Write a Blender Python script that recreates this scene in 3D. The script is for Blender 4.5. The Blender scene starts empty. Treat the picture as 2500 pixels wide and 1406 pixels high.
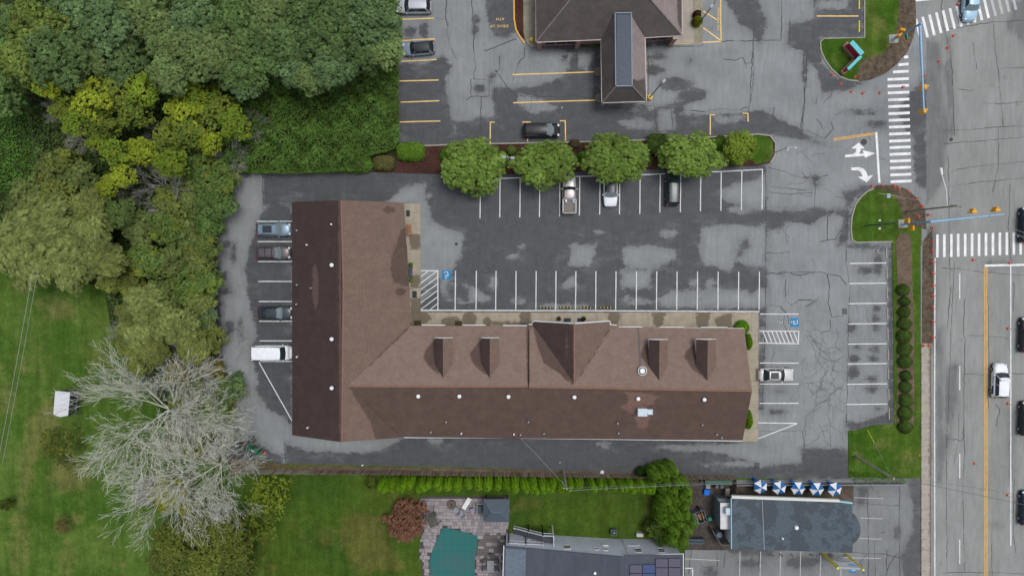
import bpy, math, random
import numpy as np
from mathutils import Vector, Matrix, Quaternion
random.seed(7)
PI = math.pi
S = bpy.context.scene
COL = S.collection
R_ = random.uniform

# ------------------------------------------------------------------ camera
FPX, ALT = 1667.0, 92.6                      # focal length in photo pixels, drone height in metres
ndir = Vector((20, 83, -FPX)).normalized()   # the ray that goes straight down, in camera space
Q = ndir.rotation_difference(Vector((0, 0, -1)))
cam = bpy.data.cameras.new('camera')
cam.sensor_width = 36.0; cam.lens = 36.0 * FPX / 2500.0
cam.clip_start = 0.5; cam.clip_end = 2000
co = bpy.data.objects.new('camera', cam); COL.objects.link(co)
co.location = (0, 0, ALT); co.rotation_mode = 'QUATERNION'; co.rotation_quaternion = Q
S.camera = co
# ------------------------------------------------------------------ light
W = bpy.data.worlds.new('World'); S.world = W; W.use_nodes = True
wn = W.node_tree.nodes; wl = W.node_tree.links
bg = wn['Background']
sky = wn.new('ShaderNodeTexSky'); sky.sky_type = 'NISHITA'; sky.sun_disc = False
sky.sun_elevation = math.radians(72); sky.sun_rotation = math.radians(60)
sky.air_density = 1.0; sky.dust_density = 3.5; sky.ozone_density = 0.6
hsv = wn.new('ShaderNodeHueSaturation'); hsv.inputs['Saturation'].default_value = 0.42
wl.new(sky.outputs[0], hsv.inputs['Color']); wl.new(hsv.outputs[0], bg.inputs['Color'])
bg.inputs['Strength'].default_value = 0.13
sl = bpy.data.lights.new('sun', 'SUN'); sl.energy = 1.25; sl.angle = math.radians(20); sl.color = (1.0, 0.97, 0.93)
so = bpy.data.objects.new('sun', sl); COL.objects.link(so)
# azimuth: light comes from the right-hand side (east) of the picture
saz, sel = math.radians(60), math.radians(72)
sdir = Vector((math.sin(saz) * math.cos(sel), math.cos(saz) * math.cos(sel), math.sin(sel)))
so.rotation_mode = 'QUATERNION'; so.rotation_quaternion = sdir.to_track_quat('Z', 'Y'); so.location = sdir * 150
S.view_settings.view_transform = 'Standard'; S.view_settings.look = 'None'
S.view_settings.gamma = 1.0; S.view_settings.exposure = 0.08; S.view_settings.use_curve_mapping = False
S.render.engine = 'CYCLES'
S.cycles.max_bounces = 5; S.cycles.diffuse_bounces = 3; S.cycles.transparent_max_bounces = 6

# ------------------------------------------------------------------ survey: photo coordinates -> metres on a level z
def P(px, py, z=0.0):
    r = Q @ Vector((px - 1250, -(py - 703), -FPX))
    t = (z - ALT) / r.z
    return Vector((r.x * t, r.y * t, z))
M3 = np.array(Q.to_matrix())
def topx(x, y, z=0.0):
    v = np.stack([x, y, np.full_like(x, z) - ALT], -1) @ M3     # inverse rotation
    k = -FPX / v[..., 2]
    return np.stack([1250 + v[..., 0] * k, 703 - v[..., 1] * k], -1)
def m(px): return px / 18.0

# ------------------------------------------------------------------ materials
MATS = {}
def srgb(r, g, b):
    f = lambda c: (c / 255 / 12.92) if c / 255 <= 0.04045 else ((c / 255 + 0.055) / 1.055) ** 2.4
    return (f(r), f(g), f(b), 1)
class NT:
    def __init__(s, name):
        s.m = bpy.data.materials.new(name); s.m.use_nodes = True
        s.t = s.m.node_tree; s.b = s.t.nodes['Principled BSDF']
    def n(s, typ, **kw):
        nd = s.t.nodes.new(typ)
        for k, v in kw.items(): setattr(nd, k, v)
        return nd
    def set(s, sock, v):
        if hasattr(v, 'is_output') or isinstance(v, bpy.types.NodeSocket): s.t.links.new(v, sock)
        elif isinstance(v, (tuple, list)) and len(v) == 3 and sock.type == 'RGBA': sock.default_value = (*v, 1)
        else: sock.default_value = v
    def pos(s): return s.n('ShaderNodeNewGeometry').outputs['Position']
    def obj(s): return s.n('ShaderNodeTexCoord').outputs['Object']
    def scale(s, vec, sc, rot=(0, 0, 0)):
        q = s.n('ShaderNodeMapping'); s.set(q.inputs[0], vec); q.inputs['Scale'].default_value = sc; q.inputs['Rotation'].default_value = rot
        return q.outputs[0]
    def noise(s, vec, scale, detail=4, rough=0.55, dist=0.0):
        q = s.n('ShaderNodeTexNoise'); s.set(q.inputs['Vector'], vec); q.inputs['Scale'].default_value = scale
        q.inputs['Detail'].default_value = detail; q.inputs['Roughness'].default_value = rough; q.inputs['Distortion'].default_value = dist
        return q.outputs['Fac']
    def vor(s, vec, scale, feature='F1', out='Distance'):
        q = s.n('ShaderNodeTexVoronoi', feature=feature); s.set(q.inputs['Vector'], vec); q.inputs['Scale'].default_value = scale
        return q.outputs[out]
    def math(s, op, a, b=0.0, c=None, clamp=False):
        q = s.n('ShaderNodeMath', operation=op); q.use_clamp = clamp
        s.set(q.inputs[0], a); s.set(q.inputs[1], b)
        if c is not None: s.set(q.inputs[2], c)
        return q.outputs[0]
    def ramp(s, f, a, b, lo=0.0, hi=1.0):      # smooth map of f from [a,b] to [lo,hi]
        q = s.n('ShaderNodeMapRange', interpolation_type='SMOOTHSTEP'); s.set(q.inputs[0], f)
        q.inputs[1].default_value = a; q.inputs[2].default_value = b; q.inputs[3].default_value = lo; q.inputs[4].default_value = hi
        return q.outputs[0]
    def mix(s, f, a, b, mode='MIX'):
        q = s.n('ShaderNodeMix', data_type='RGBA', blend_type=mode); s.set(q.inputs[0], f)
        s.set(q.inputs[6], a); s.set(q.inputs[7], b); return q.outputs[2]
    def mul(s, colr, f):
        q = s.n('ShaderNodeVectorMath', operation='SCALE'); s.set(q.inputs[0], colr if not isinstance(colr, tuple) else colr[:3]); s.set(q.inputs['Scale'], f); return q.outputs[0]
    def attr(s, name): return s.n('ShaderNodeAttribute', attribute_name=name).outputs['Fac']
    def bump(s, h, strength=0.3, dist=0.02):
        q = s.n('ShaderNodeBump'); s.set(q.inputs['Height'], h); q.inputs['Strength'].default_value = strength; q.inputs['Distance'].default_value = dist
        s.t.links.new(q.outputs[0], s.b.inputs['Normal'])
    def out(s, col, rough=0.8, metal=0.0, spec=0.3):
        s.set(s.b.inputs['Base Color'], col); s.set(s.b.inputs['Roughness'], rough); s.set(s.b.inputs['Metallic'], metal)
        s.b.inputs['Specular IOR Level'].default_value = spec
        return s.m
def plain(name, c, rough=0.7, metal=0.0, var=0.12, sc=3.0, spec=0.3):
    if name in MATS: return MATS[name]
    t = NT(name); v = t.obj()
    f = t.math('ADD', t.noise(v, sc, 5), t.noise(v, sc * 9, 2)); f = t.ramp(f, 0.6, 1.4, 1 - var, 1 + var)
    MATS[name] = t.out(t.mul(c, f), rough, metal, spec); return MATS[name]
def c3(r, g, b): return srgb(r, g, b)[:3]

def asphalt(name, dry, wet, amp=0.55, streak=(1, 1, 1)):
    t = NT(name); v = t.pos()
    big = t.noise(t.scale(v, streak), 0.22, 6, 0.68)
    mid = t.noise(t.scale(v, streak), 1.1, 6, 0.7, 0.4)
    gr = t.noise(v, 11.0, 3, 0.8)
    edge = t.math('MULTIPLY_ADD', t.math('SUBTRACT', mid, 0.5), 3.0 * amp, t.attr('wet'))
    edge = t.math('MULTIPLY_ADD', t.math('SUBTRACT', big, 0.5), 2.6 * amp, edge)
    edge = t.math('MULTIPLY_ADD', t.math('SUBTRACT', t.noise(v, 5.5, 4, 0.75), 0.5), 0.9, edge)
    w = t.ramp(edge, -0.20, 0.20)
    w2 = t.ramp(edge, -1.3, 0.3)
    damp = t.ramp(t.math('MULTIPLY_ADD', t.noise(t.scale(v, (.5, 1, 1)), 0.55, 7, 0.72), 1.0, t.math('MULTIPLY', t.math('MINIMUM', t.attr('wet'), 2.0), -0.05)), 0.44, 0.66, 0, 0.42)
    dcol = t.mul(dry, t.ramp(big, 0.25, 0.75, 0.86, 1.12))
    dcol = t.mul(dcol, t.ramp(w2, 0, 1, 1.03, 0.84))
    dcol = t.mix(t.ramp(t.noise(v, 0.13, 3), 0.45, 0.7, 0, 0.35), dcol, t.mul(dry, 0.80))
    wcol = t.mul(wet, t.ramp(mid, 0.25, 0.8, 1.16, 0.84))
    wcol = t.mix(damp, wcol, t.mul(dry, 0.72))
    colr = t.mix(w, dcol, wcol)
    # tyre-dirt and fine gravel
    colr = t.mul(colr, t.ramp(gr, 0.25, 0.75, 0.86, 1.14))
    sp = t.ramp(t.vor(v, 16.0), 0.0, 0.35, 0.87, 1.0)
    colr = t.mul(colr, sp)
    colr = t.mul(colr, t.ramp(t.noise(t.scale(v, (1, .15, 1)), 2.2, 5, .7), 0.3, 0.72, 0.90, 1.07))
    oil = t.math('MULTIPLY', t.ramp(t.vor(v, 0.33), 0.03, 0.16, 1, 0), t.ramp(t.noise(v, 3.0, 5, .7), .35, .6))
    colr = t.mul(colr, t.ramp(oil, 0, 1, 1.0, 0.80))
    t.bump(gr, 0.25, 0.01)
    return t.out(colr, t.ramp(w, 0, 1, 0.92, 0.62), 0, 0.22)
A_MAIN = asphalt('asphalt_plaza', c3(131, 135, 137), c3(74, 76, 80), 0.55, (.6, 1, 1))
A_ROAD = asphalt('asphalt_road', c3(136, 139, 137), c3(104, 106, 107), 0.5, (1, .25, 1))
A_REST = asphalt('asphalt_restaurant', c3(121, 124, 125), c3(82, 84, 87))

def paint(name, c, wear=0.5):
    t = NT(name); v = t.pos()
    f = t.ramp(t.noise(v, 5.0, 6, 0.75), 0.60, 0.80)
    col = t.mix(t.math('MULTIPLY', f, wear), t.mul(c, t.ramp(t.noise(v, 1.2, 3), 0.3, 0.7, 0.85, 1.06)), c3(112, 114, 118))
    return t.out(col, 0.75, 0, 0.2)
P_WHITE = paint('white_road_paint', c3(214, 216, 218))
P_CROSS = paint('white_crosswalk_paint', c3(226, 228, 230), 0.9)
P_FADED = paint('faded_white_paint', c3(176, 178, 182), 1.0)
P_YEL = paint('yellow_road_paint', c3(232, 196, 124), 0.7)
P_ORG = paint('golden_road_paint', c3(222, 168, 80), 0.9)
P_BLUE = paint('blue_road_paint', c3(38, 124, 176), 0.35)
CRACKM = plain('crack_seal', c3(66, 67, 70), 0.8, 0, .3, 1.0)
CRACKL = plain('crack_old', c3(82, 83, 86), 0.9)

def ground(name, g1, g2, bare, wv=0.5):
    t = NT(name); v = t.pos()
    n1 = t.noise(v, 0.10, 5, 0.6, 0.6); n2 = t.noise(v, 0.8, 6, 0.7); n3 = t.noise(v, 9, 4, 0.8)
    col = t.mix(t.ramp(n1, 0.35, 0.65), g1, g2)
    b = t.ramp(t.math('ADD', t.math('MULTIPLY_ADD', n2, 3.2, -1.6), t.math('ADD', t.attr('wet'), t.math('MULTIPLY_ADD', n1, 3.0, -1.5))), -0.6, 1.6, 0, 0.62)
    col = t.mix(b, col, bare)
    b2 = t.ramp(t.math('MULTIPLY', t.noise(v, 0.17, 6, 0.7), n2), 0.27, 0.42, 0, wv)
    col = t.mix(b2, col, t.mul(bare, 0.85))
    col = t.mul(col, t.ramp(t.noise(t.scale(v, (1, .12, 1), (0, 0, .06)), .9, 5, .65), 0.32, 0.68, 0.84, 1.15))
    col = t.mul(col, t.ramp(n2, 0.3, 0.7, 0.82, 1.16)); col = t.mul(col, t.ramp(n3, 0.3, 0.7, 0.64, 1.34))
    t.bump(n3, 0.7, 0.05)
    return t.out(col, 1.0, 0, 0.02)
G_LAWN = ground('lawn_grass', c3(64, 92, 34), c3(82, 104, 46), c3(112, 108, 66), 0.6)
G_YARD = ground('yard_grass', c3(68, 88, 32), c3(58, 82, 30), c3(98, 92, 50), 0.4)
G_VERGE = ground('verge_grass', c3(56, 86, 26), c3(74, 98, 36), c3(110, 106, 66), 0.5)
G_FOREST = ground('forest_soil', c3(48, 58, 32), c3(54, 62, 36), c3(72, 66, 50))
def soil(name, a, b, sc=4.0):
    t = NT(name); v = t.pos()
    n = t.noise(v, sc, 6, 0.8); n2 = t.noise(v, 0.5, 4)
    col = t.mix(t.ramp(n, 0.35, 0.65), a, b); col = t.mul(col, t.ramp(n2, 0.3, 0.7, 0.8, 1.2))
    t.bump(n, 0.8, 0.05); return t.out(col, 0.95, 0, 0.1)
MULCH = soil('dark_mulch', c3(52, 34, 32), c3(84, 58, 50), 6)
MULCH2 = soil('brown_mulch', c3(78, 66, 56), c3(122, 106, 92), 7)
MUD = soil('wet_mud', c3(70, 62, 54), c3(104, 92, 78), 1.6)
GRAVEL = soil('pea_gravel', c3(104, 100, 84), c3(160, 156, 140), 9)
SOILD = soil('litter_strip', c3(72, 60, 50), c3(112, 98, 84), 5)
def concrete(name, c, stain):
    t = NT(name); v = t.pos()
    n = t.noise(v, 1.2, 6, 0.7); n3 = t.noise(v, 14, 3)
    e = t.math('MULTIPLY_ADD', t.math('SUBTRACT', t.noise(v, 1.6, 5, 0.65), 0.5), 1.1, t.attr('wet'))
    col = t.mix(t.ramp(e, -0.14, 0.14, 0, 0.85), t.mul(c, t.ramp(n, 0.3, 0.7, 0.86, 1.1)), t.mul(stain, t.ramp(n, 0.3, 0.7, 1.1, 0.85)))
    col = t.mul(col, t.ramp(n3, 0.3, 0.7, 0.93, 1.06))
    return t.out(col, 0.85, 0, 0.2)
CONC = concrete('walkway_concrete', c3(156, 148, 132), c3(98, 90, 76))
CONC_B = concrete('bare_concrete', c3(160, 154, 144), c3(110, 104, 94))
KERB = plain('kerb_concrete', c3(150, 147, 138), 0.9, 0, 0.15)

def shingle(name, dry, wet, course=(0, 1), amp=0.5, wetness=1.0):
    """asphalt shingles: courses every 0.28 m across the slope, tabs along it; 'wet' attribute darkens"""
    t = NT(name); v = t.pos()
    br = t.n('ShaderNodeTexBrick'); br.offset = 0.5
    rot = (0, 0, 0) if course == (0, 1) else (0, 0, PI / 2)
    t.set(br.inputs['Vector'], t.scale(v, (1, 1, 1), rot)); br.inputs['Scale'].default_value = 1.0
    br.inputs['Brick Width'].default_value = 0.45; br.inputs['Row Height'].default_value = 0.22
    br.inputs['Mortar Size'].default_value = 0.012; br.inputs['Mortar Smooth'].default_value = 0.6
    br.inputs['Color1'].default_value = (.93, .93, .93, 1); br.inputs['Color2'].default_value = (1.07, 1.07, 1.07, 1); br.inputs['Mortar'].default_value = (.84, .84, .84, 1)
    n = t.noise(v, 0.7, 6, 0.7); f = t.noise(v, 22, 2)
    st = t.noise(t.scale(v, (1, .12, 1) if course == (0, 1) else (.12, 1, 1)), 1.6, 5, 0.7)
    e = t.math('MULTIPLY_ADD', t.math('SUBTRACT', t.noise(v, 1.3, 7, 0.75), 0.5), 2.0 * amp, t.attr('wet'))
    w = t.ramp(e, -0.12, 0.12, 0, wetness)
    col = t.mix(w, t.mul(dry, t.ramp(n, 0.3, 0.7, 0.93, 1.06)), t.mul(wet, t.ramp(n, 0.3, 0.7, 0.88, 1.12)))
    col = t.mul(col, t.ramp(st, 0.3, 0.7, 0.95, 1.04)); col = t.mul(col, t.ramp(f, 0.3, 0.7, 0.82, 1.18))
    col = t.mix(0.8, col, br.outputs['Color'], 'MULTIPLY')
    t.bump(br.outputs['Fac'], -0.4, 0.012)
    return t.out(col, t.ramp(w, 0, 1, 0.9, 0.72), 0, 0.2)
def foliage(name, sat=1.0, trans=0.15):
    t = NT(name)
    oi = t.n('ShaderNodeObjectInfo')
    tint = t.attr('tint'); hue = t.attr('hue')
    col = t.mul(oi.outputs['Color'], tint)
    col = t.mix(hue, col, t.mix(0.62, col, (0.31, 0.31, 0.03)))
    n = t.noise(t.pos(), 0.45, 3); col = t.mul(col, t.ramp(n, 0.3, 0.7, 0.84, 1.16))
    t.out(col, 0.85, 0, 0.06)
    tr = t.n('ShaderNodeBsdfTranslucent'); t.set(tr.inputs['Color'], t.mul(col, 1.1))
    mx = t.n('ShaderNodeMixShader'); mx.inputs[0].default_value = trans
    t.t.links.new(t.b.outputs[0], mx.inputs[1]); t.t.links.new(tr.outputs[0], mx.inputs[2])
    t.t.links.new(mx.outputs[0], t.t.nodes['Material Output'].inputs['Surface'])
    return t.m
LEAF = foliage('foliage')
def bark(name, a, b):
    t = NT(name); v = t.obj(); n = t.noise(t.scale(v, (1, 1, .3)), 2.5, 5, 0.7)
    return t.out(t.mix(t.ramp(n, 0.35, 0.65), a, b), 0.9, 0, 0.1)
BARK = bark('bark', c3(58, 48, 38), c3(92, 80, 64))
BARKW = bark('lichened_bark', c3(160, 162, 150), c3(202, 204, 192))
BARKG = bark('grey_bark', c3(132, 132, 124), c3(168, 168, 158))

# ------------------------------------------------------------------ mesh helpers
class MB:
    def __init__(s): s.v = []; s.f = []; s.mi = []; s.k = 0
    def add(s, vs, fs):
        b = len(s.v); s.v += [Vector(p) for p in vs]; s.f += [tuple(b + i for i in f) for f in fs]; s.mi += [s.k] * len(fs); return s
    def box(s, c, d, rz=0.0, M=None):
        x, y, z = d[0] / 2, d[1] / 2, d[2] / 2
        vs = [Vector((i * x, j * y, k * z)) for k in (-1, 1) for j in (-1, 1) for i in (-1, 1)]
        Rm = M if M is not None else Matrix.Rotation(rz, 3, 'Z')
        c = Vector(c)
        return s.add([Rm @ p + c for p in vs], [(0, 2, 3, 1), (4, 5, 7, 6), (0, 1, 5, 4), (2, 6, 7, 3), (0, 4, 6, 2), (1, 3, 7, 5)])
    def bevbox(s, c, d, b, rz=0.0):
        """box with a chamfered top rim"""
        x, y, z = d[0] / 2, d[1] / 2, d[2] / 2; Rm = Matrix.Rotation(rz, 3, 'Z'); c = Vector(c)
        def ring(hx, hy, zz, k):
            return [Rm @ Vector(p) + c for p in ((-hx + k, -hy, zz), (hx - k, -hy, zz), (hx, -hy + k, zz), (hx, hy - k, zz), (hx - k, hy, zz), (-hx + k, hy, zz), (-hx, hy - k, zz), (-hx, -hy + k, zz))]
        vs = ring(x, y, -z, b) + ring(x, y, z - b, b) + ring(x - b, y - b, z, b * .5)
        fs = [tuple(range(7, -1, -1)), tuple(range(16, 24))]
        for r in (0, 8):
            for i in range(8): fs.append((r + i, r + (i + 1) % 8, r + 8 + (i + 1) % 8, r + 8 + i))
        return s.add(vs, fs)
    def prism(s, poly, z0, z1):
        n = len(poly); A = sum(poly[i][0] * poly[(i + 1) % n][1] - poly[(i + 1) % n][0] * poly[i][1] for i in range(n))
        if A < 0: poly = poly[::-1]
        vs = [(p[0], p[1], z0) for p in poly] + [(p[0], p[1], z1) for p in poly]
        return s.add(vs, [tuple(range(n - 1, -1, -1)), tuple(range(n, 2 * n))] + [(i, (i + 1) % n, n + (i + 1) % n, n + i) for i in range(n)])
    def slab(s, pts, th):
        """thick plate whose top is the 3-D polygon pts, going straight down by th"""
        n = len(pts); A = sum(pts[i][0] * pts[(i + 1) % n][1] - pts[(i + 1) % n][0] * pts[i][1] for i in range(n))
        if A < 0: pts = pts[::-1]
        pts = [Vector(p) for p in pts]
        lo = [p - Vector((0, 0, th)) for p in pts]
        return s.add(lo + pts, [tuple(range(n - 1, -1, -1)), tuple(range(n, 2 * n))] + [(i, (i + 1) % n, n + (i + 1) % n, n + i) for i in range(n)])
    def tube(s, path, r, n=6, caps=True, r2=None):
        path = [Vector(p) for p in path]; L = len(path); vs = []; fs = []
        for i, p in enumerate(path):
            d = (path[min(i + 1, L - 1)] - path[max(i - 1, 0)]).normalized()
            u = d.orthogonal().normalized() if abs(d.z) > 0.9 else d.cross(Vector((0, 0, 1))).normalized()
            w = d.cross(u); rr = r if r2 is None else r + (r2 - r) * i / (L - 1)
            vs += [p + (u * math.cos(2 * PI * k / n) + w * math.sin(2 * PI * k / n)) * rr for k in range(n)]
        for i in range(L - 1):
            for k in range(n): fs.append((i * n + k, i * n + (k + 1) % n, (i + 1) * n + (k + 1) % n, (i + 1) * n + k))
        if caps: fs += [tuple(range(n - 1, -1, -1)), tuple(range((L - 1) * n, L * n))]
        return s.add(vs, fs)
    def lathe(s, prof, c=(0, 0, 0), n=12, rot=0.0):
        c = Vector(c); vs = []; fs = []
        for r, z in prof: vs += [c + Vector((r * math.cos(rot + 2 * PI * k / n), r * math.sin(rot + 2 * PI * k / n), z)) for k in range(n)]
        L = len(prof)
        for i in range(L - 1):
            for k in range(n): fs.append((i * n + k, i * n + (k + 1) % n, (i + 1) * n + (k + 1) % n, (i + 1) * n + k))
        fs += [tuple(range(n - 1, -1, -1)), tuple(range((L - 1) * n, L * n))]
        return s.add(vs, fs)
    def mesh(s, name, mats, off=None, smooth=False):
        me = bpy.data.meshes.new(name); o = off or Vector((0, 0, 0))
        me.from_pydata([tuple(p - o) for p in s.v], [], s.f)
        for mm in (mats if isinstance(mats, (list, tuple)) else [mats]): me.materials.append(mm)
        if len(me.materials) > 1: me.polygons.foreach_set('material_index', s.mi)
        if smooth: me.polygons.foreach_set('use_smooth', [True] * len(me.polygons))
        me.update(); return me
WL = {}
def link(o, parent=None):
    COL.objects.link(o)
    if parent is not None: o.parent = parent
    return o
def tag(o, label=None, cat=None, group=None, kind=None):
    if label: o['label'] = label
    if cat: o['category'] = cat
    if group: o['group'] = group
    if kind: o['kind'] = kind
    return o
def thing(name, loc, label, cat, group=None, rz=0.0, local=False):
    o = bpy.data.objects.new(name, None); link(o); o.location = loc; o.rotation_euler = (0, 0, rz); o.empty_display_size = 0.3
    WL[o.name] = Vector((0, 0, 0)) if local else Vector(loc)
    return tag(o, label, cat, group)
def part(name, mb, mats, parent=None, smooth=False, label=None, kind=None):
    off = WL.get(parent.name, Vector((0, 0, 0))) if parent is not None else Vector((0, 0, 0))
    o = bpy.data.objects.new(name, mb.mesh(name, mats, off, smooth)); link(o, parent); WL[o.name] = off
    return tag(o, label, None, None, kind)
def solo(name, mb, mats, label, cat, group=None, smooth=False, base=None):
    """a thing that is one mesh, origin at its base"""
    base = Vector(base) if base is not None else Vector((sum(p.x for p in mb.v) / len(mb.v), sum(p.y for p in mb.v) / len(mb.v), min(p.z for p in mb.v)))
    o = bpy.data.objects.new(name, mb.mesh(name, mats, base, smooth)); link(o); o.location = base; WL[o.name] = base
    return tag(o, label, cat, group)
def copy_tree(o, parent=None):
    c = o.copy(); COL.objects.link(c)
    if parent is not None: c.parent = parent
    for ch in [x for x in o.children]: copy_tree(ch, c)
    return c

# ------------------------------------------------------------------ painted masks (where the ground is wet / worn)
def inside(poly, X, Y):
    r = np.zeros(X.shape, bool); n = len(poly)
    for i in range(n):
        x1, y1 = poly[i]; x2, y2 = poly[(i + 1) % n]
        if y1 == y2: continue
        r ^= ((y1 > Y) != (y2 > Y)) & (X < (x2 - x1) * (Y - y1) / (y2 - y1) + x1)
    return r
def sdf(poly, X, Y):
    d = np.full(X.shape, 1e9); n = len(poly)
    for i in range(n):
        ax, ay = poly[i]; bx, by = poly[(i + 1) % n]; ex, ey = bx - ax, by - ay
        t = np.clip(((X - ax) * ex + (Y - ay) * ey) / (ex * ex + ey * ey + 1e-9), 0, 1)
        d = np.minimum(d, np.hypot(X - ax - t * ex, Y - ay - t * ey))
    return np.where(inside(poly, X, Y), d, -d)
def E(cx, cy, rx, ry, n=12):
    return [(cx + rx * math.cos(2 * PI * k / n), cy + ry * math.sin(2 * PI * k / n)) for k in range(n)]
def field(X, Y, ops, start=-60.0):
    f = np.full(X.shape, start)
    for sgn, poly in ops:
        d = sdf(poly, X, Y); f = np.maximum(f, d) if sgn > 0 else np.minimum(f, -d)
    return np.clip(f / 18.0, -3, 3)
def clip_rect(poly, x0, y0, x1, y1):
    def cut(pl, ax, val, keep_gt):
        out = []
        for i in range(len(pl)):
            a, b = pl[i], pl[(i + 1) % len(pl)]
            ia = (a[ax] >= val) if keep_gt else (a[ax] <= val); ib = (b[ax] >= val) if keep_gt else (b[ax] <= val)
            if ia: out.append(a)
            if ia != ib:
                t = (val - a[ax]) / (b[ax] - a[ax]); out.append((a[0] + (b[0] - a[0]) * t, a[1] + (b[1] - a[1]) * t))
        return out
    for ax, val, g in ((0, x0, True), (0, x1, False), (1, y0, True), (1, y1, False)):
        poly = cut(poly, ax, val, g)
        if len(poly) < 3: return []
    return poly
def sheet(name, poly, z, cell, mat, ops=(), start=-60.0, parent=None, kind='structure', zf=None, world=False, side=0.0):
    """flat sheet over a polygon given in survey pixels, cut into cells so that it can carry the wet mask"""
    w = [tuple(p) for p in poly] if world else [tuple(P(a, b, z)[:2]) for a, b in poly]
    A = sum(w[i][0] * w[(i + 1) % len(w)][1] - w[(i + 1) % len(w)][0] * w[i][1] for i in range(len(w)))
    if A < 0: w = w[::-1]
    xs = [p[0] for p in w]; ys = [p[1] for p in w]
    x0, y0 = min(xs), min(ys); nx = max(1, math.ceil((max(xs) - x0) / cell)); ny = max(1, math.ceil((max(ys) - y0) / cell))
    gx = x0 + np.arange(nx + 1) * cell; gy = y0 + np.arange(ny + 1) * cell
    GX, GY = np.meshgrid(gx, gy)
    cx, cy = GX[:-1, :-1] + cell / 2, GY[:-1, :-1] + cell / 2
    d = sdf(w, cx, cy)
    full = d > cell * 0.72; near = np.abs(d) <= cell * 0.72
    idx = -np.ones(GX.shape, int); used = np.zeros(GX.shape, bool)
    used[:-1, :-1] |= full; used[1:, :-1] |= full; used[:-1, 1:] |= full; used[1:, 1:] |= full
    idx[used] = np.arange(used.sum())
    V = np.stack([GX[used], GY[used]], -1).tolist()
    jj, ii = np.nonzero(full)
    F = np.stack([idx[jj, ii], idx[jj, ii + 1], idx[jj + 1, ii + 1], idx[jj + 1, ii]], -1).tolist()
    for j, i in zip(*np.nonzero(near)):
        c = clip_rect(w, gx[i], gy[j], gx[i] + cell, gy[j] + cell)
        if len(c) >= 3:
            b = len(V); V += [list(p) for p in c]; F.append(list(range(b, b + len(c))))
    V = np.array(V); Z = np.full(len(V), z) if zf is None else zf(V[:, 0], V[:, 1])
    V3 = np.column_stack([V, Z]).tolist()
    if side > 0:
        n = len(w); b = len(V3)
        V3 += [[p[0], p[1], z] for p in w] + [[p[0], p[1], z - side] for p in w]
        F += [[b + n + i, b + n + (i + 1) % n, b + (i + 1) % n, b + i] for i in range(n)]
        V = np.vstack([V, np.array(w), np.array(w)])
    off = WL.get(parent.name, Vector((0, 0, 0))) if parent is not None else Vector((0, 0, 0))
    if parent is not None: V3 = [[p[0] - off.x, p[1] - off.y, p[2] - off.z] for p in V3]
    me = bpy.data.meshes.new(name); me.from_pydata(V3, [], F); me.materials.append(mat)
    zz_ = z if zf is None else zf(V[:, 0], V[:, 1])
    px = topx(V[:, 0], V[:, 1], zz_)
    a = me.attributes.new('wet', 'FLOAT', 'POINT'); a.data.foreach_set('value', field(px[:, 0], px[:, 1], ops, start).astype(np.float32))
    o = bpy.data.objects.new(name, me); link(o, parent); WL[o.name] = off
    if kind: o['kind'] = kind
    return o
def stroke_poly(pts, w):
    """ribbon outline (world metres) along a polyline"""
    L, Rr = [], []
    n = len(pts)
    for i, p in enumerate(pts):
        a = pts[max(i - 1, 0)]; b = pts[min(i + 1, n - 1)]
        d = Vector((b[0] - a[0], b[1] - a[1])).normalized(); nn = Vector((-d.y, d.x)) * (w / 2)
        L.append((p[0] + nn.x, p[1] + nn.y)); Rr.append((p[0] - nn.x, p[1] - nn.y))
    return L, Rr
def ribbon(mb, pts, w, z):
    L, Rr = stroke_poly(pts, w); n = len(pts)
    mb.add([(a[0], a[1], z) for a in L] + [(a[0], a[1], z) for a in Rr], [(i, n + i, n + i + 1, i + 1) for i in range(n - 1)])
# ================================================================== GROUND
KX = 0.10      # kerb height
big = 420
gr = sheet('ground', [(-big, -big), (big, -big), (big, big), (-big, big)], -0.06, 40, G_LAWN, world=True)
lawn_ops = [(1, [(70, 730), (150, 720), (200, 760), (180, 790), (120, 790)]), (1, E(180, 745, 28, 10)), (1, [(60, 1020), (130, 960), (150, 1040), (110, 1100), (70, 1200), (50, 1400), (20, 1400)]),
            (1, E(232, 885, 12, 22)), (1, E(165, 1160, 60, 50)), (1, E(60, 1330, 18, 70)), (1, E(165, 1370, 12, 60)), (1, [(0, 900), (35, 960), (40, 1010), (0, 1010)])]
lawn = sheet('lawn', [(-60, 600), (330, 600), (480, 900), (640, 1130), (640, 1460), (-60, 1460)], -0.045, 0.6, G_LAWN, lawn_ops)
sheet('forest_floor', [(-80, -60), (990, -60), (990, 424), (545, 430), (520, 520), (520, 900), (590, 1040), (600, 1130), (470, 1120), (345, 930), (300, 860), (268, 790), (255, 700), (-80, 640)], -0.03, 1.0, G_FOREST)
yard_ops = [(1, E(645, 1340, 10, 50)), (1, E(660, 1390, 30, 10)), (1, [(850, 1240), (940, 1250), (960, 1330), (1000, 1400), (870, 1400), (820, 1300)]), (1, [(930, 1195), (1030, 1200), (1020, 1240), (950, 1240)]),
            (1, E(1590, 1240, 18, 45)), (1, E(1290, 1230, 40, 12)), (1, E(800, 1310, 20, 12))]
sheet('yard_lawn', [(595, 1152), (1590, 1166), (1700, 1166), (1690, 1460), (595, 1460)], -0.03, 0.5, G_YARD, yard_ops)
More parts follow.
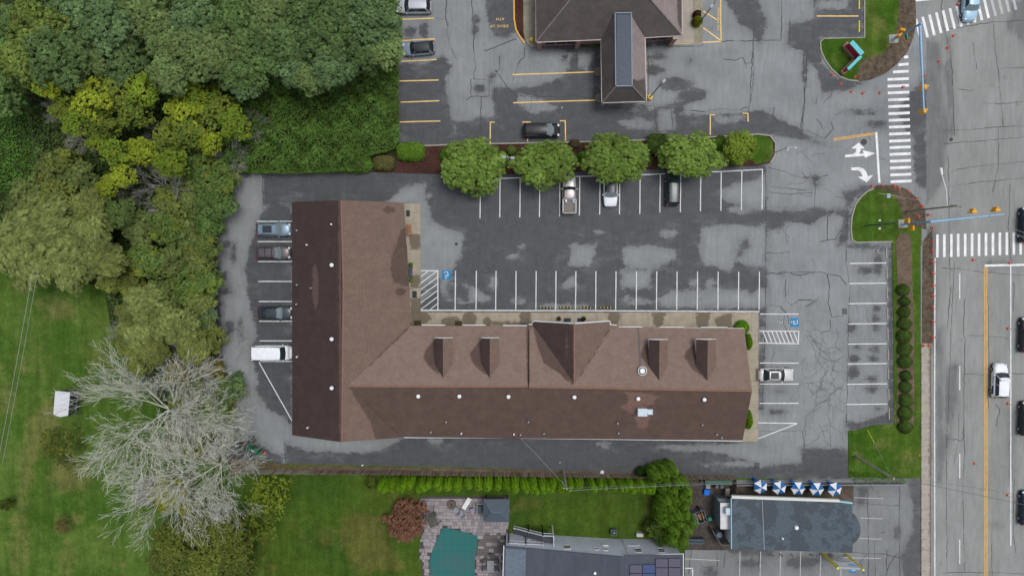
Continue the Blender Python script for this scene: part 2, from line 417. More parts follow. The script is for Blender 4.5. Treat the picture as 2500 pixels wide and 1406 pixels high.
# --- asphalt
wet_ops = [
    (1, [(640, 400), (1080, 400), (1170, 400), (1873, 400), (1873, 765), (1853, 770), (1020, 762), (1028, 700), (1100, 668), (1127, 620), (1135, 572), (1092, 556), (1055, 540), (1048, 500), (1030, 468), (985, 505), (720, 500), (643, 500)]),
    (-1, [(938, 492), (985, 455), (1040, 448), (1032, 500), (940, 504)]), (-1, E(1042, 478, 12, 8)),
    (-1, [(1390, 597), (1457, 597), (1450, 640), (1440, 655), (1385, 650), (1395, 620)]),
    (-1, [(1520, 600), (1600, 600), (1650, 612), (1655, 632), (1600, 655), (1560, 660), (1540, 655), (1520, 640)]),
    (-1, E(1633, 571, 22, 11)), (-1, E(1460, 571, 13, 6)), (-1, E(1254, 626, 15, 8)), (-1, E(1275, 602, 7, 6)),
    (-1, [(1712, 552), (1800, 546), (1872, 552), (1872, 660), (1800, 640), (1782, 662), (1720, 650), (1706, 620)]),
    (1, [(1812, 590), (1825, 575), (1830, 600), (1805, 625), (1795, 640), (1800, 610)]),
    (-1, [(1518, 660), (1588, 655), (1592, 702), (1515, 705)]), (-1, [(1636, 708), (1880, 705), (1880, 752), (1625, 752), (1600, 735)]),
    (1, E(1838, 690, 18, 26)), (1, E(1760, 684, 16, 24)), (-1, E(1692, 690, 16, 10)), (-1, E(1735, 690, 12, 10)),
    (-1, [(1380, 678), (1402, 675), (1415, 700), (1375, 705)]), (-1, E(1205, 690, 10, 20)), (-1, E(1265, 735, 18, 6)), (-1, E(1380, 748, 60, 5)), (-1, E(1530, 728, 10, 6)), (-1, E(1565, 738, 34, 8)),
    (-1, [(1756, 462), (1800, 448), (1873, 430), (1873, 505), (1850, 512), (1800, 500), (1760, 485)]),
    (-1, E(1805, 513, 28, 8)), (-1, [(1076, 664), (1108, 688), (1150, 700), (1180, 712), (1200, 735), (1130, 740), (1080, 730)]), (1, [(1090, 690), (1150, 705), (1140, 735), (1090, 725)]),
    (-1, [(1030, 664), (1066, 664), (1066, 700), (1030, 740)]), (1, E(1050, 700, 14, 10)),
    # east side bands
    (1, [(1862, 508), (1900, 514), (1960, 511), (2075, 510), (2078, 532), (2035, 522), (2005, 531), (1988, 545), (1920, 541), (1902, 560), (1868, 558)]), (1, E(1990, 442, 9, 12)),
    (1, E(2140, 752, 11, 8)), (1, E(2138, 780, 10, 8)), (1, E(2141, 801, 12, 9)), (1, E(2134, 851, 13, 9)), (1, E(2134, 874, 13, 8)), (1, E(2131, 924, 13, 8)), (1, E(2129, 948, 16, 9)), (1, E(2143, 999, 10, 7)),
    (1, E(2090, 849, 10, 7)), (1, E(2084, 876, 12, 10)), (1, E(2085, 910, 13, 16)), (1, E(2110, 660, 18, 10)), (1, E(2145, 640, 10, 30)), (1, E(2080, 800, 9, 12)),
    (1, [(2070, 596), (2180, 598), (2180, 640), (2168, 612), (2075, 606)]), (1, [(2169, 600), (2182, 600), (2182, 1030), (2169, 1030)]),
    (1, [(2068, 1030), (2090, 1030), (2182, 1006), (2182, 1034), (2100, 1050), (2068, 1058)]), (1, [(2045, 600), (2072, 590), (2072, 470), (2064, 520)]),
    (1, [(1853, 770), (1868, 770), (1868, 805), (1853, 805)]), (1, [(1853, 812), (1866, 812), (1866, 1000), (1853, 1000)]), (1, E(1905, 955, 12, 6)), (1, E(1900, 1005, 20, 8)),
    # south alley
    (1, [(699, 1080), (740, 1098), (830, 1106), (905, 1104), (945, 1090), (1000, 1060), (1820, 1066), (1860, 1086), (1868, 1112), (1950, 1135), (2075, 1100), (2075, 1170), (699, 1175)]),
    (-1, [(1455, 1084), (1475, 1079), (1500, 1086), (1480, 1093)]), (-1, [(1600, 1092), (1640, 1084), (1700, 1086), (1850, 1078), (1960, 1110), (1960, 1130), (1850, 1135), (1760, 1106), (1700, 1102)]), (-1, [(1700, 1128), (1860, 1125), (1860, 1140), (1720, 1140)]),
    (1, [(1955, 1095), (2072, 1095), (2072, 1162), (1960, 1140)]), (-1, E(1065, 1075, 18, 5)), (-1, E(810, 1110, 10, 5)),
    # west drive
    (1, [(640, 520), (660, 500), (712, 498), (712, 1036), (692, 1020), (650, 995), (622, 950), (634, 930), (616, 880), (612, 840), (626, 820), (604, 700), (597, 650), (616, 590)]),
    (1, [(505, 430), (538, 450), (530, 520), (536, 600), (540, 760), (540, 900), (556, 1010), (560, 1100), (505, 1100)]), (1, [(540, 590), (560, 585), (565, 600), (545, 610)]), (1, E(545, 675, 12, 12)), (1, E(548, 712, 26, 6)),
    (1, E(570, 620, 8, 26)), (1, E(588, 800, 6, 26)), (1, E(562, 800, 10, 20)), (1, [(560, 430), (600, 424), (640, 424), (600, 436), (570, 450)]),
    (1, [(560, 1085), (620, 1060), (640, 1090), (690, 1115), (690, 1150), (560, 1150)]),
    # bank lot
    (1, [(960, 152), (1040, 156), (1080, 140), (1100, 165), (1085, 200), (1096, 240), (1110, 352), (1110, 362), (960, 362)]), (1, E(1035, 72, 10, 20)), (1, E(1000, 80, 14, 14)), (-1, E(1085, 130, 10, 14)),
    (1, [(1180, -20), (1256, -20), (1260, 75), (1228, 98), (1205, 88), (1195, 50)]), (1, E(1160, 62, 6, 26)),
    (1, E(1172, 218, 14, 12)), (1, E(1200, 190, 7, 12)), (1, E(1213, 235, 12, 20)),
    (1, [(1285, 112), (1467, 104), (1467, 345), (1180, 350), (1150, 345), (1195, 300), (1215, 215), (1250, 216), (1290, 214), (1372, 192), (1395, 165), (1400, 128), (1340, 118)]),
    (-1, [(1262, 228), (1300, 235), (1360, 262), (1365, 280), (1300, 280), (1262, 250)]), (-1, [(1180, 240), (1205, 255), (1212, 290), (1185, 300)]), (-1, [(1435, 178), (1450, 130), (1410, 128), (1408, 160)]),
    (1, [(1110, 300), (1180, 290), (1467, 258), (1570, 258), (1590, 270), (1640, 255), (1680, 248), (1660, 280), (1720, 285), (1830, 275), (1860, 268), (1960, 322), (2012, 352), (1960, 345), (1900, 330), (1860, 330), (1840, 355), (1110, 362)]),
    (-1, [(1508, 296), (1560, 288), (1598, 300), (1592, 314), (1512, 310)]), (-1, [(1606, 268), (1642, 264), (1646, 318), (1612, 320)]), (-1, [(1742, 285), (1820, 280), (1820, 296), (1750, 304)]), (-1, E(1540, 268, 22, 6)),
    (1, E(1605, 140, 24, 8)), (1, E(1600, 172, 24, 9)), (1, E(1650, 205, 40, 15)), (1, E(1690, 232, 36, 14)), (1, E(1380, 143, 7, 6)), (1, E(1685, 150, 7, 6)),
    (1, [(1762, -20), (1850, -20), (1862, 30), (1875, 60), (1852, 112), (1838, 84), (1806, 60)]), (1, [(1575, 105), (1660, 95), (1640, 112), (1575, 116)]),
    (1, [(1985, -20), (2108, -20), (2108, 96), (2002, 92), (2003, 150), (2040, 198), (2110, 204), (2085, 214), (2030, 225), (2008, 232), (1998, 170), (1960, 128), (1922, 110), (1925, 60), (1985, 50)]), (-1, [(1990, 0), (2085, 0), (2060, 26), (2000, 26)]),
    (1, [(1960, 120), (1970, 150), (1968, 210), (1961, 200)]), (1, E(2105, 275, 50, 5)), (1, E(2140, 305, 26, 12)), (1, [(2190, 270), (2262, 180), (2262, 470), (2238, 445), (2228, 330), (2215, 330)]),
    (1, [(2060, 470), (2100, 455), (2130, 452), (2130, 460), (2090, 480), (2070, 520), (2068, 500)]),
]
plaza = [(540, 424), (640, 422), (975, 412), (968, -60), (2262, -60), (2262, 470), (2262, 1160), (2150, 1172), (1795, 1166), (1200, 1142), (700, 1131), (640, 1140), (560, 1118), (545, 1000), (524, 930), (518, 620), (514, 540), (545, 470)]
lot = sheet('parking_lot', plaza, 0.0, 0.45, A_MAIN, wet_ops)
road_ops = [(1, [(2250, 95), (2292, 110), (2300, 230), (2312, 330), (2300, 440), (2262, 500), (2250, 500)]), (1, [(2312, 95), (2318, 95), (2330, 330), (2320, 330)]), (1, [(2288, 800), (2296, 800), (2298, 1060), (2320, 1060), (2290, 1180)]),
            (1, [(2310, 900), (2336, 890), (2332, 1000), (2318, 1050), (2308, 1000)]), (1, [(2262, 560), (2285, 560), (2283, 860), (2276, 860)]), (1, [(2470, 10), (2500, 0), (2500, 110), (2480, 80)]), (1, E(2470, 62, 8, 20)), (1, E(2433, 1281, 6, 4)), (1, [(2466, 1000), (2471, 1000), (2471, 1180), (2464, 1160)]),
            (1, [(2410, 640), (2470, 640), (2470, 646), (2410, 648)])]
road = sheet('road', [(2262, -240), (2262, 1640), (2740, 1640), (2740, -240)], -0.002, 0.55, A_ROAD, road_ops)
for ya, yb in ((-7000, -240), (1640, 8000)): sheet('road', [(2262, ya), (2262, yb), (2740, yb), (2740, ya)], -0.002, 8, A_ROAD)
rest_ops = [(1, [(2215, 1172), (2250, 1160), (2250, 1420), (2212, 1420), (2196, 1360), (2232, 1290), (2232, 1230)]), (1, E(1960, 1372, 40, 14)), (1, E(1830, 1375, 30, 12)), (1, E(1735, 1398, 18, 14)), (1, E(2190, 1300, 6, 14)),
            (1, [(2092, 1190), (2120, 1190), (2110, 1230), (2092, 1230)]), (1, [(1750, 1330), (1900, 1340), (1880, 1360), (1790, 1352)]), (1, E(2020, 1358, 16, 8))]
sheet('restaurant_parking_lot', [(1672, 1340), (1787, 1342), (1787, 1172), (2080, 1168), (2248, 1166), (2248, 1460), (1672, 1460)], 0.004, 0.45, A_REST, rest_ops)
sheet('service_yard', [(1660, 1172), (1787, 1176), (1787, 1342), (1672, 1342), (1655, 1250)], 0.008, 1.0, soil('yard_soil', c3(66, 60, 58), c3(84, 78, 74), 2.0))
sheet('patio_floor', [(1796, 1178), (2084, 1178), (2084, 1232), (1796, 1232)], 0.02, 0.6, soil('worn_patio_floor', c3(74, 68, 62), c3(94, 86, 74), 1.2))

# ---- islands, verges and beds (raised)
def kerb(parent, pts, w=0.17, h=0.13, name='kerb'):
    ws = [P(a, b) for a, b in pts]; L, Rr = stroke_poly([(p.x, p.y) for p in ws], w)
    mb = MB()
    for i in range(len(ws) - 1):
        mb.prism([L[i], L[i + 1], Rr[i + 1], Rr[i]], -0.04, h)
    return part(name, mb, KERB, parent)
def arc(cx, cy, rx, ry, a0, a1, n=10): return [(cx + rx * math.cos(math.radians(a0 + (a1 - a0) * k / n)), cy - ry * math.sin(math.radians(a0 + (a1 - a0) * k / n))) for k in range(n + 1)]
ne_edge = [(2110, -60), (2110, 93), (2010, 95), (2002, 104), (2004, 125), (2014, 148), (2030, 170), (2050, 188), (2070, 196), (2095, 199)]
ne_mud = [(2095, 199), (2125, 194), (2160, 180), (2190, 155), (2215, 125), (2228, 95), (2236, 60), (2233, 0), (2232, -60)]
ne = sheet('grass_island', ne_edge + ne_mud, 0.10, 0.4, G_VERGE, [(1, [(2096, 140), (2150, 130), (2180, 95), (2200, -60), (2260, -60), (2260, 230), (2080, 230)]), (1, E(2150, 60, 18, 24)), (1, E(2130, 30, 10, 26)), (1, E(2110, 130, 20, 8))], side=0.14)
kerb(ne, ne_edge)
sheet('mud_bank', [(2092, 200), (2125, 195), (2160, 181), (2191, 156), (2216, 126), (2229, 95), (2237, 60), (2234, -60), (2200, -60), (2194, 30), (2190, 70), (2174, 112), (2150, 134), (2105, 148), (2096, 170)], 0.115, 0.5, MUD, side=0.02)
mi_edge = [(2178, 590), (2090, 592), (2080, 585), (2077, 560), (2079, 530), (2088, 500), (2102, 480), (2118, 467), (2132, 461)]
mi = sheet('grass_island', mi_edge + [(2180, 470), (2195, 500), (2205, 530), (2235, 556), (2250, 556), (2250, 600), (2178, 600)], 0.10, 0.4, G_VERGE, [(1, E(2160, 500, 8, 14)), (1, E(2190, 560, 10, 6))], side=0.14)
kerb(mi, mi_edge)
sheet('mud_bank', [(2132, 461), (2140, 452), (2185, 452), (2215, 462), (2240, 485), (2258, 510), (2262, 560), (2252, 557), (2235, 558), (2204, 531), (2196, 500), (2184, 478)], 0.07, 0.5, MUD, side=0.08)
st = sheet('grass_strip', [(2178, 594), (2248, 594), (2248, 1040), (2249, 1166), (2210, 1168), (2072, 1165), (2071, 1052), (2100, 1048), (2130, 1038), (2183, 1034), (2182, 800)], 0.08, 0.4, G_VERGE, [(1, E(2215, 1120, 20, 14)), (1, E(2100, 1110, 16, 30)), (1, E(2150, 1090, 30, 10)), (1, E(2195, 1150, 14, 10))], side=0.12)
sheet('mulch_bed', [(2191, 690), (2188, 590), (2196, 572), (2212, 568), (2223, 578), (2227, 640), (2228, 700), (2232, 800), (2232, 900), (2232, 1030), (2226, 1052), (2212, 1060), (2196, 1050), (2190, 1030), (2192, 800)], 0.11, 0.5, MULCH2, side=0.05)
sheet('dirt_strip', [(2252, 590), (2276, 560), (2280, 700), (2278, 838), (2250, 838)], 0.01, 0.5, MUD)
ni = sheet('mulch_island', [(968, 360), (1110, 354), (1300, 350), (1480, 346), (1700, 338), (1850, 328), (1880, 333), (1893, 350), (1892, 378), (1880, 398), (1850, 405), (1700, 410), (1400, 420), (1165, 428), (900, 420), (960, 400)], 0.10, 0.5, MULCH, side=0.14)
kerb(ni, [(968, 359), (1110, 353.5), (1300, 349.5), (1480, 345.5), (1700, 337.5), (1850, 328), (1880, 332), (1893, 350), (1892, 378), (1880, 398)])
sheet('grass_patch', [(1835, 331), (1868, 331), (1887, 345), (1888, 375), (1876, 395), (1845, 402), (1830, 380)], 0.125, 0.5, G_VERGE, side=0.02)
sheet('litter_strip', [(560, 1118), (640, 1126), (700, 1134), (1000, 1141), (1200, 1145), (1500, 1152), (1795, 1162), (1795, 1168), (1200, 1160), (600, 1156), (560, 1160)], 0.03, 0.5, SOILD, side=0.06)
# ---- concrete walks made of slabs
def slabs(name, lines, z, mat, ops, label=None):
    """lines: list of quads in survey px; each quad becomes one slab child with an open joint"""
    root = bpy.data.objects.new(name, None); link(root); root['kind'] = 'structure'
    mbx = sheet('slab_bed', lines['bed'], z - 0.05, 1.0, SOILD, parent=root, kind=None)
    for q in lines['q']:
        w = [P(a, b, z) for a, b in q]; c = sum(w, Vector((0, 0, 0))) / 4; g = 0.012
        w = [tuple((p - (p - c).normalized() * g * 1.4)[:2]) for p in w]
        sheet('slab', w, z + R_(-.004, .004), 0.45, mat, ops, parent=root, kind=None, world=True, side=0.09)
    return root
walk_ops = [(1, E(1282, 775, 14, 22)), (1, [(1480, 762), (1515, 762), (1512, 795), (1490, 795)]), (1, [(1590, 762), (1625, 762), (1618, 796), (1598, 796)]), (1, [(1698, 762), (1735, 762), (1728, 800), (1700, 800)]), (1, [(1745, 775), (1790, 762), (1785, 800), (1750, 800)]),
            (1, [(1000, 572), (1027, 572), (1027, 608), (1000, 610)]), (1, [(1002, 676), (1027, 670), (1027, 700), (1002, 705)]), (1, [(1002, 728), (1030, 728), (1040, 760), (1055, 780), (1020, 798), (1002, 798)]), (1, E(1145, 780, 18, 20)), (1, E(1190, 785, 12, 14)), (1, E(1100, 785, 26, 12)), (1, E(1240, 790, 50, 5))]
qs = []
ye = [497, 519, 546, 573, 609, 643, 672, 700, 729, 762]
for a, b in zip(ye[:-1], ye[1:]): qs.append([(985, a), (1027, a), (1027, b), (985, b)])
xe = [985, 1028, 1062, 1098, 1146, 1192, 1240, 1296, 1347, 1411, 1456, 1517, 1582, 1635, 1692, 1741, 1793, 1834]
for a, b in zip(xe[:-1], xe[1:]): qs.append([(a, 762.5), (b, 762.5), (b, 806), (a, 806)])
ys = [762.5, 806, 834, 878, 930, 960, 1002, 1044, 1078]
for i, (a, b) in enumerate(zip(ys[:-1], ys[1:])): qs.append([(1834 if i else 1834, a), (1852, a), (1851, b), (1818 if i > 1 else 1834, b)] if i != 0 else [(1834, a), (1852, a), (1852, b), (1834, b)])
for q in qs[-7:]: q[0] = (1815, q[0][1]); q[3] = (1812, q[3][1])
slabs('walkway', {'bed': [(985, 497), (1027, 497), (1027, 762), (1852, 762), (1851, 1078), (1812, 1078), (1815, 806), (985, 806)], 'q': qs}, 0.12, CONC, walk_ops)
qs = []; ys = [838, 862, 886, 911, 937, 953, 984, 1008, 1035, 1062, 1088, 1114, 1141, 1168, 1195, 1222, 1242, 1266, 1291, 1316, 1342, 1368, 1394, 1420]
for a, b in zip(ys[:-1], ys[1:]): qs.append([(2250, a), (2272, a), (2272, b), (2249, b)])
side_ops = [(1, [(2266, 838), (2276, 838), (2274, 1000), (2276, 1420), (2270, 1420), (2267, 1100), (2269, 950)]), (1, E(2253, 1337, 5, 5))]
slabs('sidewalk', {'bed': [(2249, 838), (2273, 838), (2273, 1420), (2248, 1420)], 'q': qs}, 0.10, CONC_B, side_ops)
# weeds on the kerb side of the pavement are grown later

# ================================================================== PAINTED MARKINGS (children of the surface they lie on)
ZM = 0.010
def line(parent, a, b, w, mat, name='painted_line', z=ZM):
    mb = MB(); A, B = P(*a), P(*b); n = max(2, int((B - A).length / 1.2))
    pts = [(A.x + (B.x - A.x) * k / n + (R_(-.012, .012) if 0 < k < n else 0), A.y + (B.y - A.y) * k / n + (R_(-.012, .012) if 0 < k < n else 0)) for k in range(n + 1)]
    ribbon(mb, pts, m(w), z); return part(name, mb, mat, parent)
def poly(parent, pts, mat, name, z=ZM):
    mb = MB(); w = [P(a, b) for a, b in pts]; A = sum(w[i].x * w[(i + 1) % len(w)].y - w[(i + 1) % len(w)].x * w[i].y for i in range(len(w)))
    if A < 0: w = w[::-1]
    mb.add([(p.x, p.y, z) for p in w], [tuple(range(len(w)))]); return part(name, mb, mat, parent)
LW = 2.3
xt = [1173, 1221, 1270, 1318, 1367, 1415.5, 1465, 1513.5, 1563, 1612, 1662, 1711, 1761, 1811, 1861.5]
yt = [437, 436, 434.5, 433, 432, 431, 430, 428.5, 427, 425, 423, 421.5, 419, 416.5, 414]
yb = [533, 531, 531, 530, 528.5, 526.5, 524, 523.5, 523, 519, 518, 516, 515, 513.5, 511.5]
for x, a, b in zip(xt, yt, yb): line(lot, (x, a), (x - 1, b), LW, P_WHITE)
for k in range(14): line(lot, (xt[k] + 2, yt[k]), (xt[k + 1] - (0 if k < 13 else -1), yt[k + 1]), LW, P_WHITE, z=ZM + .004)
xb = [1112, 1163, 1211, 1260, 1309, 1357.5, 1406, 1455, 1504, 1554, 1603.5, 1653, 1703, 1753.5, 1803.5, 1854]
for k, x in enumerate(xb): line(lot, (x, 661 + k * .15), (x - .8, 756), LW, P_WHITE)
line(lot, (1027, 757.5), (1440, 758.5), 2.8, P_WHITE, z=ZM + .004); line(lot, (1440, 758.5), (1854, 760.5), 2.8, P_WHITE, z=ZM + .004)
line(lot, (1027.5, 660.5), (1070, 661), LW, P_WHITE, z=ZM + .004); line(lot, (1069, 661), (1069, 756), LW, P_WHITE)
for a, b in [((1027.4, 675), (1045, 662)), ((1027.4, 691), (1066, 662.5)), ((1027.4, 706.5), (1068, 677)), ((1027.4, 722), (1068, 693)), ((1027.4, 739), (1068, 709)), ((1027.8, 755), (1068, 725)), ((1050, 755.5), (1068, 741))]:
    line(lot, a, b, 2.0, P_WHITE, 'hatch_stripe', ZM + .008)
for y in (540.5, 590, 638.5, 687, 736, 784, 832, 882): line(lot, (628 + (y - 540) * .02, y), (713, y), LW, P_WHITE)
line(lot, (632, 883), (713, 1027), 2.4, P_WHITE)
for y in (766.5, 886, 937, 984): line(lot, (1855, y), (1950, y), LW, P_WHITE)
line(lot, (1854, 808), (1951, 808.5), LW, P_WHITE); line(lot, (1853, 837), (1951, 839), LW, P_WHITE); line(lot, (1950.3, 809), (1949, 839), LW, P_WHITE, z=ZM + .004)
for k in range(8):
    x = 1863 + k * 10.6; line(lot, (x, 809), (x + 11, 837.5), 2.2, P_WHITE, 'hatch_stripe', ZM + .008)
line(lot, (1851, 1031.5), (1946, 1033), LW, P_WHITE); line(lot, (1849, 1071), (1945, 1034), LW, P_WHITE, z=ZM + .004)
for k, y in enumerate((642.5, 691.5, 740.5, 790, 839, 887.5, 937, 986)): line(lot, (2074.5 - k, y + .8), (2164 + k * .3, y - .4), LW, P_WHITE)
# yellow marks of the bank lot
for a, b in [((980, 48), (1060, 45)), ((968, 100.5), (1062, 96)), ((981, 150.5), (1065.5, 146)), ((974, 198.5), (1071, 196)), ((978, 250), (1072.5, 246.5)), ((976, 298.5), (1075, 296)),
             ((1251, 183), (1456, 176)), ((1253, 251.5), (1457, 245)), ((1197, 350), (1197, 299)), ((1288, 346), (1288, 300)), ((1381, 346), (1380, 296)), ((1734, 330), (1734, 282)), ((1826.5, 298), (1826, 278)),
             ((1994, 40), (2096, 40)), ((1640, 108), (1761, 102)), ((1760.5, 104), (1759, -20)), ((1717, 28), (1750, 49)), ((1717, 69), (1760, 100)), ((1714, -10), (1714, 7))]:
    line(lot, a, b, 2.6, P_YEL)
for a, b in [((1196, 299), (1208, 299)), ((1275, 298.5), (1296, 298.5)), ((1367, 295.5), (1381, 295.5)), ((1733, 281), (1746, 281)), ((1813, 277), (1827.5, 277.5))]: line(lot, a, b, 2.4, P_YEL, z=ZM + .004)
# entrance
line(lot, (2034, 339.5), (2134, 325), 2.0, P_ORG); line(lot, (2035, 343), (2135, 328.5), 2.0, P_ORG); line(lot, (2139, 323), (2147, 447), 5.2, P_CROSS, 'stop_line')
cw = bpy.data.objects.new('crosswalk', None); link(cw); cw['kind'] = 'structure'
ysx = [140, 158, 175.5, 193.5, 210, 226.5, 243.5, 260, 277, 293.5, 310, 327, 344, 360, 376.5, 393, 409.5, 426.5, 443]
for k, y in enumerate(ysx):
    x0 = {0: 2207, 1: 2193, 2: 2180}.get(k, 2166.5 + (k - 3) * .5); x1 = 2217.5 + k * .42
    line(cw, (x0, y + 1.2), (x1, y - 1), 6.4, P_CROSS, 'stripe', ZM + .006)
cw2 = bpy.data.objects.new('crosswalk', None); link(cw2); cw2['kind'] = 'structure'
for k in range(13):
    x = 2288.5 + k * 16.95; line(cw2, (x, 572.5 - k * .5), (x, 628.5 - k * .6), 6.2, P_CROSS, 'stripe')
cw3 = bpy.data.objects.new('crosswalk', None); link(cw3); cw3['kind'] = 'structure'
for k in range(-1, 14):
    bx, by = 2264.5 + k * 16.6, 92 - k * 5.2
    line(cw3, (bx - 12, by - 50), (bx, by), 6.4, P_CROSS if k < 10 else P_FADED, 'stripe')
line(cw3, (2235, 2), (2272, -2), 6, P_CROSS, 'stop_line')
line(road, (2404, 648.5), (2520, 646), 5.0, P_CROSS, 'stop_line')
line(road, (2283, 630), (2281.5, 1010), 2.6, P_WHITE); line(road, (2281.5, 1010), (2282.5, 1460), 2.6, P_WHITE)
for a, b in ((667, 730), (893, 952), (1107, 1167), (1316, 1375)): line(road, (2343, a), (2343, b), 2.6, P_WHITE)
for dx in (0, 5.2): line(road, (2404 + dx, 651), (2404.5 + dx, 1460), 2.4, P_ORG)
line(road, (2467.5, 649), (2467.5, 1332), 3.0, P_WHITE, z=ZM + .004)
# arrows
Z = lambda a, b: (1800 + a / 2.929, b / 2.929)
poly(lot, [Z(*p) for p in [(770, 1109), (826, 1104), (845, 1090), (852, 1064), (815, 1063), (868, 1021), (911, 1063), (884, 1063), (880, 1085), (866, 1101), (905, 1099), (896, 1075), (986, 1097), (912, 1130), (910, 1116), (770, 1126)]], P_CROSS, 'arrow_marking')
poly(lot, [Z(*p) for p in [(815, 1200), (868, 1196), (900, 1206), (922, 1228), (933, 1260), (971, 1253), (925, 1305), (861, 1266), (898, 1263), (886, 1237), (866, 1219), (817, 1218)]], P_CROSS, 'arrow_marking')
# accessible-parking symbols
def isa(cx, cy, s, ang, parent=lot, mat=P_WHITE, board=True):
    """dynamic wheelchair symbol; ang turns it clockwise in the photo"""
    ca, sa = math.cos(math.radians(ang)), math.sin(math.radians(ang))
    T = lambda u, v: (cx + s * (u * ca - v * sa), cy + s * (u * sa + v * ca))
    if board: poly(parent, [T(-.5, -.5), (T(.5, -.5)), T(.5, .5), T(-.5, .5)], P_BLUE, 'symbol_panel', ZM)
    zz = ZM + .005; mb = MB()
    def rb(pts, w): ribbon(mb, [tuple(P(*T(*p))[:2]) for p in pts], m(w * s), zz)
    rb([(0.02 + .2 * math.cos(t), .16 + .2 * math.sin(t)) for t in [math.radians(a) for a in range(-60, 285, 15)]], .075)
    rb([(-.04, -.18), (0.0, .02), (.18, .04), (.25, .3), (.32, .28)], .09); rb([(-.04, -.16), (.16, -.1), (.2, -.2)], .07); rb([(-.04, -.16), (-.2, -.12), (-.22, 0)], .07)
    h = [tuple(P(*T(.05 + .075 * math.cos(a), -.34 + .075 * math.sin(a)))[:2]) for a in [2 * PI * k / 8 for k in range(8)]]
    mb.add([(x, y, zz) for x, y in h], [tuple(range(7, -1, -1))])
    part('accessible_symbol', mb, mat, parent)
isa(1090, 671.3, 22, 180); isa(1940, 787, 21, -90); isa(1905, 786, 17, -90, mat=P_FADED, board=False); isa(2082, 1389, 17, -90); isa(2145, 612, 15, 0, mat=P_FADED, board=False)
# road lettering
def text_on(parent, body, cx, cy, size_px, ang, mat, z=ZM, name='lettering', sp=1.15, stretch=1.0):
    cu = bpy.data.curves.new('t', 'FONT'); cu.body = body; cu.size = m(size_px); cu.align_x = 'CENTER'; cu.align_y = 'CENTER'; cu.space_character = sp
    tmp = bpy.data.objects.new('t', cu); link(tmp)
    bpy.context.view_layer.update(); dg = bpy.context.evaluated_depsgraph_get()
    me = bpy.data.meshes.new_from_object(tmp.evaluated_get(dg)); bpy.data.objects.remove(tmp)
    me.materials.clear(); me.materials.append(mat)
    o = bpy.data.objects.new(name, me); link(o, parent); off = WL.get(parent.name, Vector((0, 0, 0)))
    p = P(cx, cy); o.location = Vector((p.x, p.y, z)) - off; o.rotation_euler = (0, 0, math.radians(ang)); o.scale = (stretch, 1, 1)
    return o
text_on(lot, 'ATM', 1221, 47, 8.5, 180, P_YEL, sp=1.3); text_on(lot, 'DRIVE UP', 1219, 64, 9, 180, P_YEL, sp=1.2); text_on(lot, 'NO PARKING', 1754, 47, 8, 90, P_YEL, z=ZM + .005)
# restaurant lot lines
rl = bpy.data.objects['restaurant_parking_lot']
for x in (1807, 1857, 1906, 1955, 2004): line(rl, (x, 1345), (x - 2, 1420), 2, P_FADED, z=ZM + .004)
line(rl, (2053, 1385), (2053, 1420), 2, P_FADED, z=ZM + .004)
for y, a, b in ((1215, 2086, 2156), (1264.5, 2100, 2154), (1314, 2098, 2153), (1361, 2056, 2150)): line(rl, (a, y - 1), (b, y + 1), 1.7, P_FADED, z=ZM + .004)
line(rl, (1672, 1363), (1757, 1367), 2, P_FADED, z=ZM + .004); line(rl, (1672, 1386), (1692, 1386), 2.4, P_WHITE, z=ZM + .004); line(rl, (1691, 1385), (1691, 1406), 2.4, P_WHITE, z=ZM + .004)

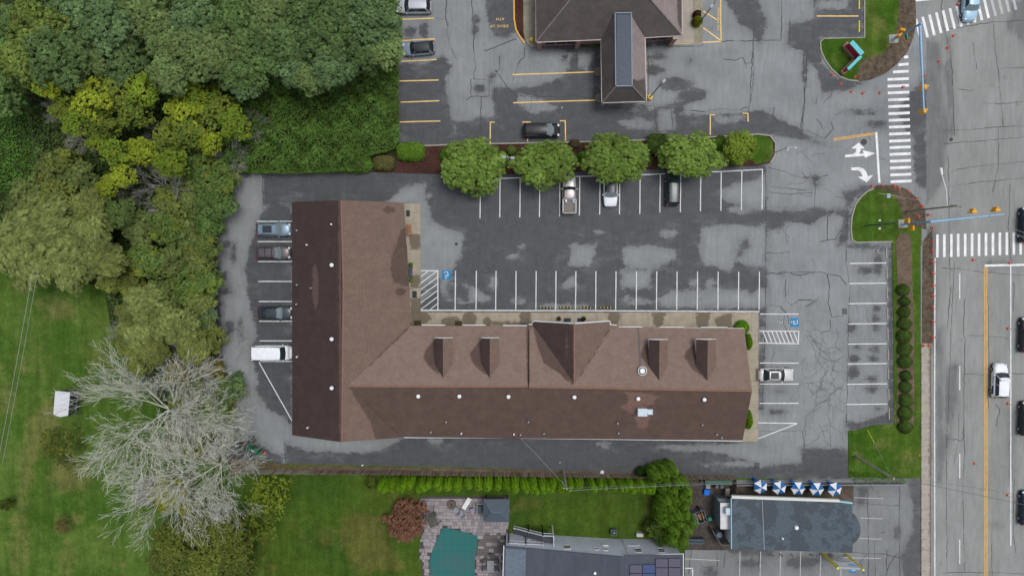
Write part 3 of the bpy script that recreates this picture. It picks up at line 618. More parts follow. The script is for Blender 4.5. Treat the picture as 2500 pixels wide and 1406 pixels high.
# ---- cracks and seams
def wander(pts, jit, step=7):
    out = []
    for (ax, ay), (bx, by) in zip(pts[:-1], pts[1:]):
        L = math.hypot(bx - ax, by - ay); n = max(1, int(L / step))
        for k in range(n): 
            t = k / n; out.append((ax + (bx - ax) * t + R_(-jit, jit), ay + (by - ay) * t + R_(-jit, jit)))
    out.append(pts[-1]); return out
def cracks(parent, lst, mat, w, jit, z, name='cracks'):
    mb = MB()
    for pts in lst:
        q = [tuple(P(a, b)[:2]) for a, b in wander(pts, jit)]
        i = 0
        while i < len(q) - 1:
            k = random.randint(2, 6); ribbon(mb, q[i:i + k + 1], m(w) * R_(.45, 1.45), z + R_(0, .003)); i += k
    return part(name, mb, mat, parent, kind='stuff')
random.seed(11)
c1 = [[(1090, 0), (1088, 40), (1094, 60), (1090, 75), (1096, 100), (1104, 125), (1115, 147)], [(1060, 46), (1085, 47), (1091, 52), (1092, 64)], [(1152, 0), (1155, 60), (1160, 80), (1156, 95), (1158, 150), (1162, 165), (1156, 180), (1158, 195)],
      [(1220, 135), (1219, 170), (1210, 185), (1195, 192)], [(1183, 125), (1205, 118), (1240, 102), (1260, 96)], [(1216, 182), (1230, 200), (1245, 222), (1262, 235)], [(1281, 118), (1280, 140), (1265, 155), (1258, 180), (1252, 198)],
      [(1262, 235), (1310, 236), (1360, 238), (1400, 234), (1440, 240), (1455, 245)], [(1300, 235), (1296, 260), (1286, 290)], [(1150, 194), (1194, 194), (1194, 236), (1150, 236), (1150, 194)], [(1150, 236), (1138, 245)], [(1174, 237), (1174, 330)],
      [(1408, 120), (1409, 172)], [(1582, 108), (1584, 240)], [(1450, 180), (1452, 240)], [(1545, 250), (1547, 258), (1595, 258), (1597, 230)], [(1597, 258), (1604, 320), (1606, 332)], [(1600, 264), (1638, 262), (1643, 318)], [(1606, 322), (1640, 318), (1652, 325)],
      [(1578, 260), (1580, 275), (1596, 282)], [(1640, 272), (1680, 270), (1720, 272), (1760, 266), (1800, 270), (1825, 262)], [(1632, 98), (1632, 114), (1715, 112), (1718, 105)], [(1768, 145), (1790, 148), (1815, 142), (1820, 155), (1838, 155)], [(1815, 142), (1822, 168)],
      [(1840, 60), (1836, 160), (1830, 260), (1826, 300)], [(1842, 70), (1838, 120), (1841, 180), (1832, 250)], [(1761, 101), (1840, 100), (1907, 98), (1908, 0)], [(1928, 52), (1928, 110)], [(1925, 115), (1960, 122), (1975, 128)],
      [(1970, 120), (1968, 200), (1962, 260), (1956, 300), (1955, 330)], [(1962, 130), (1964, 250), (1957, 340)], [(2030, 210), (2030, 235), (2010, 250)], [(1997, 228), (1992, 255)], [(1890, 265), (1885, 285), (1900, 300)], [(2030, 298), (2034, 315), (2015, 338), (2005, 335), (1985, 325), (1960, 318)], [(1993, 292), (2003, 300), (2008, 315)],
      [(1892, 262), (1880, 268)], [(1869, 412), (1870, 560), (1868, 800), (1862, 980), (1863, 1020)], [(2069, 500), (2066, 640), (2075, 700), (2072, 760), (2070, 900), (2066, 1032)], [(1875, 410), (1910, 418), (1945, 432), (1990, 436), (2022, 428)], [(1990, 436), (1988, 520)],
      [(1880, 457), (1930, 460), (1970, 465)], [(1880, 470), (1935, 474), (1985, 470)], [(1950, 460), (1948, 470), (1965, 480), (1985, 476)], [(2030, 520), (2020, 530), (2021, 570), (2021, 588)], [(2000, 590), (2030, 584), (2060, 580)], [(2040, 580), (2055, 560), (2068, 550)],
      [(1870, 617), (1895, 618), (1930, 615)], [(1868, 666), (1895, 668), (1960, 664), (2000, 664), (2020, 668), (2050, 675), (2066, 695)], [(1895, 668), (1915, 662), (1950, 672), (1990, 664)], [(1952, 668), (1958, 682)], [(1917, 680), (1918, 735), (1935, 745), (1950, 732), (1990, 732)], [(1990, 732), (1975, 745), (1965, 748)],
      [(1870, 752), (1885, 745), (1905, 748), (1918, 760), (1912, 790), (1925, 815), (1930, 830)], [(1905, 748), (1922, 770), (1925, 790)], [(1850, 1052), (1960, 1052), (1963, 1085), (1963, 1098)], [(2000, 1035), (2015, 1070)], [(2028, 1072), (2028, 1090)], [(1963, 1085), (1964, 1135)],
      [(640, 424), (643, 497)], [(695, 1080), (697, 1128)], [(2020, 670), (2025, 700), (2022, 740), (2030, 775), (2060, 770)], [(2027, 780), (2028, 806), (2005, 812)]]
cracks(lot, c1, CRACKM, 1.5, 1.3, 0.004)
c2 = []
def walk(x, y, n, a, box, st=9, curl=.7):
    pts = [(x, y)]
    for _ in range(n):
        a += R_(-curl, curl); x += math.cos(a) * st; y += math.sin(a) * st
        if not (box[0] < x < box[2] and box[1] < y < box[3]): break
        pts.append((x, y))
    return pts
for _ in range(46):
    c2.append(walk(R_(1960, 2060), R_(800, 1070), random.randint(5, 14), R_(0, 6.28), (1955, 780, 2066, 1092)))
for _ in range(22): c2.append(walk(R_(1875, 2060), R_(420, 1030), random.randint(4, 9), R_(0, 6.28), (1872, 415, 2066, 1060)))
for _ in range(16): c2.append(walk(R_(1920, 2250), R_(120, 440), random.randint(4, 9), random.choice((0, 1.57)) + R_(-.5, .5), (1860, 205, 2258, 450)))
for _ in range(10): c2.append(walk(R_(2076, 2160), R_(610, 1010), random.randint(3, 7), R_(0, 6.28), (2074, 600, 2168, 1020)))
for _ in range(6): c2.append(walk(R_(540, 620), R_(560, 1000), random.randint(4, 8), R_(0, 6.28), (530, 500, 640, 1040)))
c2 = [c for c in c2 if len(c) > 2]
cracks(lot, c2, CRACKL, 0.8, 1.6, 0.0045, 'fine_cracks')
c3_ = [[(2315, 380), (2320, 720), (2312, 800)], [(2355, 730), (2352, 820), (2358, 830)], [(2330, 640), (2322, 800), (2316, 1000), (2310, 1100), (2312, 1400)], [(2356, 830), (2352, 1000), (2355, 1100), (2350, 1200), (2356, 1400)],
       [(2302, 0), (2298, 10), (2302, 60)], [(2425, 60), (2430, 120), (2440, 200), (2450, 310)], [(2375, 105), (2385, 170)], [(2280, 70), (2330, 70), (2400, 58), (2440, 54), (2500, 50)], [(2302, 60), (2318, 120), (2325, 180), (2330, 330)],
       [(2442, 168), (2500, 165)], [(2340, 220), (2380, 220)], [(2400, 252), (2440, 254), (2500, 248)], [(2300, 320), (2360, 318), (2420, 312), (2500, 308)], [(2304, 352), (2370, 346), (2440, 340), (2500, 335)], [(2310, 425), (2340, 412), (2400, 405), (2500, 395)], [(2315, 455), (2400, 444), (2500, 435)],
       [(2300, 654), (2340, 656), (2400, 665), (2500, 672)], [(2360, 818), (2408, 820), (2470, 828)], [(2354, 912), (2400, 914), (2410, 910)], [(2468, 912), (2500, 912)], [(2310, 1070), (2350, 1075), (2352, 1045)], [(2465, 450), (2462, 560), (2470, 660)], [(2437, 312), (2438, 400), (2424, 470)], [(2300, 1398), (2400, 1396), (2500, 1400)],
       [(2430, 985), (2440, 1000), (2432, 1040)], [(2475, 690), (2474, 760)], [(2340, 1010), (2340, 1070), (2330, 1130)], [(2412, 700), (2414, 900), (2412, 1000)], [(2420, 1297), (2422, 1406)], [(2476, 1170), (2474, 1300), (2480, 1350)]]
cracks(road, c3_, CRACKM, 1.1, 1.4, 0.004)
c4 = [[(2118, 1172), (2120, 1406)], [(2196, 1180), (2196, 1406)], [(2082, 1225), (2130, 1230), (2194, 1234)], [(2040, 1345), (2100, 1348), (2160, 1352), (2196, 1360)], [(2118, 1350), (2100, 1370), (2110, 1400)], [(2120, 1180), (2150, 1215)], [(2150, 1300), (2160, 1298)], [(1857, 1340), (1852, 1380), (1856, 1406)],
      [(2190, 1350), (2170, 1380), (2160, 1406)], [(2165, 1340), (2164, 1406)], [(2135, 1320), (2137, 1406)], [(1690, 1340), (1760, 1335)], [(1750, 1320), (1752, 1370), (1748, 1400)], [(1705, 1370), (1720, 1385), (1745, 1380)], [(1770, 1350), (1768, 1385)], [(1688, 1345), (1680, 1400)]]
cracks(rl, c4, CRACKM, 1.3, 1.4, 0.008)
# ================================================================== VEGETATION
rng = np.random.default_rng(5)
def leaf_mesh(name, C, N, size, tint, hue, asp=1.6, tdir=None, mat=None):
    """one rhombic leaf (or spray of leaves) per row: centre, facing, length; two colour attributes"""
    n = len(C); N = N / (np.linalg.norm(N, axis=1, keepdims=True) + 1e-9)
    rv = rng.normal(size=(n, 3)) if tdir is None else tdir + rng.normal(size=(n, 3)) * 0.28
    T = rv - (rv * N).sum(1, keepdims=True) * N; T /= np.linalg.norm(T, axis=1, keepdims=True) + 1e-9
    B = np.cross(N, T); s = size[:, None] * 0.5
    V = np.stack([C - T * s, C + B * s / asp, C + T * s, C - B * s / asp], 1).reshape(-1, 3)
    F = np.arange(4 * n).reshape(n, 4)
    me = bpy.data.meshes.new(name); me.from_pydata(V, [], F.tolist()); me.materials.append(mat or LEAF)
    for nm, arr in (('tint', tint), ('hue', hue)):
        a = me.attributes.new(nm, 'FLOAT', 'FACE'); a.data.foreach_set('value', np.clip(arr, 0, 3).astype(np.float32))
    return me
def unit(n, zmin=-1.0):
    v = rng.normal(size=(n, 3)); v /= np.linalg.norm(v, axis=1, keepdims=True)
    lo = v[:, 2] < zmin; v[lo, 2] = -v[lo, 2]; return v
def crown(name, R, Hh, nl, lr, nc, nf, ls, asp=1.5, yellow=0.0, droop=0.0, open_=0.0, flat=0.8, hue0=0.0):
    """crown = boughs (lobes) > clumps > leaves, centre at the origin, top near +Hh"""
    nl0 = nl; low = max(5, nl // 2); i = np.arange(nl); rr = R * 0.80 * np.sqrt((i + 0.3) / nl); th = i * 2.39996 + rng.uniform(-.35, .35, nl)
    rr *= rng.uniform(.82, 1.12, nl)
    L = np.stack([rr * np.cos(th), rr * np.sin(th), Hh * (1 - (rr / R) ** 1.6) * 0.72 + rng.uniform(-.13, .13, nl) * Hh], 1)
    th2 = np.arange(low) * 2 * PI / low + rng.uniform(-.3, .3, low); r2 = R * rng.uniform(.5, .72, low)
    L = np.vstack([L, np.stack([r2 * np.cos(th2), r2 * np.sin(th2), -Hh * rng.uniform(.1, .75, low)], 1)]); nl = nl + low
    Lr = lr * R * rng.uniform(.75, 1.25, nl); Lt = rng.uniform(.86, 1.14, nl); Lh = np.clip(rng.normal(yellow, .3 if yellow > 0 else 0.02, nl), 0, 1) if yellow > 0 else np.zeros(nl)
    li = np.repeat(np.arange(nl), nc); d = unit(nl * nc, -0.25)
    CC = L[li] + d * (Lr[li] * rng.uniform(.72, 1.04, nl * nc))[:, None] * np.array([1, 1, flat])
    Ct = Lt[li] * rng.uniform(.74, 1.26, nl * nc); Ch = np.clip(Lh[li] + (rng.normal(0, .22, nl * nc) if yellow > 0 else 0), 0, 1)
    if open_ > 0:
        keep = rng.uniform(size=len(CC)) > open_; CC, Ct, Ch, li, d = CC[keep], Ct[keep], Ch[keep], li[keep], d[keep]
    ci = np.repeat(np.arange(len(CC)), nf); n = len(ci)
    cr = (Lr[li] * 0.23)[ci]
    e = unit(n, -0.5)
    C = CC[ci] + e * (cr * rng.uniform(.35, 1.0, n))[:, None]
    N = d[ci] * .6 + e * .7 + np.array([0, 0, .55]) + rng.normal(size=(n, 3)) * .35
    # leaf tint gets darker from the top of each clump to its underside
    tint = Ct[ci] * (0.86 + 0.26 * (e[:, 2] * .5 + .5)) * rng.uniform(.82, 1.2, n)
    td = None
    if droop > 0:
        td = np.stack([d[ci][:, 0] * .45, d[ci][:, 1] * .45, -droop * np.ones(n)], 1)
        swing = 0.35 + 0.55 * np.sin(li[ci] * 1.7); td[:, 0] += np.cos(swing) * .8; td[:, 1] += np.sin(swing) * .8
    return leaf_mesh(name, C, N, ls * rng.uniform(.65, 1.35, n), tint, Ch[ci] + hue0, asp, td)
PRO = {}
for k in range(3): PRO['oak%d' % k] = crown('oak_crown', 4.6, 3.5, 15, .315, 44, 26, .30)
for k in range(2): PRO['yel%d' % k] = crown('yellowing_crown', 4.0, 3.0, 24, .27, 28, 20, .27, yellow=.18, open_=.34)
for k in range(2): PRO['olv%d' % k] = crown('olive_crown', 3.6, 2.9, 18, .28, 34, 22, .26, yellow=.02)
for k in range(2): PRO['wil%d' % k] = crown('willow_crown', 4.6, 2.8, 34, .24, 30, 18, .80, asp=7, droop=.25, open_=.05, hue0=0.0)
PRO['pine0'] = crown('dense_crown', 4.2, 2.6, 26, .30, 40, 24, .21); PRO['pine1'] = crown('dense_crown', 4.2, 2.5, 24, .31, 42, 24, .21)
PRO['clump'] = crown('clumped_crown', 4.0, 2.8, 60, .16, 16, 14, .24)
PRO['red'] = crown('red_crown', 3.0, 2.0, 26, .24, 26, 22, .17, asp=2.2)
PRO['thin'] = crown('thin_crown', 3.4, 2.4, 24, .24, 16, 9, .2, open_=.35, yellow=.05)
def shrub_mesh(name, n=5200, ls=.11, lump=.04, hz=.9):
    d = unit(n, -0.2); ph = rng.uniform(0, 6, 3)
    r = 1 + lump * (np.sin(d[:, 0] * 5 + ph[0]) + np.sin(d[:, 1] * 6 + ph[1]) + np.sin(d[:, 2] * 5 + ph[2]))
    C = d * (r * rng.uniform(.88, 1.03, n))[:, None] * np.array([1, 1, hz]) + np.array([0, 0, .25])
    cl = np.floor(d * 7).astype(int); h = (np.sin(cl[:, 0] * 12.9 + cl[:, 1] * 78.2 + cl[:, 2] * 37.7) * 43758.5) % 1
    return leaf_mesh(name, C, d + rng.normal(size=(n, 3)) * .45 + np.array([0, 0, .2]), ls * rng.uniform(.6, 1.4, n), (.82 + .3 * h) * rng.uniform(.8, 1.2, n), np.zeros(n), 1.5)
PRO['shrub0'] = shrub_mesh('clipped_foliage'); PRO['shrub1'] = shrub_mesh('clipped_foliage', lump=.055); PRO['shrubL'] = shrub_mesh('loose_foliage', 3600, .15, .14, .75)
def arbor_mesh(name, h=4.5, r=.72, fins=9, n=3000, tips=3):
    """upright arborvitae: several pointed plumes rising from one base"""
    Cs, Ns, Ts = [], [], []
    for k in range(tips):
        a = 2 * PI * k / tips + rng.uniform(-.4, .4); o = np.array([math.cos(a), math.sin(a)]) * r * (.34 if tips > 1 else 0)
        hh = h * rng.uniform(.82, 1.0); m_ = n // tips
        t = rng.uniform(0, 1, m_) ** .8; ang = rng.uniform(0, 2 * PI, m_)
        prof = np.sqrt(np.clip(1 - ((t - .28) / .74) ** 2, 0, 1)); prof[t < .28] = .8 + .2 * t[t < .28] / .28
        fin = 1 + .16 * np.sin(ang * fins + t * 4)
        rad = r * (.74 if tips > 1 else 1) * prof * fin * rng.uniform(.86, 1.02, m_)
        ox = o[None, :] * (1 + .5 * t[:, None])
        Cs.append(np.stack([ox[:, 0] + rad * np.cos(ang), ox[:, 1] + rad * np.sin(ang), t * hh], 1))
        Ns.append(np.stack([np.cos(ang), np.sin(ang), .35 + t], 1)); Ts.append((.62 + .5 * t + .22 * np.sin(ang * fins + t * 4)) * rng.uniform(.85, 1.15, m_))
    C = np.vstack(Cs); N = np.vstack(Ns); N += rng.normal(size=N.shape) * .3; T = np.concatenate(Ts) * 0.45 + .62
    return leaf_mesh(name, C, N, .16 * rng.uniform(.6, 1.4, len(C)), T, np.zeros(len(C)), 2.0, np.tile([0, 0, 1.0], (len(C), 1)))
for k in range(3): PRO['arb%d' % k] = arbor_mesh('arborvitae_foliage', tips=(2, 3, 1)[k])
def cone_plume(name):
    n = 2200; t = rng.uniform(0, 1, n); ang = rng.uniform(0, 2 * PI, n)
    prof = np.sqrt(np.clip(1 - ((t - .35) / .66) ** 2, 0, 1)); rad = prof * (1 + .08 * np.sin(ang * 6 + 7 * t)) * rng.uniform(.88, 1.02, n)
    C = np.stack([rad * np.cos(ang), rad * np.sin(ang), t * 2.4], 1)
    lump = np.sin(ang * 6 + 7 * t) * .5 + np.sin(ang * 3 - 9 * t) * .5
    return leaf_mesh(name, C, np.stack([np.cos(ang), np.sin(ang), .3 + 1.2 * t], 1) + rng.normal(size=(n, 3)) * .35, .17 * rng.uniform(.6, 1.4, n), (.98 + .16 * lump) * rng.uniform(.84, 1.16, n), np.zeros(n), 1.7)
PRO['plume'] = cone_plume('plume_foliage')
# trunks with limbs, and leafless trees
def trunk_mesh(name, h, r, limbs=6, spread=1.2, mat=BARK):
    mb = MB(); bend = Vector((R_(-.3, .3), R_(-.3, .3), 0))
    mb.tube([(0, 0, 0), Vector((0, 0, h * .4)) + bend * .5, Vector((0, 0, h * .75)) + bend, Vector((0, 0, h)) + bend * 1.4], r, 7, True, r * .35)
    for k in range(limbs):
        a = k * 2.4 + R_(-.4, .4); z = h * (.45 + .5 * k / limbs); d = Vector((math.cos(a), math.sin(a), 0)); L = spread * R_(.7, 1.1)
        mb.tube([Vector((0, 0, z)) + bend * (z / h), Vector((0, 0, z + L * .35)) + d * L * .5 + bend, Vector((0, 0, z + L * .6)) + d * L + bend], r * .38, 5, True, r * .1)
    me = mb.mesh(name, mat); return me
TR = [trunk_mesh('trunk', 1.0 * 9, .28), trunk_mesh('trunk', 9, .22)]
def bare_mesh(name, seed, height, spread, depth=6, lean=(0, 0), mat=BARKW, dens=1.0):
    rs = random.Random(seed); mb_v = []; mb_f = []; 
    def seg(a, b, r0, r1, n):
        d = (b - a).normalized(); u = d.orthogonal().normalized(); w = d.cross(u); k0 = len(mb_v)
        for p, r in ((a, r0), (b, r1)):
            for k in range(n): mb_v.append(tuple(p + (u * math.cos(2 * PI * k / n) + w * math.sin(2 * PI * k / n)) * r))
        for k in range(n): mb_f.append((k0 + k, k0 + (k + 1) % n, k0 + n + (k + 1) % n, k0 + n + k))
    def grow(p, d, L, r, lev):
        steps = 3 if lev < 4 else 2
        for s_ in range(steps):
            rd = Vector((p.x, p.y, 0)); rd = rd.normalized() * .10 if rd.length > .5 else Vector()
            d = (d + rd + Vector((rs.gauss(0, .12), rs.gauss(0, .12), rs.gauss(0, .06) + (.03 if lev > 1 else 0)))).normalized()
            q = p + d * (L / steps); r1 = r * (.86 if s_ < steps - 1 else .72)
            seg(p, q, max(r * .74, .018), max(r1 * .74, .013), 5 if lev < 3 else 3); p = q; r = r1
            if lev < depth and s_ < steps - 1 and rs.random() < .88 * dens:
                side = d.cross(Vector((rs.gauss(0, 1), rs.gauss(0, 1), rs.gauss(0, .6)))).normalized()
                grow(p, (d * rs.uniform(.55, .9) + side * rs.uniform(.5, .85) + Vector((0, 0, .05))).normalized(), L * rs.uniform(.55, .78), r * .55, lev + 1)
        if lev < depth:
            for _ in range(2 if lev > 0 else 3):
                side = d.cross(Vector((rs.gauss(0, 1), rs.gauss(0, 1), rs.gauss(0, .6)))).normalized()
                grow(p, (d + side * rs.uniform(.35, .75)).normalized(), L * rs.uniform(.62, .84), r * .66, lev + 1)
    seg(Vector((0, 0, 0)), Vector((lean[0] * .3, lean[1] * .3, height * .3)), height * .024, height * .02, 8)
    base = Vector((lean[0] * .3, lean[1] * .3, height * .3)); nb = 7
    for k in range(nb):
        a = 2 * PI * k / nb + rs.uniform(-.35, .35)
        d = Vector((math.cos(a) + lean[0] * .12, math.sin(a) + lean[1] * .12, rs.uniform(.75, 1.3))).normalized()
        grow(base + Vector((0, 0, height * .05 * k / nb)), d, spread * .34, height * .011, 1)
    me = bpy.data.meshes.new(name); me.from_pydata(mb_v, [], mb_f); me.materials.append(mat); return me

GREENB, GREEN, DKOL, OLIVE, WILL, YEL, BRT = c3(96, 120, 78), c3(94, 118, 68), c3(94, 108, 62), c3(108, 120, 64), c3(120, 132, 76), c3(140, 150, 44), c3(90, 130, 34)
TNUM = [0]
def tree(px, py, zt, rpx, kind, colr, label, cat='tree', group=None, name='broadleaf_tree', sq=1.0, zs=1.0, rz=None):
    """crown centre is set where it stands in the survey at its own height; trunk goes straight down to the soil"""
    R0 = {'oak': 4.6, 'yel': 4.0, 'olv': 3.6, 'wil': 4.6, 'pin': 4.2, 'clu': 4.0, 'red': 3.0, 'thi': 3.4}[kind[:3]]
    if rz is None and sq == 1.0: sq = R_(.84, 1.18); rpx = rpx * R_(.92, 1.06)
    s = m(rpx) * (ALT - zt) / ALT / R0 * 1.04; p = P(px, py, zt); hc = 3.0 * s
    cz = max(1.0, zt - hc)
    t = thing(name, (p.x, p.y, -0.02), label, cat, group, local=True)
    c = bpy.data.objects.new('crown', PRO[kind]); link(c, t); c.location = (0, 0, cz); c.scale = (s * sq, s, s * zs)
    c.rotation_euler = (R_(-.08, .08), R_(-.08, .08), R_(0, 6.28) if rz is None else rz); v = R_(.88, 1.12); c.color = (colr[0] * v, colr[1] * v, colr[2] * v, 1)
    tm = bpy.data.objects.new('trunk', TR[TNUM[0] % 2]); link(tm, t); k = (cz + 1.0 * s) / 9; tm.scale = (max(k * .7, .3), max(k * .7, .3), k); tm.rotation_euler = (0, 0, R_(0, 6)); TNUM[0] += 1
    return t
GW = 'trees of the wood beside the car park'
oaks = [(-10, 70, 70), (60, 50, 72), (165, 20, 70), (250, 55, 62), (30, 140, 60), (120, 128, 72), (205, 130, 66), (290, 140, 66), (330, 40, 66), (395, 100, 60), (400, 178, 46), (455, 40, 62), (505, 130, 74), (560, 60, 74), (580, 165, 60), (640, 110, 66), (655, 30, 60), (590, 205, 36),
        (705, 95, 66), (740, 25, 66), (715, 165, 50), (790, 90, 74), (835, 25, 62), (800, 165, 46), (870, 110, 62), (905, 45, 66), (930, 110, 46), (450, 110, 42), (750, 185, 40), (-30, 200, 60)]
wh = ['at the top edge of the photo', 'behind the parked silver wagon', 'above the yellowing trees', 'in the top left corner', 'over the dark gap in the wood', 'beside the bank car park']
ORD = ['first', 'second', 'third', 'fourth', 'fifth', 'sixth', 'seventh', 'eighth', 'ninth', 'tenth', 'eleventh', 'twelfth', 'thirteenth', 'fourteenth', 'fifteenth', 'sixteenth', 'seventeenth', 'eighteenth', 'nineteenth', 'twentieth',
       'twenty-first', 'twenty-second', 'twenty-third', 'twenty-fourth', 'twenty-fifth', 'twenty-sixth', 'twenty-seventh', 'twenty-eighth', 'twenty-ninth', 'thirtieth', 'thirty-first', 'thirty-second', 'thirty-third', 'thirty-fourth', 'thirty-fifth']
for i, (x, y, r) in enumerate(sorted(oaks)):
    g = random.choice((GREENB, GREEN, c3(106, 126, 76), c3(88, 110, 66))) if x > 100 else random.choice((GREEN, c3(108, 126, 62)))
    tree(x, y, R_(9.5, 12.5), r, 'oak%d' % (i % 3), g, 'blue-green broad-crowned tree at the top of the wood, %s from the left' % ORD[i], group=GW)
GY = 'yellowing trees in the middle of the wood'
yel = [(200, 232, 56), (262, 215, 50), (305, 262, 52), (230, 300, 48), (165, 300, 36), (140, 262, 30), (330, 215, 36), (470, 232, 56), (430, 270, 46), (520, 262, 46), (450, 320, 48), (560, 300, 40), (395, 330, 42), (270, 370, 40), (330, 365, 40), (285, 430, 34), (405, 395, 40), (250, 455, 30), (230, 340, 30), (85, 190, 32), (110, 215, 26), (500, 345, 36)]
for i, (x, y, r) in enumerate(sorted(yel)):
    tree(x, y, R_(8, 11), r, 'yel%d' % (i % 2), (c3(104, 130, 46), c3(128, 144, 46), c3(92, 112, 50))[i % 3], 'yellow-green tree turning for autumn in the wood, %s from the left' % ORD[i], group=GY)
GO = 'olive and green trees along the west drive'
olv = [(120, 405, 56), (170, 440, 50), (215, 500, 50), (60, 480, 56), (130, 490, 50), (470, 420, 52), (520, 440, 44), (455, 490, 60), (515, 495, 44), (500, 545, 36), (400, 500, 46), (390, 560, 46), (330, 560, 44), (280, 520, 40), (440, 570, 46), (340, 640, 44), (400, 640, 48), (470, 640, 50), (495, 690, 36), (430, 700, 48),
       (300, 690, 40), (255, 690, 30), (480, 760, 44), (500, 830, 40), (380, 730, 44), (300, 850, 34), (330, 890, 30), (495, 600, 34), (440, 1000, 44), (450, 940, 40), (420, 1080, 40), (500, 1010, 40)]
for i, (x, y, r) in enumerate(sorted(olv)):
    g = random.choice((DKOL, OLIVE, c3(86, 110, 58), c3(90, 110, 60), c3(98, 112, 62)))
    tree(x, y, R_(4.2, 6.0) if x > 420 else R_(5, 8), r, ('olv%d' % (i % 2)) if i % 3 else 'oak%d' % (i % 2), g, 'small dark olive tree in the wood west of the drive, %s from the left' % ORD[i], group=GO)
wil = [(50, 560, 76), (140, 600, 78), (60, 650, 66), (205, 560, 56), (220, 630, 60), (0, 620, 60), (150, 668, 50), (110, 530, 50), (255, 640, 40), (340, 745, 50), (330, 810, 62), (410, 800, 62), (460, 850, 44), (300, 770, 36), (200, 500, 40), (360, 860, 40)]
for i, (x, y, r) in enumerate(sorted(wil)):
    tree(x, y, R_(8, 10), r, 'wil%d' % (i % 2), WILL if r > 45 else c3(112, 120, 66), 'feathery yellow-green willow at the edge of the lawn, %s from the left' % ORD[i], group='willows at the lawn edge', name='willow_tree')
tree(536, 956, 4.2, 46, 'olv1', c3(84, 108, 70), 'rounded grey-green tree overhanging the bend of the drive')
tree(540, 1016, 3.2, 32, 'olv1', c3(92, 112, 54), 'low olive bush between the big bare trees and the drive', 'bush', name='bush')
tree(470, 1075, 3.2, 40, 'olv0', c3(90, 108, 46), 'olive bush below the upper bare tree', 'bush', name='bush')
tree(572, 958, 3.0, 22, 'thin', c3(84, 110, 66), 'small loose grey-green bush on the bend of the drive', 'bush', name='bush')
tree(505, 905, 3.0, 30, 'yel0', c3(104, 92, 44), 'low rusty-brown bush beside the white van', 'bush', name='bush')
tree(480, 770, 6, 34, 'pine0', c3(96, 126, 96), 'pale blue-green tree between the willow and the drive')
for i, (x, y, r, g) in enumerate([(395, 1215, 44, c3(132, 136, 44)), (455, 1250, 26, c3(128, 132, 44)), (470, 1110, 26, c3(118, 124, 40)), (420, 915, 34, c3(120, 108, 44))]):
    tree(x, y, 5.5, r, 'yel%d' % (i % 2), g, ['yellow-green maple inside the lower bare tree', 'small yellow shrub below the bare trees', 'yellow-green sapling between the two big bare trees', 'brownish yellow tree at the top of the bare trees'][i])
for i, (x, y, r) in enumerate([(400, 1330, 56), (470, 1300, 50), (540, 1310, 52), (565, 1350, 46), (490, 1370, 62), (380, 1380, 50), (430, 1400, 56), (560, 1400, 52)]):
    tree(x, y, 8, r, 'clump', c3(94, 104, 46) if i < 5 else c3(88, 98, 46), 'olive tree with tight round clumps at the bottom of the wood, %s in view' % ORD[i], group='clumpy olive trees by the lower lawn')
tree(640, 1225, 5, 62, 'thin', c3(108, 128, 46), 'thin feathery bright green tree on the yard lawn beside the bare trees')
tree(615, 1290, 4, 50, 'thin', c3(84, 104, 44), 'thin dark green sapling cluster at the lower edge of the bare trees')
tree(120, 1100, 4, 62, 'thin', c3(74, 86, 44), 'faint half-bare tree on the lawn left of the bare trees')
tree(140, 1290, 2.2, 26, 'thin', c3(104, 84, 66), 'small brown leafless shrub on the lawn', 'shrub', name='shrub')
tree(5, 1235, 2.5, 16, 'olv0', c3(52, 70, 34), 'small dark bush at the left edge of the lawn', 'bush', name='bush')
tree(985, 1285, 3.6, 60, 'red', c3(126, 92, 74), 'copper-red maple beside the pool patio', sq=.95, zs=.9)
# island trees
GI = 'trees on the mulch island between the car parks'
for i, (x, y, r, k, z) in enumerate([(1152, 401, 68, 'pine0', 6.0), (1330, 396, 56, 'pine1', 5.6), (1508, 382, 59, 'pine0', 6.0), (1697, 376, 54, 'pine1', 5.6), (1815, 356, 40, 'pine0', 4.2)]):
    tree(x, y, z, r, k, c3(106, 130, 60) if i < 4 else c3(112, 132, 50), ['dense green tree overhanging the first painted bays, beside the dark grey pickup gap', 'dense green tree just below the black minivan', 'dense green tree overhanging the white car', 'dense green tree touching the black parked car', 'small bright yellow-green tree on the grassy end of the island'][i], group=GI, sq=(1.2, 1.4, 1.42, 1.42, 1.0)[i], rz=(0, 3.3, 3.1, 6.2, 1)[i])
def shrub(px, py, rx, h, colr, label, kind='shrub0', group=None, ry=None, cat='shrub', name='shrub'):
    p = P(px, py, h * .6); o = bpy.data.objects.new(name, PRO[kind]); link(o)
    o.location = (p.x, p.y, .1); k = .93; o.scale = (m(rx) * k, m(ry or rx) * k, h * .88); o.rotation_euler = (0, 0, 0 if ry else R_(0, 6)); o.color = (*colr, 1); return tag(o, label, cat, group)
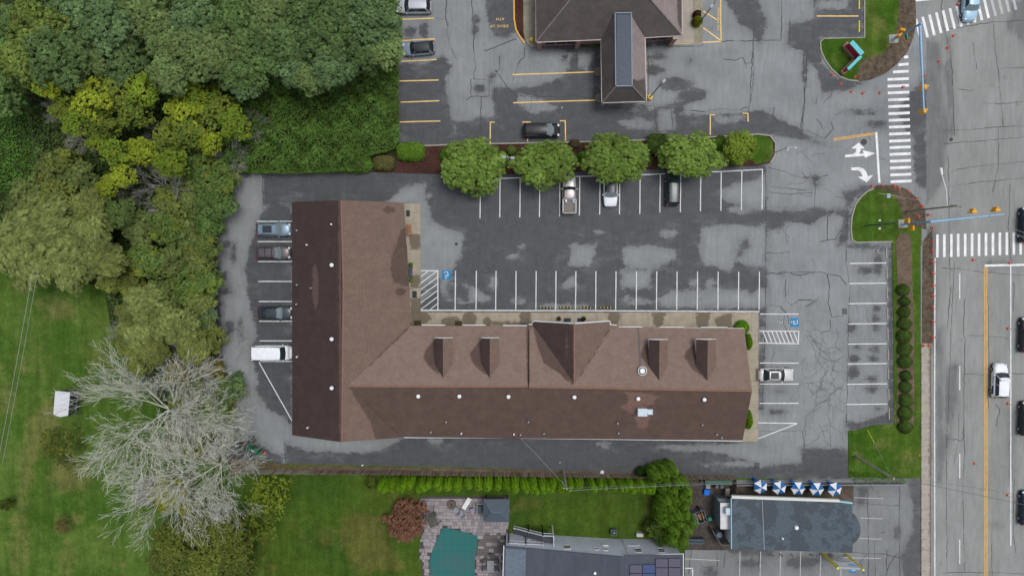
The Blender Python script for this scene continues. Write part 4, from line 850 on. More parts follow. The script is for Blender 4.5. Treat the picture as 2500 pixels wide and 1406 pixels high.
for a in [(1001, 369, 38, 1.8, c3(98, 132, 44), 'wide bright green shrub at the left end of the mulch island', 'shrub1', None, 27), (937, 397, 30, 1.7, c3(104, 102, 62), 'rounded brownish green shrub beside the alley corner', 'shrub1', None, 22), (880, 400, 28, 1.6, c3(86, 118, 50), 'green shrub at the corner of the thicket', 'shrubL', None, 25),
          (1092, 378, 20, 1.4, c3(84, 128, 40), 'small green shrub left of the first island tree', 'shrub1'), (1226, 386, 18, 1.3, c3(92, 122, 50), 'low green shrub beside the double lamp post', 'shrub1'), (1248, 368, 13, 1.2, c3(98, 120, 56), 'tiny green shrub just right of the lamp post', 'shrub1'), (1270, 395, 22, 1.6, c3(100, 116, 56), 'olive shrub under the second island tree', 'shrubL'),
          (1398, 385, 14, 1.6, c3(94, 100, 54), 'dull shrub right of the second island tree', 'shrub0'), (1403, 352, 14, 1.0, c3(92, 78, 62), 'small brown shrub in the mulch between two island trees', 'shrub1'), (1437, 385, 28, 1.7, c3(82, 128, 40), 'bright green shrub left of the third island tree', 'shrub1', None, 22), (1578, 390, 18, 1.3, c3(90, 104, 52), 'olive shrub right of the third island tree', 'shrub0'),
          (1608, 352, 30, 2.0, c3(84, 108, 50), 'loose dark green bush between third and fourth island trees', 'shrubL', None, 24), (1628, 392, 20, 1.3, c3(100, 112, 62), 'grey-green shrub beside the black parked car', 'shrub0'), (1762, 352, 22, 1.6, c3(90, 120, 48), 'green shrub right of the fourth island tree', 'shrub1'), (1800, 390, 26, 1.2, c3(110, 112, 58), 'low yellowish shrub below the small end tree', 'shrub0', None, 15),
          (1813, 800, 18, 1.5, c3(96, 142, 30), 'round bright green shrub at the corner of the brown building', 'shrub0'), (1829, 836, 9, 1.7, c3(112, 160, 30), 'narrow bright green shrub against the east wall', 'shrub0', None, 20), (1829, 1026, 10, 1.8, c3(112, 160, 30), 'tall bright green shrub beside the lower east wall', 'shrub0', None, 24),
          (1703, 34, 10, 1.4, c3(92, 66, 48), 'small dark red shrub in the gravel beside the bank', 'shrub0'), (1704, 50, 13, 1.6, c3(112, 116, 36), 'rounded olive shrub in the gravel beside the bank', 'shrub0'),
          (1566, 1152, 13, 1.6, c3(56, 84, 36), 'dark green self-sown bush in the litter strip', 'shrubL'), (1003, 646, 5, .9, c3(96, 140, 36), 'small green potted shrub above the dark bench', 'shrub0'), (1004, 684, 5, .9, c3(136, 156, 46), 'small yellow-green potted shrub below the dark bench', 'shrub0'),
          (1365, 778, 5, 1.3, c3(92, 82, 40), 'small potted conifer left of the gable entrance', 'shrub0'), (1426, 778, 5, 1.3, c3(74, 92, 44), 'small potted conifer right of the gable entrance', 'shrub0')]:
    shrub(a[0], a[1], a[2], a[3], a[4], a[5], a[6], None, a[8] if len(a) > 8 else None)
GR = 'row of round clipped shrubs in the mulch bed'
for i, (x, y, r) in enumerate([(2208, 708, 14), (2211, 736, 12), (2211, 762, 13.5), (2212, 790, 16), (2211, 821, 17), (2212, 852, 17), (2213, 884, 16), (2214, 918, 13), (2214, 945, 14), (2215, 977, 16), (2214, 1009, 17), (2214, 1042, 17)]):
    shrub(x, y, r * 1.06, 1.2, c3(84, 108, 50), 'round clipped dark green shrub, %s from the top of the mulch bed' % ORD[i], 'shrub%d' % (i % 2), GR)
# hedge of arborvitae
HX = [936, 955, 977, 999, 1023, 1045, 1070, 1095, 1119, 1142, 1165, 1191, 1214, 1237, 1260, 1280, 1302, 1325, 1347, 1369, 1393, 1413, 1446, 1471, 1493, 1517, 1541, 1558, 1573, 1589]
for i, x in enumerate(HX):
    p = P(x, 1168 + (x - 936) * .006, 0); q = P(x, 1170, 0)
    xx = P(x, 1178, 3.2).x; yy = P(x, 1178 + (x - 936) * .005, 2.0).y
    o = bpy.data.objects.new('arborvitae', PRO['arb%d' % random.choice((0, 1, 1, 0, 2))]); link(o); o.location = (xx, yy, -.02); s = R_(.86, 1.08); o.scale = (s * .94, s * 1.15, R_(1.0, 1.2)); o.rotation_euler = (R_(-.05, .05), R_(-.05, .05), R_(0, 6)); o.color = (*c3(92, 126, 26), 1)
    tag(o, 'upright bright green arborvitae in the hedge behind the fence, %s from the left' % ORD[i], 'hedge shrub', 'row of arborvitae along the wooden fence')
shrub(905, 1178, 12, 1.8, c3(94, 112, 48), 'thin dying arborvitae at the left end of the hedge', 'shrubL', None, 15)
PL = [(1240, 700), (1300, 690), (1205, 740), (1270, 770), (1330, 760), (1395, 790), (1410, 835), (1228, 810), (1310, 840), (1370, 870), (1250, 885), (1290, 945), (1340, 985), (1385, 940), (1230, 950), (1280, 1010), (1350, 1040), (1395, 1000), (1440, 1070), (1285, 1090), (1225, 1030), (1390, 1100), (1290, 1170), (1375, 1200), (1330, 1120), (1180, 720), (1400, 890), (1240, 1000), (1320, 900)]
for i, (a, b) in enumerate(PL):
    zz = 4.2; p = P(1200 + a / 2.93, 926 + b / 2.93 - 4, zz); s = R_(.88, 1.12)
    o = bpy.data.objects.new('arborvitae', PRO['plume']); link(o); o.location = (p.x, p.y, -.02); o.scale = (s * .86, s * .86, (zz + R_(.2, 1.2)) / 2.4); o.rotation_euler = (R_(-.06, .06), R_(-.06, .06), R_(0, 6)); o.color = (*c3(98, 130, 42), 1)
    tag(o, 'large rounded bright green arborvitae in the grove by the service yard, %s in the grove' % ORD[i], 'hedge shrub', 'grove of large arborvitae between the house and the yard')
tree(1600, 1300, 3, 26, 'olv0', c3(50, 78, 36), 'dark green bush at the foot of the arborvitae grove', 'bush', name='bush')
tree(1620, 1320, 3, 24, 'olv1', c3(56, 84, 38), 'dark leafy bush beside the house corner', 'bush', name='bush')
# ground cover: undergrowth, thicket, verge weeds, creepers  (nobody could count these)
def cover(name, polypx, dens, z0, z1, ls, colr, label, sc=.4, asp=1.6, hue=0.0):
    w = [tuple(P(a, b, 0)[:2]) for a, b in polypx]; xs = [p[0] for p in w]; ys = [p[1] for p in w]
    A = (max(xs) - min(xs)) * (max(ys) - min(ys)); n = int(A * dens)
    X = rng.uniform(min(xs), max(xs), n); Y = rng.uniform(min(ys), max(ys), n); k = sdf(w, X, Y); X, Y = X[k > 0], Y[k > 0]; k = k[k > 0]; n = len(X)
    g = (np.sin(X * sc * 2.1 + 1.3 * np.sin(Y * sc * 1.7)) + np.sin(Y * sc * 2.6 + 2 + 1.1 * np.sin(X * sc * 2.3)) + np.sin((X + Y) * sc * 4.3) * .5 + np.sin((X - 1.3 * Y) * sc * 6.1) * .35) / 2.85
    Zt = z0 + (z1 - z0) * (.5 + .5 * g) * np.clip(k / 1.2, .25, 1)
    Z = Zt - rng.uniform(0, .45, n) * np.minimum(1, Zt)
    h = (np.sin(np.floor(X * 1.3) * 12.9 + np.floor(Y * 1.3) * 78.2) * 43758.5) % 1
    me = leaf_mesh(name, np.stack([X, Y, Z], 1), rng.normal(size=(n, 3)) * .55 + np.array([0, 0, 1]), ls * rng.uniform(.6, 1.4, n), (.84 + .26 * h) * (1 + .22 * g) * rng.uniform(.74, 1.26, n), np.full(n, hue) * rng.uniform(0, 1.6, n), asp)
    o = bpy.data.objects.new(name, me); link(o); o.color = (*colr, 1); return tag(o, label, None, None, 'stuff')
cover('undergrowth', [(60, 180), (60, -40), (968, -40), (972, 200), (560, 240), (548, 430), (560, 450), (524, 525), (520, 900), (575, 1000), (590, 1050), (560, 1060), (430, 1030), (350, 930), (310, 860), (280, 790), (262, 700), (180, 640), (-60, 620), (-60, 560), (90, 420)], 34, .4, 2.6, .32, c3(78, 100, 54), 'dark green undergrowth on the floor of the wood')
cover('thicket', [(545, 422), (552, 250), (600, 210), (690, 190), (800, 190), (900, 165), (978, 150), (982, 345), (965, 372), (905, 385), (898, 420), (700, 428)], 100, 1.7, 4.0, .25, c3(80, 112, 54), 'dense dark green thicket between the wood and the alley', .75, hue=.12)
cover('bank_creeper', [(900, 0), (985, 0), (985, 90), (972, 170), (975, 345), (955, 370), (925, 200)], 80, .8, 2.2, .22, c3(90, 112, 54), 'green creeper spilling over the edge of the bank car park', .9)
cover('alley_creeper', [(548, 428), (560, 405), (700, 412), (860, 408), (870, 424), (700, 424)], 120, .2, .7, .17, c3(88, 128, 34), 'bright green creeper along the alley edge', 1.0)
cover('drive_weeds', [(500, 470), (524, 480), (520, 700), (524, 905), (545, 1000), (590, 1060), (570, 1100), (520, 1020), (500, 900)], 90, .3, 1.3, .2, c3(86, 104, 44), 'weedy bushes along the west edge of the drive', 1.1, hue=.35)
cover('path_weeds', [(622, 1122), (700, 1130), (760, 1138), (760, 1150), (640, 1146), (600, 1140)], 60, .05, .5, .14, c3(92, 106, 40), 'weeds growing in the litter strip behind the alley', 1.4)
cover('kerb_weeds', [(2267, 845), (2274, 845), (2273, 1000), (2275, 1160), (2269, 1160), (2270, 1000)], 34, .1, .16, .12, c3(104, 100, 56), 'weeds in the gap beside the pavement', 1.4)
cover('grass_fringe', [(2176, 596), (2192, 596), (2190, 1040), (2178, 1040)], 40, .08, .16, .1, c3(72, 104, 38), 'tufts of grass along the back of the parking bays', 1.4)
cover('flower_border', [(2072, 1146), (2200, 1160), (2215, 1178), (2080, 1176)], 90, .2, .8, .15, c3(84, 118, 40), 'leafy border below the grass corner', 1.5)
cover('red_flowers', [(2080, 1168), (2170, 1170), (2170, 1180), (2085, 1178)], 20, .6, .95, .12, c3(128, 52, 62), 'small red flowers in the border', 1.5)
cover('fallen_leaves', [(620, 1085), (600, 1100), (560, 1060), (575, 1120), (690, 1140), (640, 1120)], 10, .02, .05, .1, c3(110, 76, 44), 'fallen leaves around the green skip', 1.5)
# leafless trees
BR = [bare_mesh('branches', 3, 12.5, 11.5), bare_mesh('branches', 8, 12, 11), bare_mesh('branches', 15, 8.5, 5.2, depth=5)]
for i, (x, y, z, s, k, mt, sx, lab) in enumerate([
        (362, 1022, 9, .98, 0, 0, 1.15, 'big lichen-covered leafless tree nearest the white shed'), (392, 1192, 9, .92, 1, 0, 1.05, 'big pale leafless tree at the bottom of the group'), (498, 1162, 8, .80, 0, 0, .95, 'large leafless tree spreading over the end of the fence'),
        (478, 1046, 8, .52, 0, 0, 1.1, 'leafless tree reaching towards the green skip'), (385, 925, 9, .58, 0, 0, 1.2, 'leafless tree crown above the white shed tree'), (250, 820, 7, .55, 2, 1, 1.0, 'small leafless grey tree at the lawn edge beside the willow'),
        (335, 450, 10, 1.0, 2, 1, 1.1, 'dead grey tree among the yellow trees'), (150, 325, 7, .62, 2, 1, 1.0, 'dead grey tree at the left edge of the wood'), (520, 380, 8, .7, 2, 1, 1.0, 'dead grey tree beside the thicket'), (390, 245, 9, .6, 2, 1, .8, 'dead grey branches between two yellow trees'), (570, 290, 8, .6, 2, 1, 1.0, 'dead grey tree at the left end of the thicket'), (150, 210, 7, .55, 2, 1, 1.2, 'bare grey tree near the left edge under the top trees'), (250, 470, 8, .55, 2, 1, 1.0, 'bare grey branches beside the willow'), (455, 350, 8, .5, 2, 1, 1.0, 'small grey leafless tree below the brightest yellow tree'), (90, 255, 6, .5, 2, 1, 1.0, 'small grey leafless tree at the left end of the yellow trees'), (300, 300, 9.5, .45, 2, 1, 1.0, 'grey twigs poking out of the yellow trees')]):
    p = P(x, y, z); t = thing('bare_tree', (p.x, p.y, 0), lab, 'leafless tree', None, local=True)
    b = bpy.data.objects.new('branches', BR[k]); link(b, t); b.scale = (s * sx, s, s * .95); b.rotation_euler = (0, 0, i * 1.3)
    if mt:
        b.material_slots[0].link = 'OBJECT'; b.material_slots[0].material = BARKG
cover('meadow_weeds', [(-60, 170), (40, 185), (70, 250), (80, 330), (110, 420), (60, 480), (-60, 470)], 40, .1, 1.1, .22, c3(88, 132, 54), 'bright green weeds on the slope at the left edge', 1.0)
hs = thing('garden_hut', P(345, 1195, 0), 'small grey-roofed hut almost hidden beneath the bare trees', 'hut')
mb = MB(); mb.slab([P(334, 1172, 2.4), P(376, 1174, 2.4), P(374, 1234, 2.4), P(332, 1232, 2.4)], .1); part('roof', mb, plain('hut_roof', c3(100, 102, 96), .8, var=.25), hs)
mb = MB(); mb.prism([P(337, 1175, 2.3)[:2], P(373, 1177, 2.3)[:2], P(371, 1230, 2.3)[:2], P(335, 1229, 2.3)[:2]], -.05, 2.28); part('wall', mb, plain('hut_wall', c3(112, 74, 66), .9), hs)
# ================================================================== BUILDINGS
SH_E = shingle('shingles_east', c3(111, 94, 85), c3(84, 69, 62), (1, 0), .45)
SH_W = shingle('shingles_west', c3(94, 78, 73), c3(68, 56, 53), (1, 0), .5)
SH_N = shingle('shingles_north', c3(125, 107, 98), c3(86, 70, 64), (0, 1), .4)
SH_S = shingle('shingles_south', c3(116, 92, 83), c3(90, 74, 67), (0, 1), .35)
SH_B = shingle('shingles_bank', c3(132, 122, 120), c3(84, 78, 76), (0, 1), .5)
SH_BW = shingle('shingles_bank_side', c3(132, 122, 120), c3(84, 77, 75), (1, 0), .4)
RIDGE = plain('ridge_cap', c3(134, 100, 86), 0.9)
TRIM = plain('white_trim', c3(212, 214, 216), 0.5, 0, .06)
DECKM = plain('roof_edge', c3(96, 78, 70), 0.9)
BEIGE = plain('beige_wall', c3(176, 164, 144), 0.85)
GLASS = plain('window_glass', c3(38, 48, 56), 0.12, 0, .1, spec=.6)
DARKM = plain('dark_metal', c3(46, 48, 52), 0.5)
METAL = plain('galvanised_metal', c3(176, 190, 200), 0.45, .3)
WHITEM = plain('white_metal', c3(226, 228, 230), 0.45)
GREYM = plain('grey_metal', c3(150, 154, 160), 0.5)
def plane_of(pts):
    A = np.array([[p.x, p.y, 1] for p in pts]); z = np.array([p.z for p in pts]); s = np.linalg.lstsq(A, z, rcond=None)[0]
    return lambda x, y: s[0] * x + s[1] * y + s[2]
def on_plane(px, py, f, up=0.0):
    z = 4.0
    for _ in range(30):
        p = P(px, py, z); z = f(p.x, p.y)
    return Vector((p.x, p.y, z + up))
def roof_plane(parent, pts, mat, ops=(), start=-60.0, th=.14, name='roof_slope', pl=None, label=None):
    w = [P(a, b, z) for a, b, z in pts]; f = pl or plane_of(w)
    o = sheet(name, [(p.x, p.y) for p in w], 0, .5, mat, ops, start, parent, None, zf=f, world=True)
    if label: o['label'] = label
    # solid deck under the shingles
    mb = MB(); mb.slab([Vector((p.x, p.y, f(p.x, p.y) - .012)) for p in w], th); part('roof_deck', mb, DECKM if mat not in (SH_B, SH_BW) else DARKM, parent)
    return f, w
def wallblock(parent, top, mat, name='wall', z0=-.05):
    mb = MB(); n = len(top); A = sum(top[i].x * top[(i + 1) % n].y - top[(i + 1) % n].x * top[i].y for i in range(n))
    if A < 0: top = top[::-1]
    lo = [Vector((p.x, p.y, z0)) for p in top]
    mb.add(lo + [Vector(p) for p in top], [tuple(range(n - 1, -1, -1)), tuple(range(n, 2 * n))] + [(i, (i + 1) % n, n + (i + 1) % n, n + i) for i in range(n)])
    return part(name, mb, mat, parent)
def window(parent, c, w, h, nrm, frame=TRIM, door=False):
    """c centre on the wall face, nrm outward unit (x,y)"""
    a = math.atan2(nrm[1], nrm[0]) - PI / 2; n = Vector((nrm[0], nrm[1], 0)); c = Vector(c)
    mb = MB(); t = Vector((math.cos(a), math.sin(a), 0))
    for sx in (-1, 1): mb.box(c + t * sx * (w / 2 - .04) + n * .03, (.08, .1, h), a)
    for sz in (-1, 1): mb.box(c + Vector((0, 0, sz * (h / 2 - .04))) + n * .031, (w - .16, .1, .08), a)
    mb.box(c + n * .02, (w - .16, .05, .04), a)
    f = part('door' if door else 'window', mb, frame, parent)
    g = MB(); g.box(c + n * .008, (w - .16, .03, h - .16), a); part('pane', g, GLASS, f); return f

B = thing('brick_shopping_building', P(1270, 900, 0), 'long L-shaped shop building with brown shingled roofs, dormers and a cross gable', 'building')
rW = (832.5, 489, 7.0); e = 3.0
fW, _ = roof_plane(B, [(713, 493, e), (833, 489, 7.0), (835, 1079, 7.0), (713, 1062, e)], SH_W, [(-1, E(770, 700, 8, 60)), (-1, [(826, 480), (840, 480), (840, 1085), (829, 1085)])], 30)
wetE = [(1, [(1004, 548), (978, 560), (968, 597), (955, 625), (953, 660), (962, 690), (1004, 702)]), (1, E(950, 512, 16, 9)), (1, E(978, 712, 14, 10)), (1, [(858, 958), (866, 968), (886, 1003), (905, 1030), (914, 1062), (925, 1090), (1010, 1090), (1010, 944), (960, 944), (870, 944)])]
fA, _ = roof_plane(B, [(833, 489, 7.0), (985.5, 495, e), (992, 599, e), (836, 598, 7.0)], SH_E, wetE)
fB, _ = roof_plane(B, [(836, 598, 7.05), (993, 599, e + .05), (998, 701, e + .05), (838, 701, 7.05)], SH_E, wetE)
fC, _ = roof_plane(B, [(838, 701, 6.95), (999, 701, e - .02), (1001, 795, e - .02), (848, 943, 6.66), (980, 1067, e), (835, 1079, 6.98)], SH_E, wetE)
zr = 6.65
wetN = []
for x in (1063, 1177): wetN.append((1, [(x, 828), (x - 20, 848), (x - 32, 868), (x - 18, 892), (x + 18, 922), (x + 20, 836)]))
wetN += [(1, [(1587, 832), (1568, 848), (1562, 868), (1584, 896), (1610, 924), (1600, 838)]), (1, [(1703, 830), (1682, 850), (1668, 868), (1690, 900), (1726, 930), (1715, 838)]), (1, [(1298, 790), (1311, 838), (1326, 886), (1364, 910), (1402, 944), (1402, 790)]),
         (1, [(1285, 790), (1293, 790), (1293, 940), (1287, 940)]), (1, [(1486, 797), (1440, 872), (1408, 925), (1412, 925), (1446, 874), (1491, 801)]), (1, [(1000, 798), (998, 802), (900, 898), (892, 900), (990, 800)]), (-1, E(1517, 815, 8, 16))]
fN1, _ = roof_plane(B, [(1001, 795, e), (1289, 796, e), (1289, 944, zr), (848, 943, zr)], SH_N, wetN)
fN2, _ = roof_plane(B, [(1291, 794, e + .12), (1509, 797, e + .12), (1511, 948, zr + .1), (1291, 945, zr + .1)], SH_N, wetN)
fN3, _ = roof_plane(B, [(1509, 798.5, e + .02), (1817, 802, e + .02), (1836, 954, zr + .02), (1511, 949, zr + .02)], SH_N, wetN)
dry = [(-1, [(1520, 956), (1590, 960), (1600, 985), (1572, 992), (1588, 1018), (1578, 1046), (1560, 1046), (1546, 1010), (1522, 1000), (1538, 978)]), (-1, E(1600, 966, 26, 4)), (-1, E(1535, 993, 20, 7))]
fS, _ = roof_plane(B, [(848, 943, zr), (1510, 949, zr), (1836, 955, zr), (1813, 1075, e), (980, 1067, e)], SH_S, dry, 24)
# cross gable
gz = 6.5
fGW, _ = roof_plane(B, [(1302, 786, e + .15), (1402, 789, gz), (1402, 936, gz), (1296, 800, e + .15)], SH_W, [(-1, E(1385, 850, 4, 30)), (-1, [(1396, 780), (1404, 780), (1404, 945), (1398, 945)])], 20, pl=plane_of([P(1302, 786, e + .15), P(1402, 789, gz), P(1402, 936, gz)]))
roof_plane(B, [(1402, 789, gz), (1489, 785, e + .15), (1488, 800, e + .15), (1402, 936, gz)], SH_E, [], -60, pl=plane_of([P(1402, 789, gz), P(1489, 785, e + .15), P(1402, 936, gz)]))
gw = [P(1402, 789, gz), P(1489, 785, e + .15), P(1302, 786, e + .15)]
mb = MB(); yy = max(p.y for p in gw); g0, g1, g2 = [Vector((p.x, yy - .22, p.z - .18)) for p in gw]
mb.add([g0, g1, g2, g0 - Vector((0, .2, 0)), g1 - Vector((0, .2, 0)), g2 - Vector((0, .2, 0))], [(0, 2, 1), (3, 4, 5), (0, 1, 4, 3), (1, 2, 5, 4), (2, 0, 3, 5)]); part('gable_wall', mb, TRIM, B)
mb = MB(); up = Vector((0, 0, .02))
for a, b in ((0, 1), (0, 2)):
    A_, B_ = gw[a], gw[b]; A_ = Vector((A_.x, yy + .03, A_.z)); B_ = Vector((B_.x, yy + .03, B_.z)); mb.add([A_ + up, B_ + up, B_ - Vector((0, 0, .3)), A_ - Vector((0, 0, .3)), A_ + up - Vector((0, .12, 0)), B_ + up - Vector((0, .12, 0)), B_ - Vector((0, .12, .3)), A_ - Vector((0, .12, .3))], [(0, 1, 2, 3), (7, 6, 5, 4), (0, 4, 5, 1), (3, 2, 6, 7), (0, 3, 7, 4), (1, 5, 6, 2)])
part('gable_fascia', mb, TRIM, B)
# dormers
for x0, xr, x1, yf, fN in ((1063, 1082.5, 1103, 829, fN1), (1177, 1196.5, 1216, 829, fN1), (1586, 1608.5, 1628, 833, fN3), (1702, 1726, 1746, 832.5, fN3)):
    zt, ze = 6.15, 5.35
    R0 = P(xr, yf, zt); yw = R0.y; xl = P(x0, yf, ze).x; xrr = P(x1, yf, ze).x; cx = (xl + xrr) / 2
    yb = lambda z: max(y for y in np.linspace(yw, yw - 9, 400) if fN(cx, y) <= z + 1) if False else next(y for y in np.linspace(yw, yw - 9, 900) if fN(cx, y) >= z)
    D = bpy.data.objects.new('dormer', None); link(D, B); WL[D.name] = WL[B.name]
    rf, rb_ = Vector((cx, yw + .12, zt)), Vector((cx, yb(zt) - .05, zt))
    for sx, xx, mt, op in ((-1, xl - .1, SH_W, 30), (1, xrr + .1, SH_E, -60)):
        ef, eb = Vector((xx, yw + .12, ze)), Vector((xx, yb(ze) - .05, ze)); pts = [ef, rf, rb_, eb]
        f = plane_of([ef, rf, rb_]); o = sheet('dormer_roof', [(p.x, p.y) for p in pts], 0, .3, mt, (), op, D, None, zf=f, world=True)
        mb = MB(); mb.slab([p - Vector((0, 0, .01)) for p in pts], .1); part('dormer_deck', mb, RIDGE, D)
    mb = MB(); z0 = fN(cx, yw) - .2
    mb.add([(xl + .05, yw, z0), (xrr - .05, yw, z0), (xrr - .05, yw, ze - .05), (cx, yw, zt - .12), (xl + .05, yw, ze - .05)], [(0, 1, 2, 3, 4)][::-1]); mb.f = [t[::-1] for t in mb.f]
    mb.add([(xl + .05, yw, z0), (xl + .05, yw, ze - .05), (xl + .05, yb(ze), ze - .05)], [(0, 1, 2)]); mb.add([(xrr - .05, yw, z0), (xrr - .05, yw, ze - .05), (xrr - .05, yb(ze), ze - .05)], [(0, 2, 1)])
    part('dormer_wall', mb, TRIM, D)
    mb = MB(); mb.box((cx, yw + .02, z0 + (ze - z0) * .55), (.9, .05, .8)); part('dormer_window', mb, GLASS, D)
    mb = MB(); mb.box((cx, yw + .13, ze - .02), (xrr - xl + .2, .1, .1)); part('dormer_trim', mb, TRIM, D)
# ridge caps
mb = MB()
for a, b in (((833, 489, 7.0), (836, 598, 7.0)), ((836, 598, 7.05), (838, 701, 7.05)), ((838, 701, 6.96), (835, 1079, 6.98)), ((848, 943, zr), (1289, 944, zr)), ((1291, 945, zr + .1), (1510, 948, zr + .1)), ((1510, 949, zr + .02), (1836, 954.5, zr + .02)), ((1402, 789, gz), (1402, 936, gz))):
    mb.tube([P(*a[:2], a[2] + .005), P(*b[:2], b[2] + .005)], .11, 6)
part('ridge_cap', mb, RIDGE, B)
# fascias and gutters
mb = MB()
def strip(mb, a, b, z, w=.12, h=.16):
    A_, B_ = P(a[0], a[1], z), P(b[0], b[1], z); d = (B_ - A_).normalized(); nn = Vector((-d.y, d.x, 0)) * w / 2
    mb.prism([(A_ + nn)[:2], (B_ + nn)[:2], (B_ - nn)[:2], (A_ - nn)[:2]], z - h, z)
def GUT(a, b, z, w):
    mb = MB(); strip(mb, a, b, z, w); part('gutter', mb, TRIM, B)
g = e - .03
for a, b, w in (((989, 504), (990, 536), .26), ((992, 537), (993, 594), .16), ((992, 595), (992, 602), .3), ((997, 602), (997, 613), .28), ((996.5, 613), (997, 632), .1), ((998, 632), (999, 696), .16), ((1000.5, 698), (1001.5, 736), .2), ((1003, 737), (1003.5, 794), .14), ((986.5, 495), (987.5, 504), .1)):
    strip(mb, a, b, g, w)
y0 = lambda x: 795 + (x - 1001) * .0085
segs = [(1001, 1030, 796.5), (1030, 1087, 793.5), (1087, 1130, 796.5), (1130, 1186, 793.5), (1186, 1228, 796.8), (1228, 1287, 794.5), (1291, 1305, 792), (1305, 1306, 786), (1490, 1506, 793), (1510, 1568, 797.8), (1568, 1610, 800), (1610, 1670, 798.5), (1670, 1712, 800.5), (1712, 1776, 799), (1776, 1817, 801.5)]
for a, b, y in segs: GUT((a, y), (b, y + .2), g + (.1 if 1290 < a < 1508 else 0), .1)
GUT((1489.5, 784), (1489.5, 793), g + .1, .1); GUT((1301, 785), (1301, 793), g + .1, .1)
GUT((986, 1067.5), (1270, 1068.5), g, .12); GUT((1270, 1069), (1813, 1076), g, .12); GUT((1816.5, 801), (1817.5, 812), g, .08)
# walls
def W3(px, py, z, ix, iy): p = P(px, py, z); return Vector((p.x + ix, p.y + iy, z))
wz = 2.95
c = [W3(713, 493, e, .45, -.35), W3(986, 496, e, -.75, -.35), W3(1000, 795, e, -.75, 0), W3(1000, 1062, e, -.75, .45), W3(980, 1066, e, 0, .45), W3(713, 1062, e, .45, .45)]
for v in c: v.z = wz - .25
wallblock(B, c[:4] + [c[5]], BEIGE)
for (a, r, b, dy) in (((713, 493, e), (833, 489, 7.0), (986, 495, e), -.35), ((713, 1062, e), (835, 1079, 7.0), (980, 1067, e), .35)):
    A_, R2, B_ = P(*a), P(*r), P(*b); mb = MB(); q = [Vector((v.x, v.y + dy, v.z - .25)) for v in (A_, R2, B_)]
    mb.add([q[0], q[1], q[2], q[0] + Vector((0, -dy * .5, 0)), q[1] + Vector((0, -dy * .5, 0)), q[2] + Vector((0, -dy * .5, 0))], [(0, 1, 2), (5, 4, 3), (0, 3, 4, 1), (1, 4, 5, 2)]); part('gable_wall', mb, BEIGE, B)
c = [W3(1000, 796, e, -1.0, -.55), W3(1817, 801, e, -.9, -.55), W3(1813, 1075, e, -.9, .4), W3(985, 1067, e, 0, .4)]
for v in c: v.z = wz - .2
wallblock(B, c, BEIGE); nw = c[0].y; xw0, xw1 = c[0].x, c[1].x; swy = c[3].y
c = [W3(1303, 787, e, .3, -.25), W3(1488, 787, e, -.3, -.25), W3(1488, 800, e, -.3, -2), W3(1303, 800, e, .3, -2)]
for v in c: v.z = wz + .05
wallblock(B, c, TRIM, 'entrance_wall'); gy = c[0].y
A_, R2, B_ = P(1817, 801, e), P(1836, 954.5, zr), P(1813, 1075, e); mb = MB(); q = [Vector((v.x - .5, v.y, v.z - .25)) for v in (A_, R2, B_)]
mb.add([q[0], q[1], q[2], q[0] - Vector((.2, 0, 0)), q[1] - Vector((.2, 0, 0)), q[2] - Vector((.2, 0, 0))], [(2, 1, 0), (3, 4, 5), (0, 1, 4, 3), (1, 2, 5, 4)]); part('gable_wall', mb, BEIGE, B)
k = 0; x = xw0 + 3.5
while x < xw1 - 2:
    yy_ = gy if P(1306, 790, 0).x < x < P(1485, 790, 0).x else nw + (x - xw0) * (W3(1817, 801, e, 0, -.55).y - nw) / (xw1 - xw0)
    window(B, (x, yy_ + .0, 1.25 if k % 3 != 1 else 1.1), 1.6 if k % 3 != 1 else 1.0, 1.7 if k % 3 != 1 else 2.1, (0, 1), TRIM if k % 3 != 1 else DARKM, k % 3 == 1); x += 2.6; k += 1
pe = [W3(986, 520, e, -.75, 0), W3(992, 565, e, -.78, 0), W3(994, 620, e, -.78, 0), W3(997, 670, e, -.78, 0), W3(1000, 715, e, -.8, 0), W3(1000, 760, e, -.78, 0)]
for i, v in enumerate(pe): window(B, (v.x + .02, v.y, 1.2), 1.9 if i not in (0, 4) else 1.0, 1.6 if i not in (0, 4) else 2.1, (1, 0), TRIM, i in (0, 4))
for x in range(770, 1800, 90):
    if x > 1010: p = P(x, 1072, 1.5); window(B, (p.x, swy - (p.x - xw0) * .0, 1.5), .9, .9, (0, -1))
# roof furniture
def rv(px, py, f, r, h, mat, name='roof_vent', cap=True):
    p = on_plane(px, py, f); mb = MB()
    if cap: mb.lathe([(r * .62, -.25), (r * .62, h * .55), (r, h * .6), (r * .95, h * .85), (r * .5, h)], p, 12)
    else: mb.lathe([(r, -.15), (r, h)], p, 8)
    return part(name, mb, mat, B, smooth=False)
for x, y, f in ((811.5, 647, fW), (811.5, 827, fW), (811.5, 946, fW), (1022, 966, fS), (1122, 966, fS), (1241.5, 967, fS), (1402, 968, fS), (1557, 972, fS), (1718, 974, fS)): rv(x, y, f, .26, .5, WHITEM)
for x, y, f in ((811, 548, fW), (727, 563, fW), (751, 598, fW), (761, 703, fW), (726, 742, fW), (727, 695, fW), (727, 870, fW), (753, 1042, fW), (1090, 1028, fS), (1053, 1053, fS), (1127, 1056, fS), (1290, 1028, fS), (1255, 1058, fS), (1271, 1059, fS), (1328, 1056, fS), (1507, 1031, fS), (1509, 1055, fS), (1713, 1035, fS), (1748, 1058, fS), (1760, 1066, fS)):
    rv(x, y, f, .10, .55, WHITEM if (x + y) % 2 else GREYM, 'vent_pipe', False)
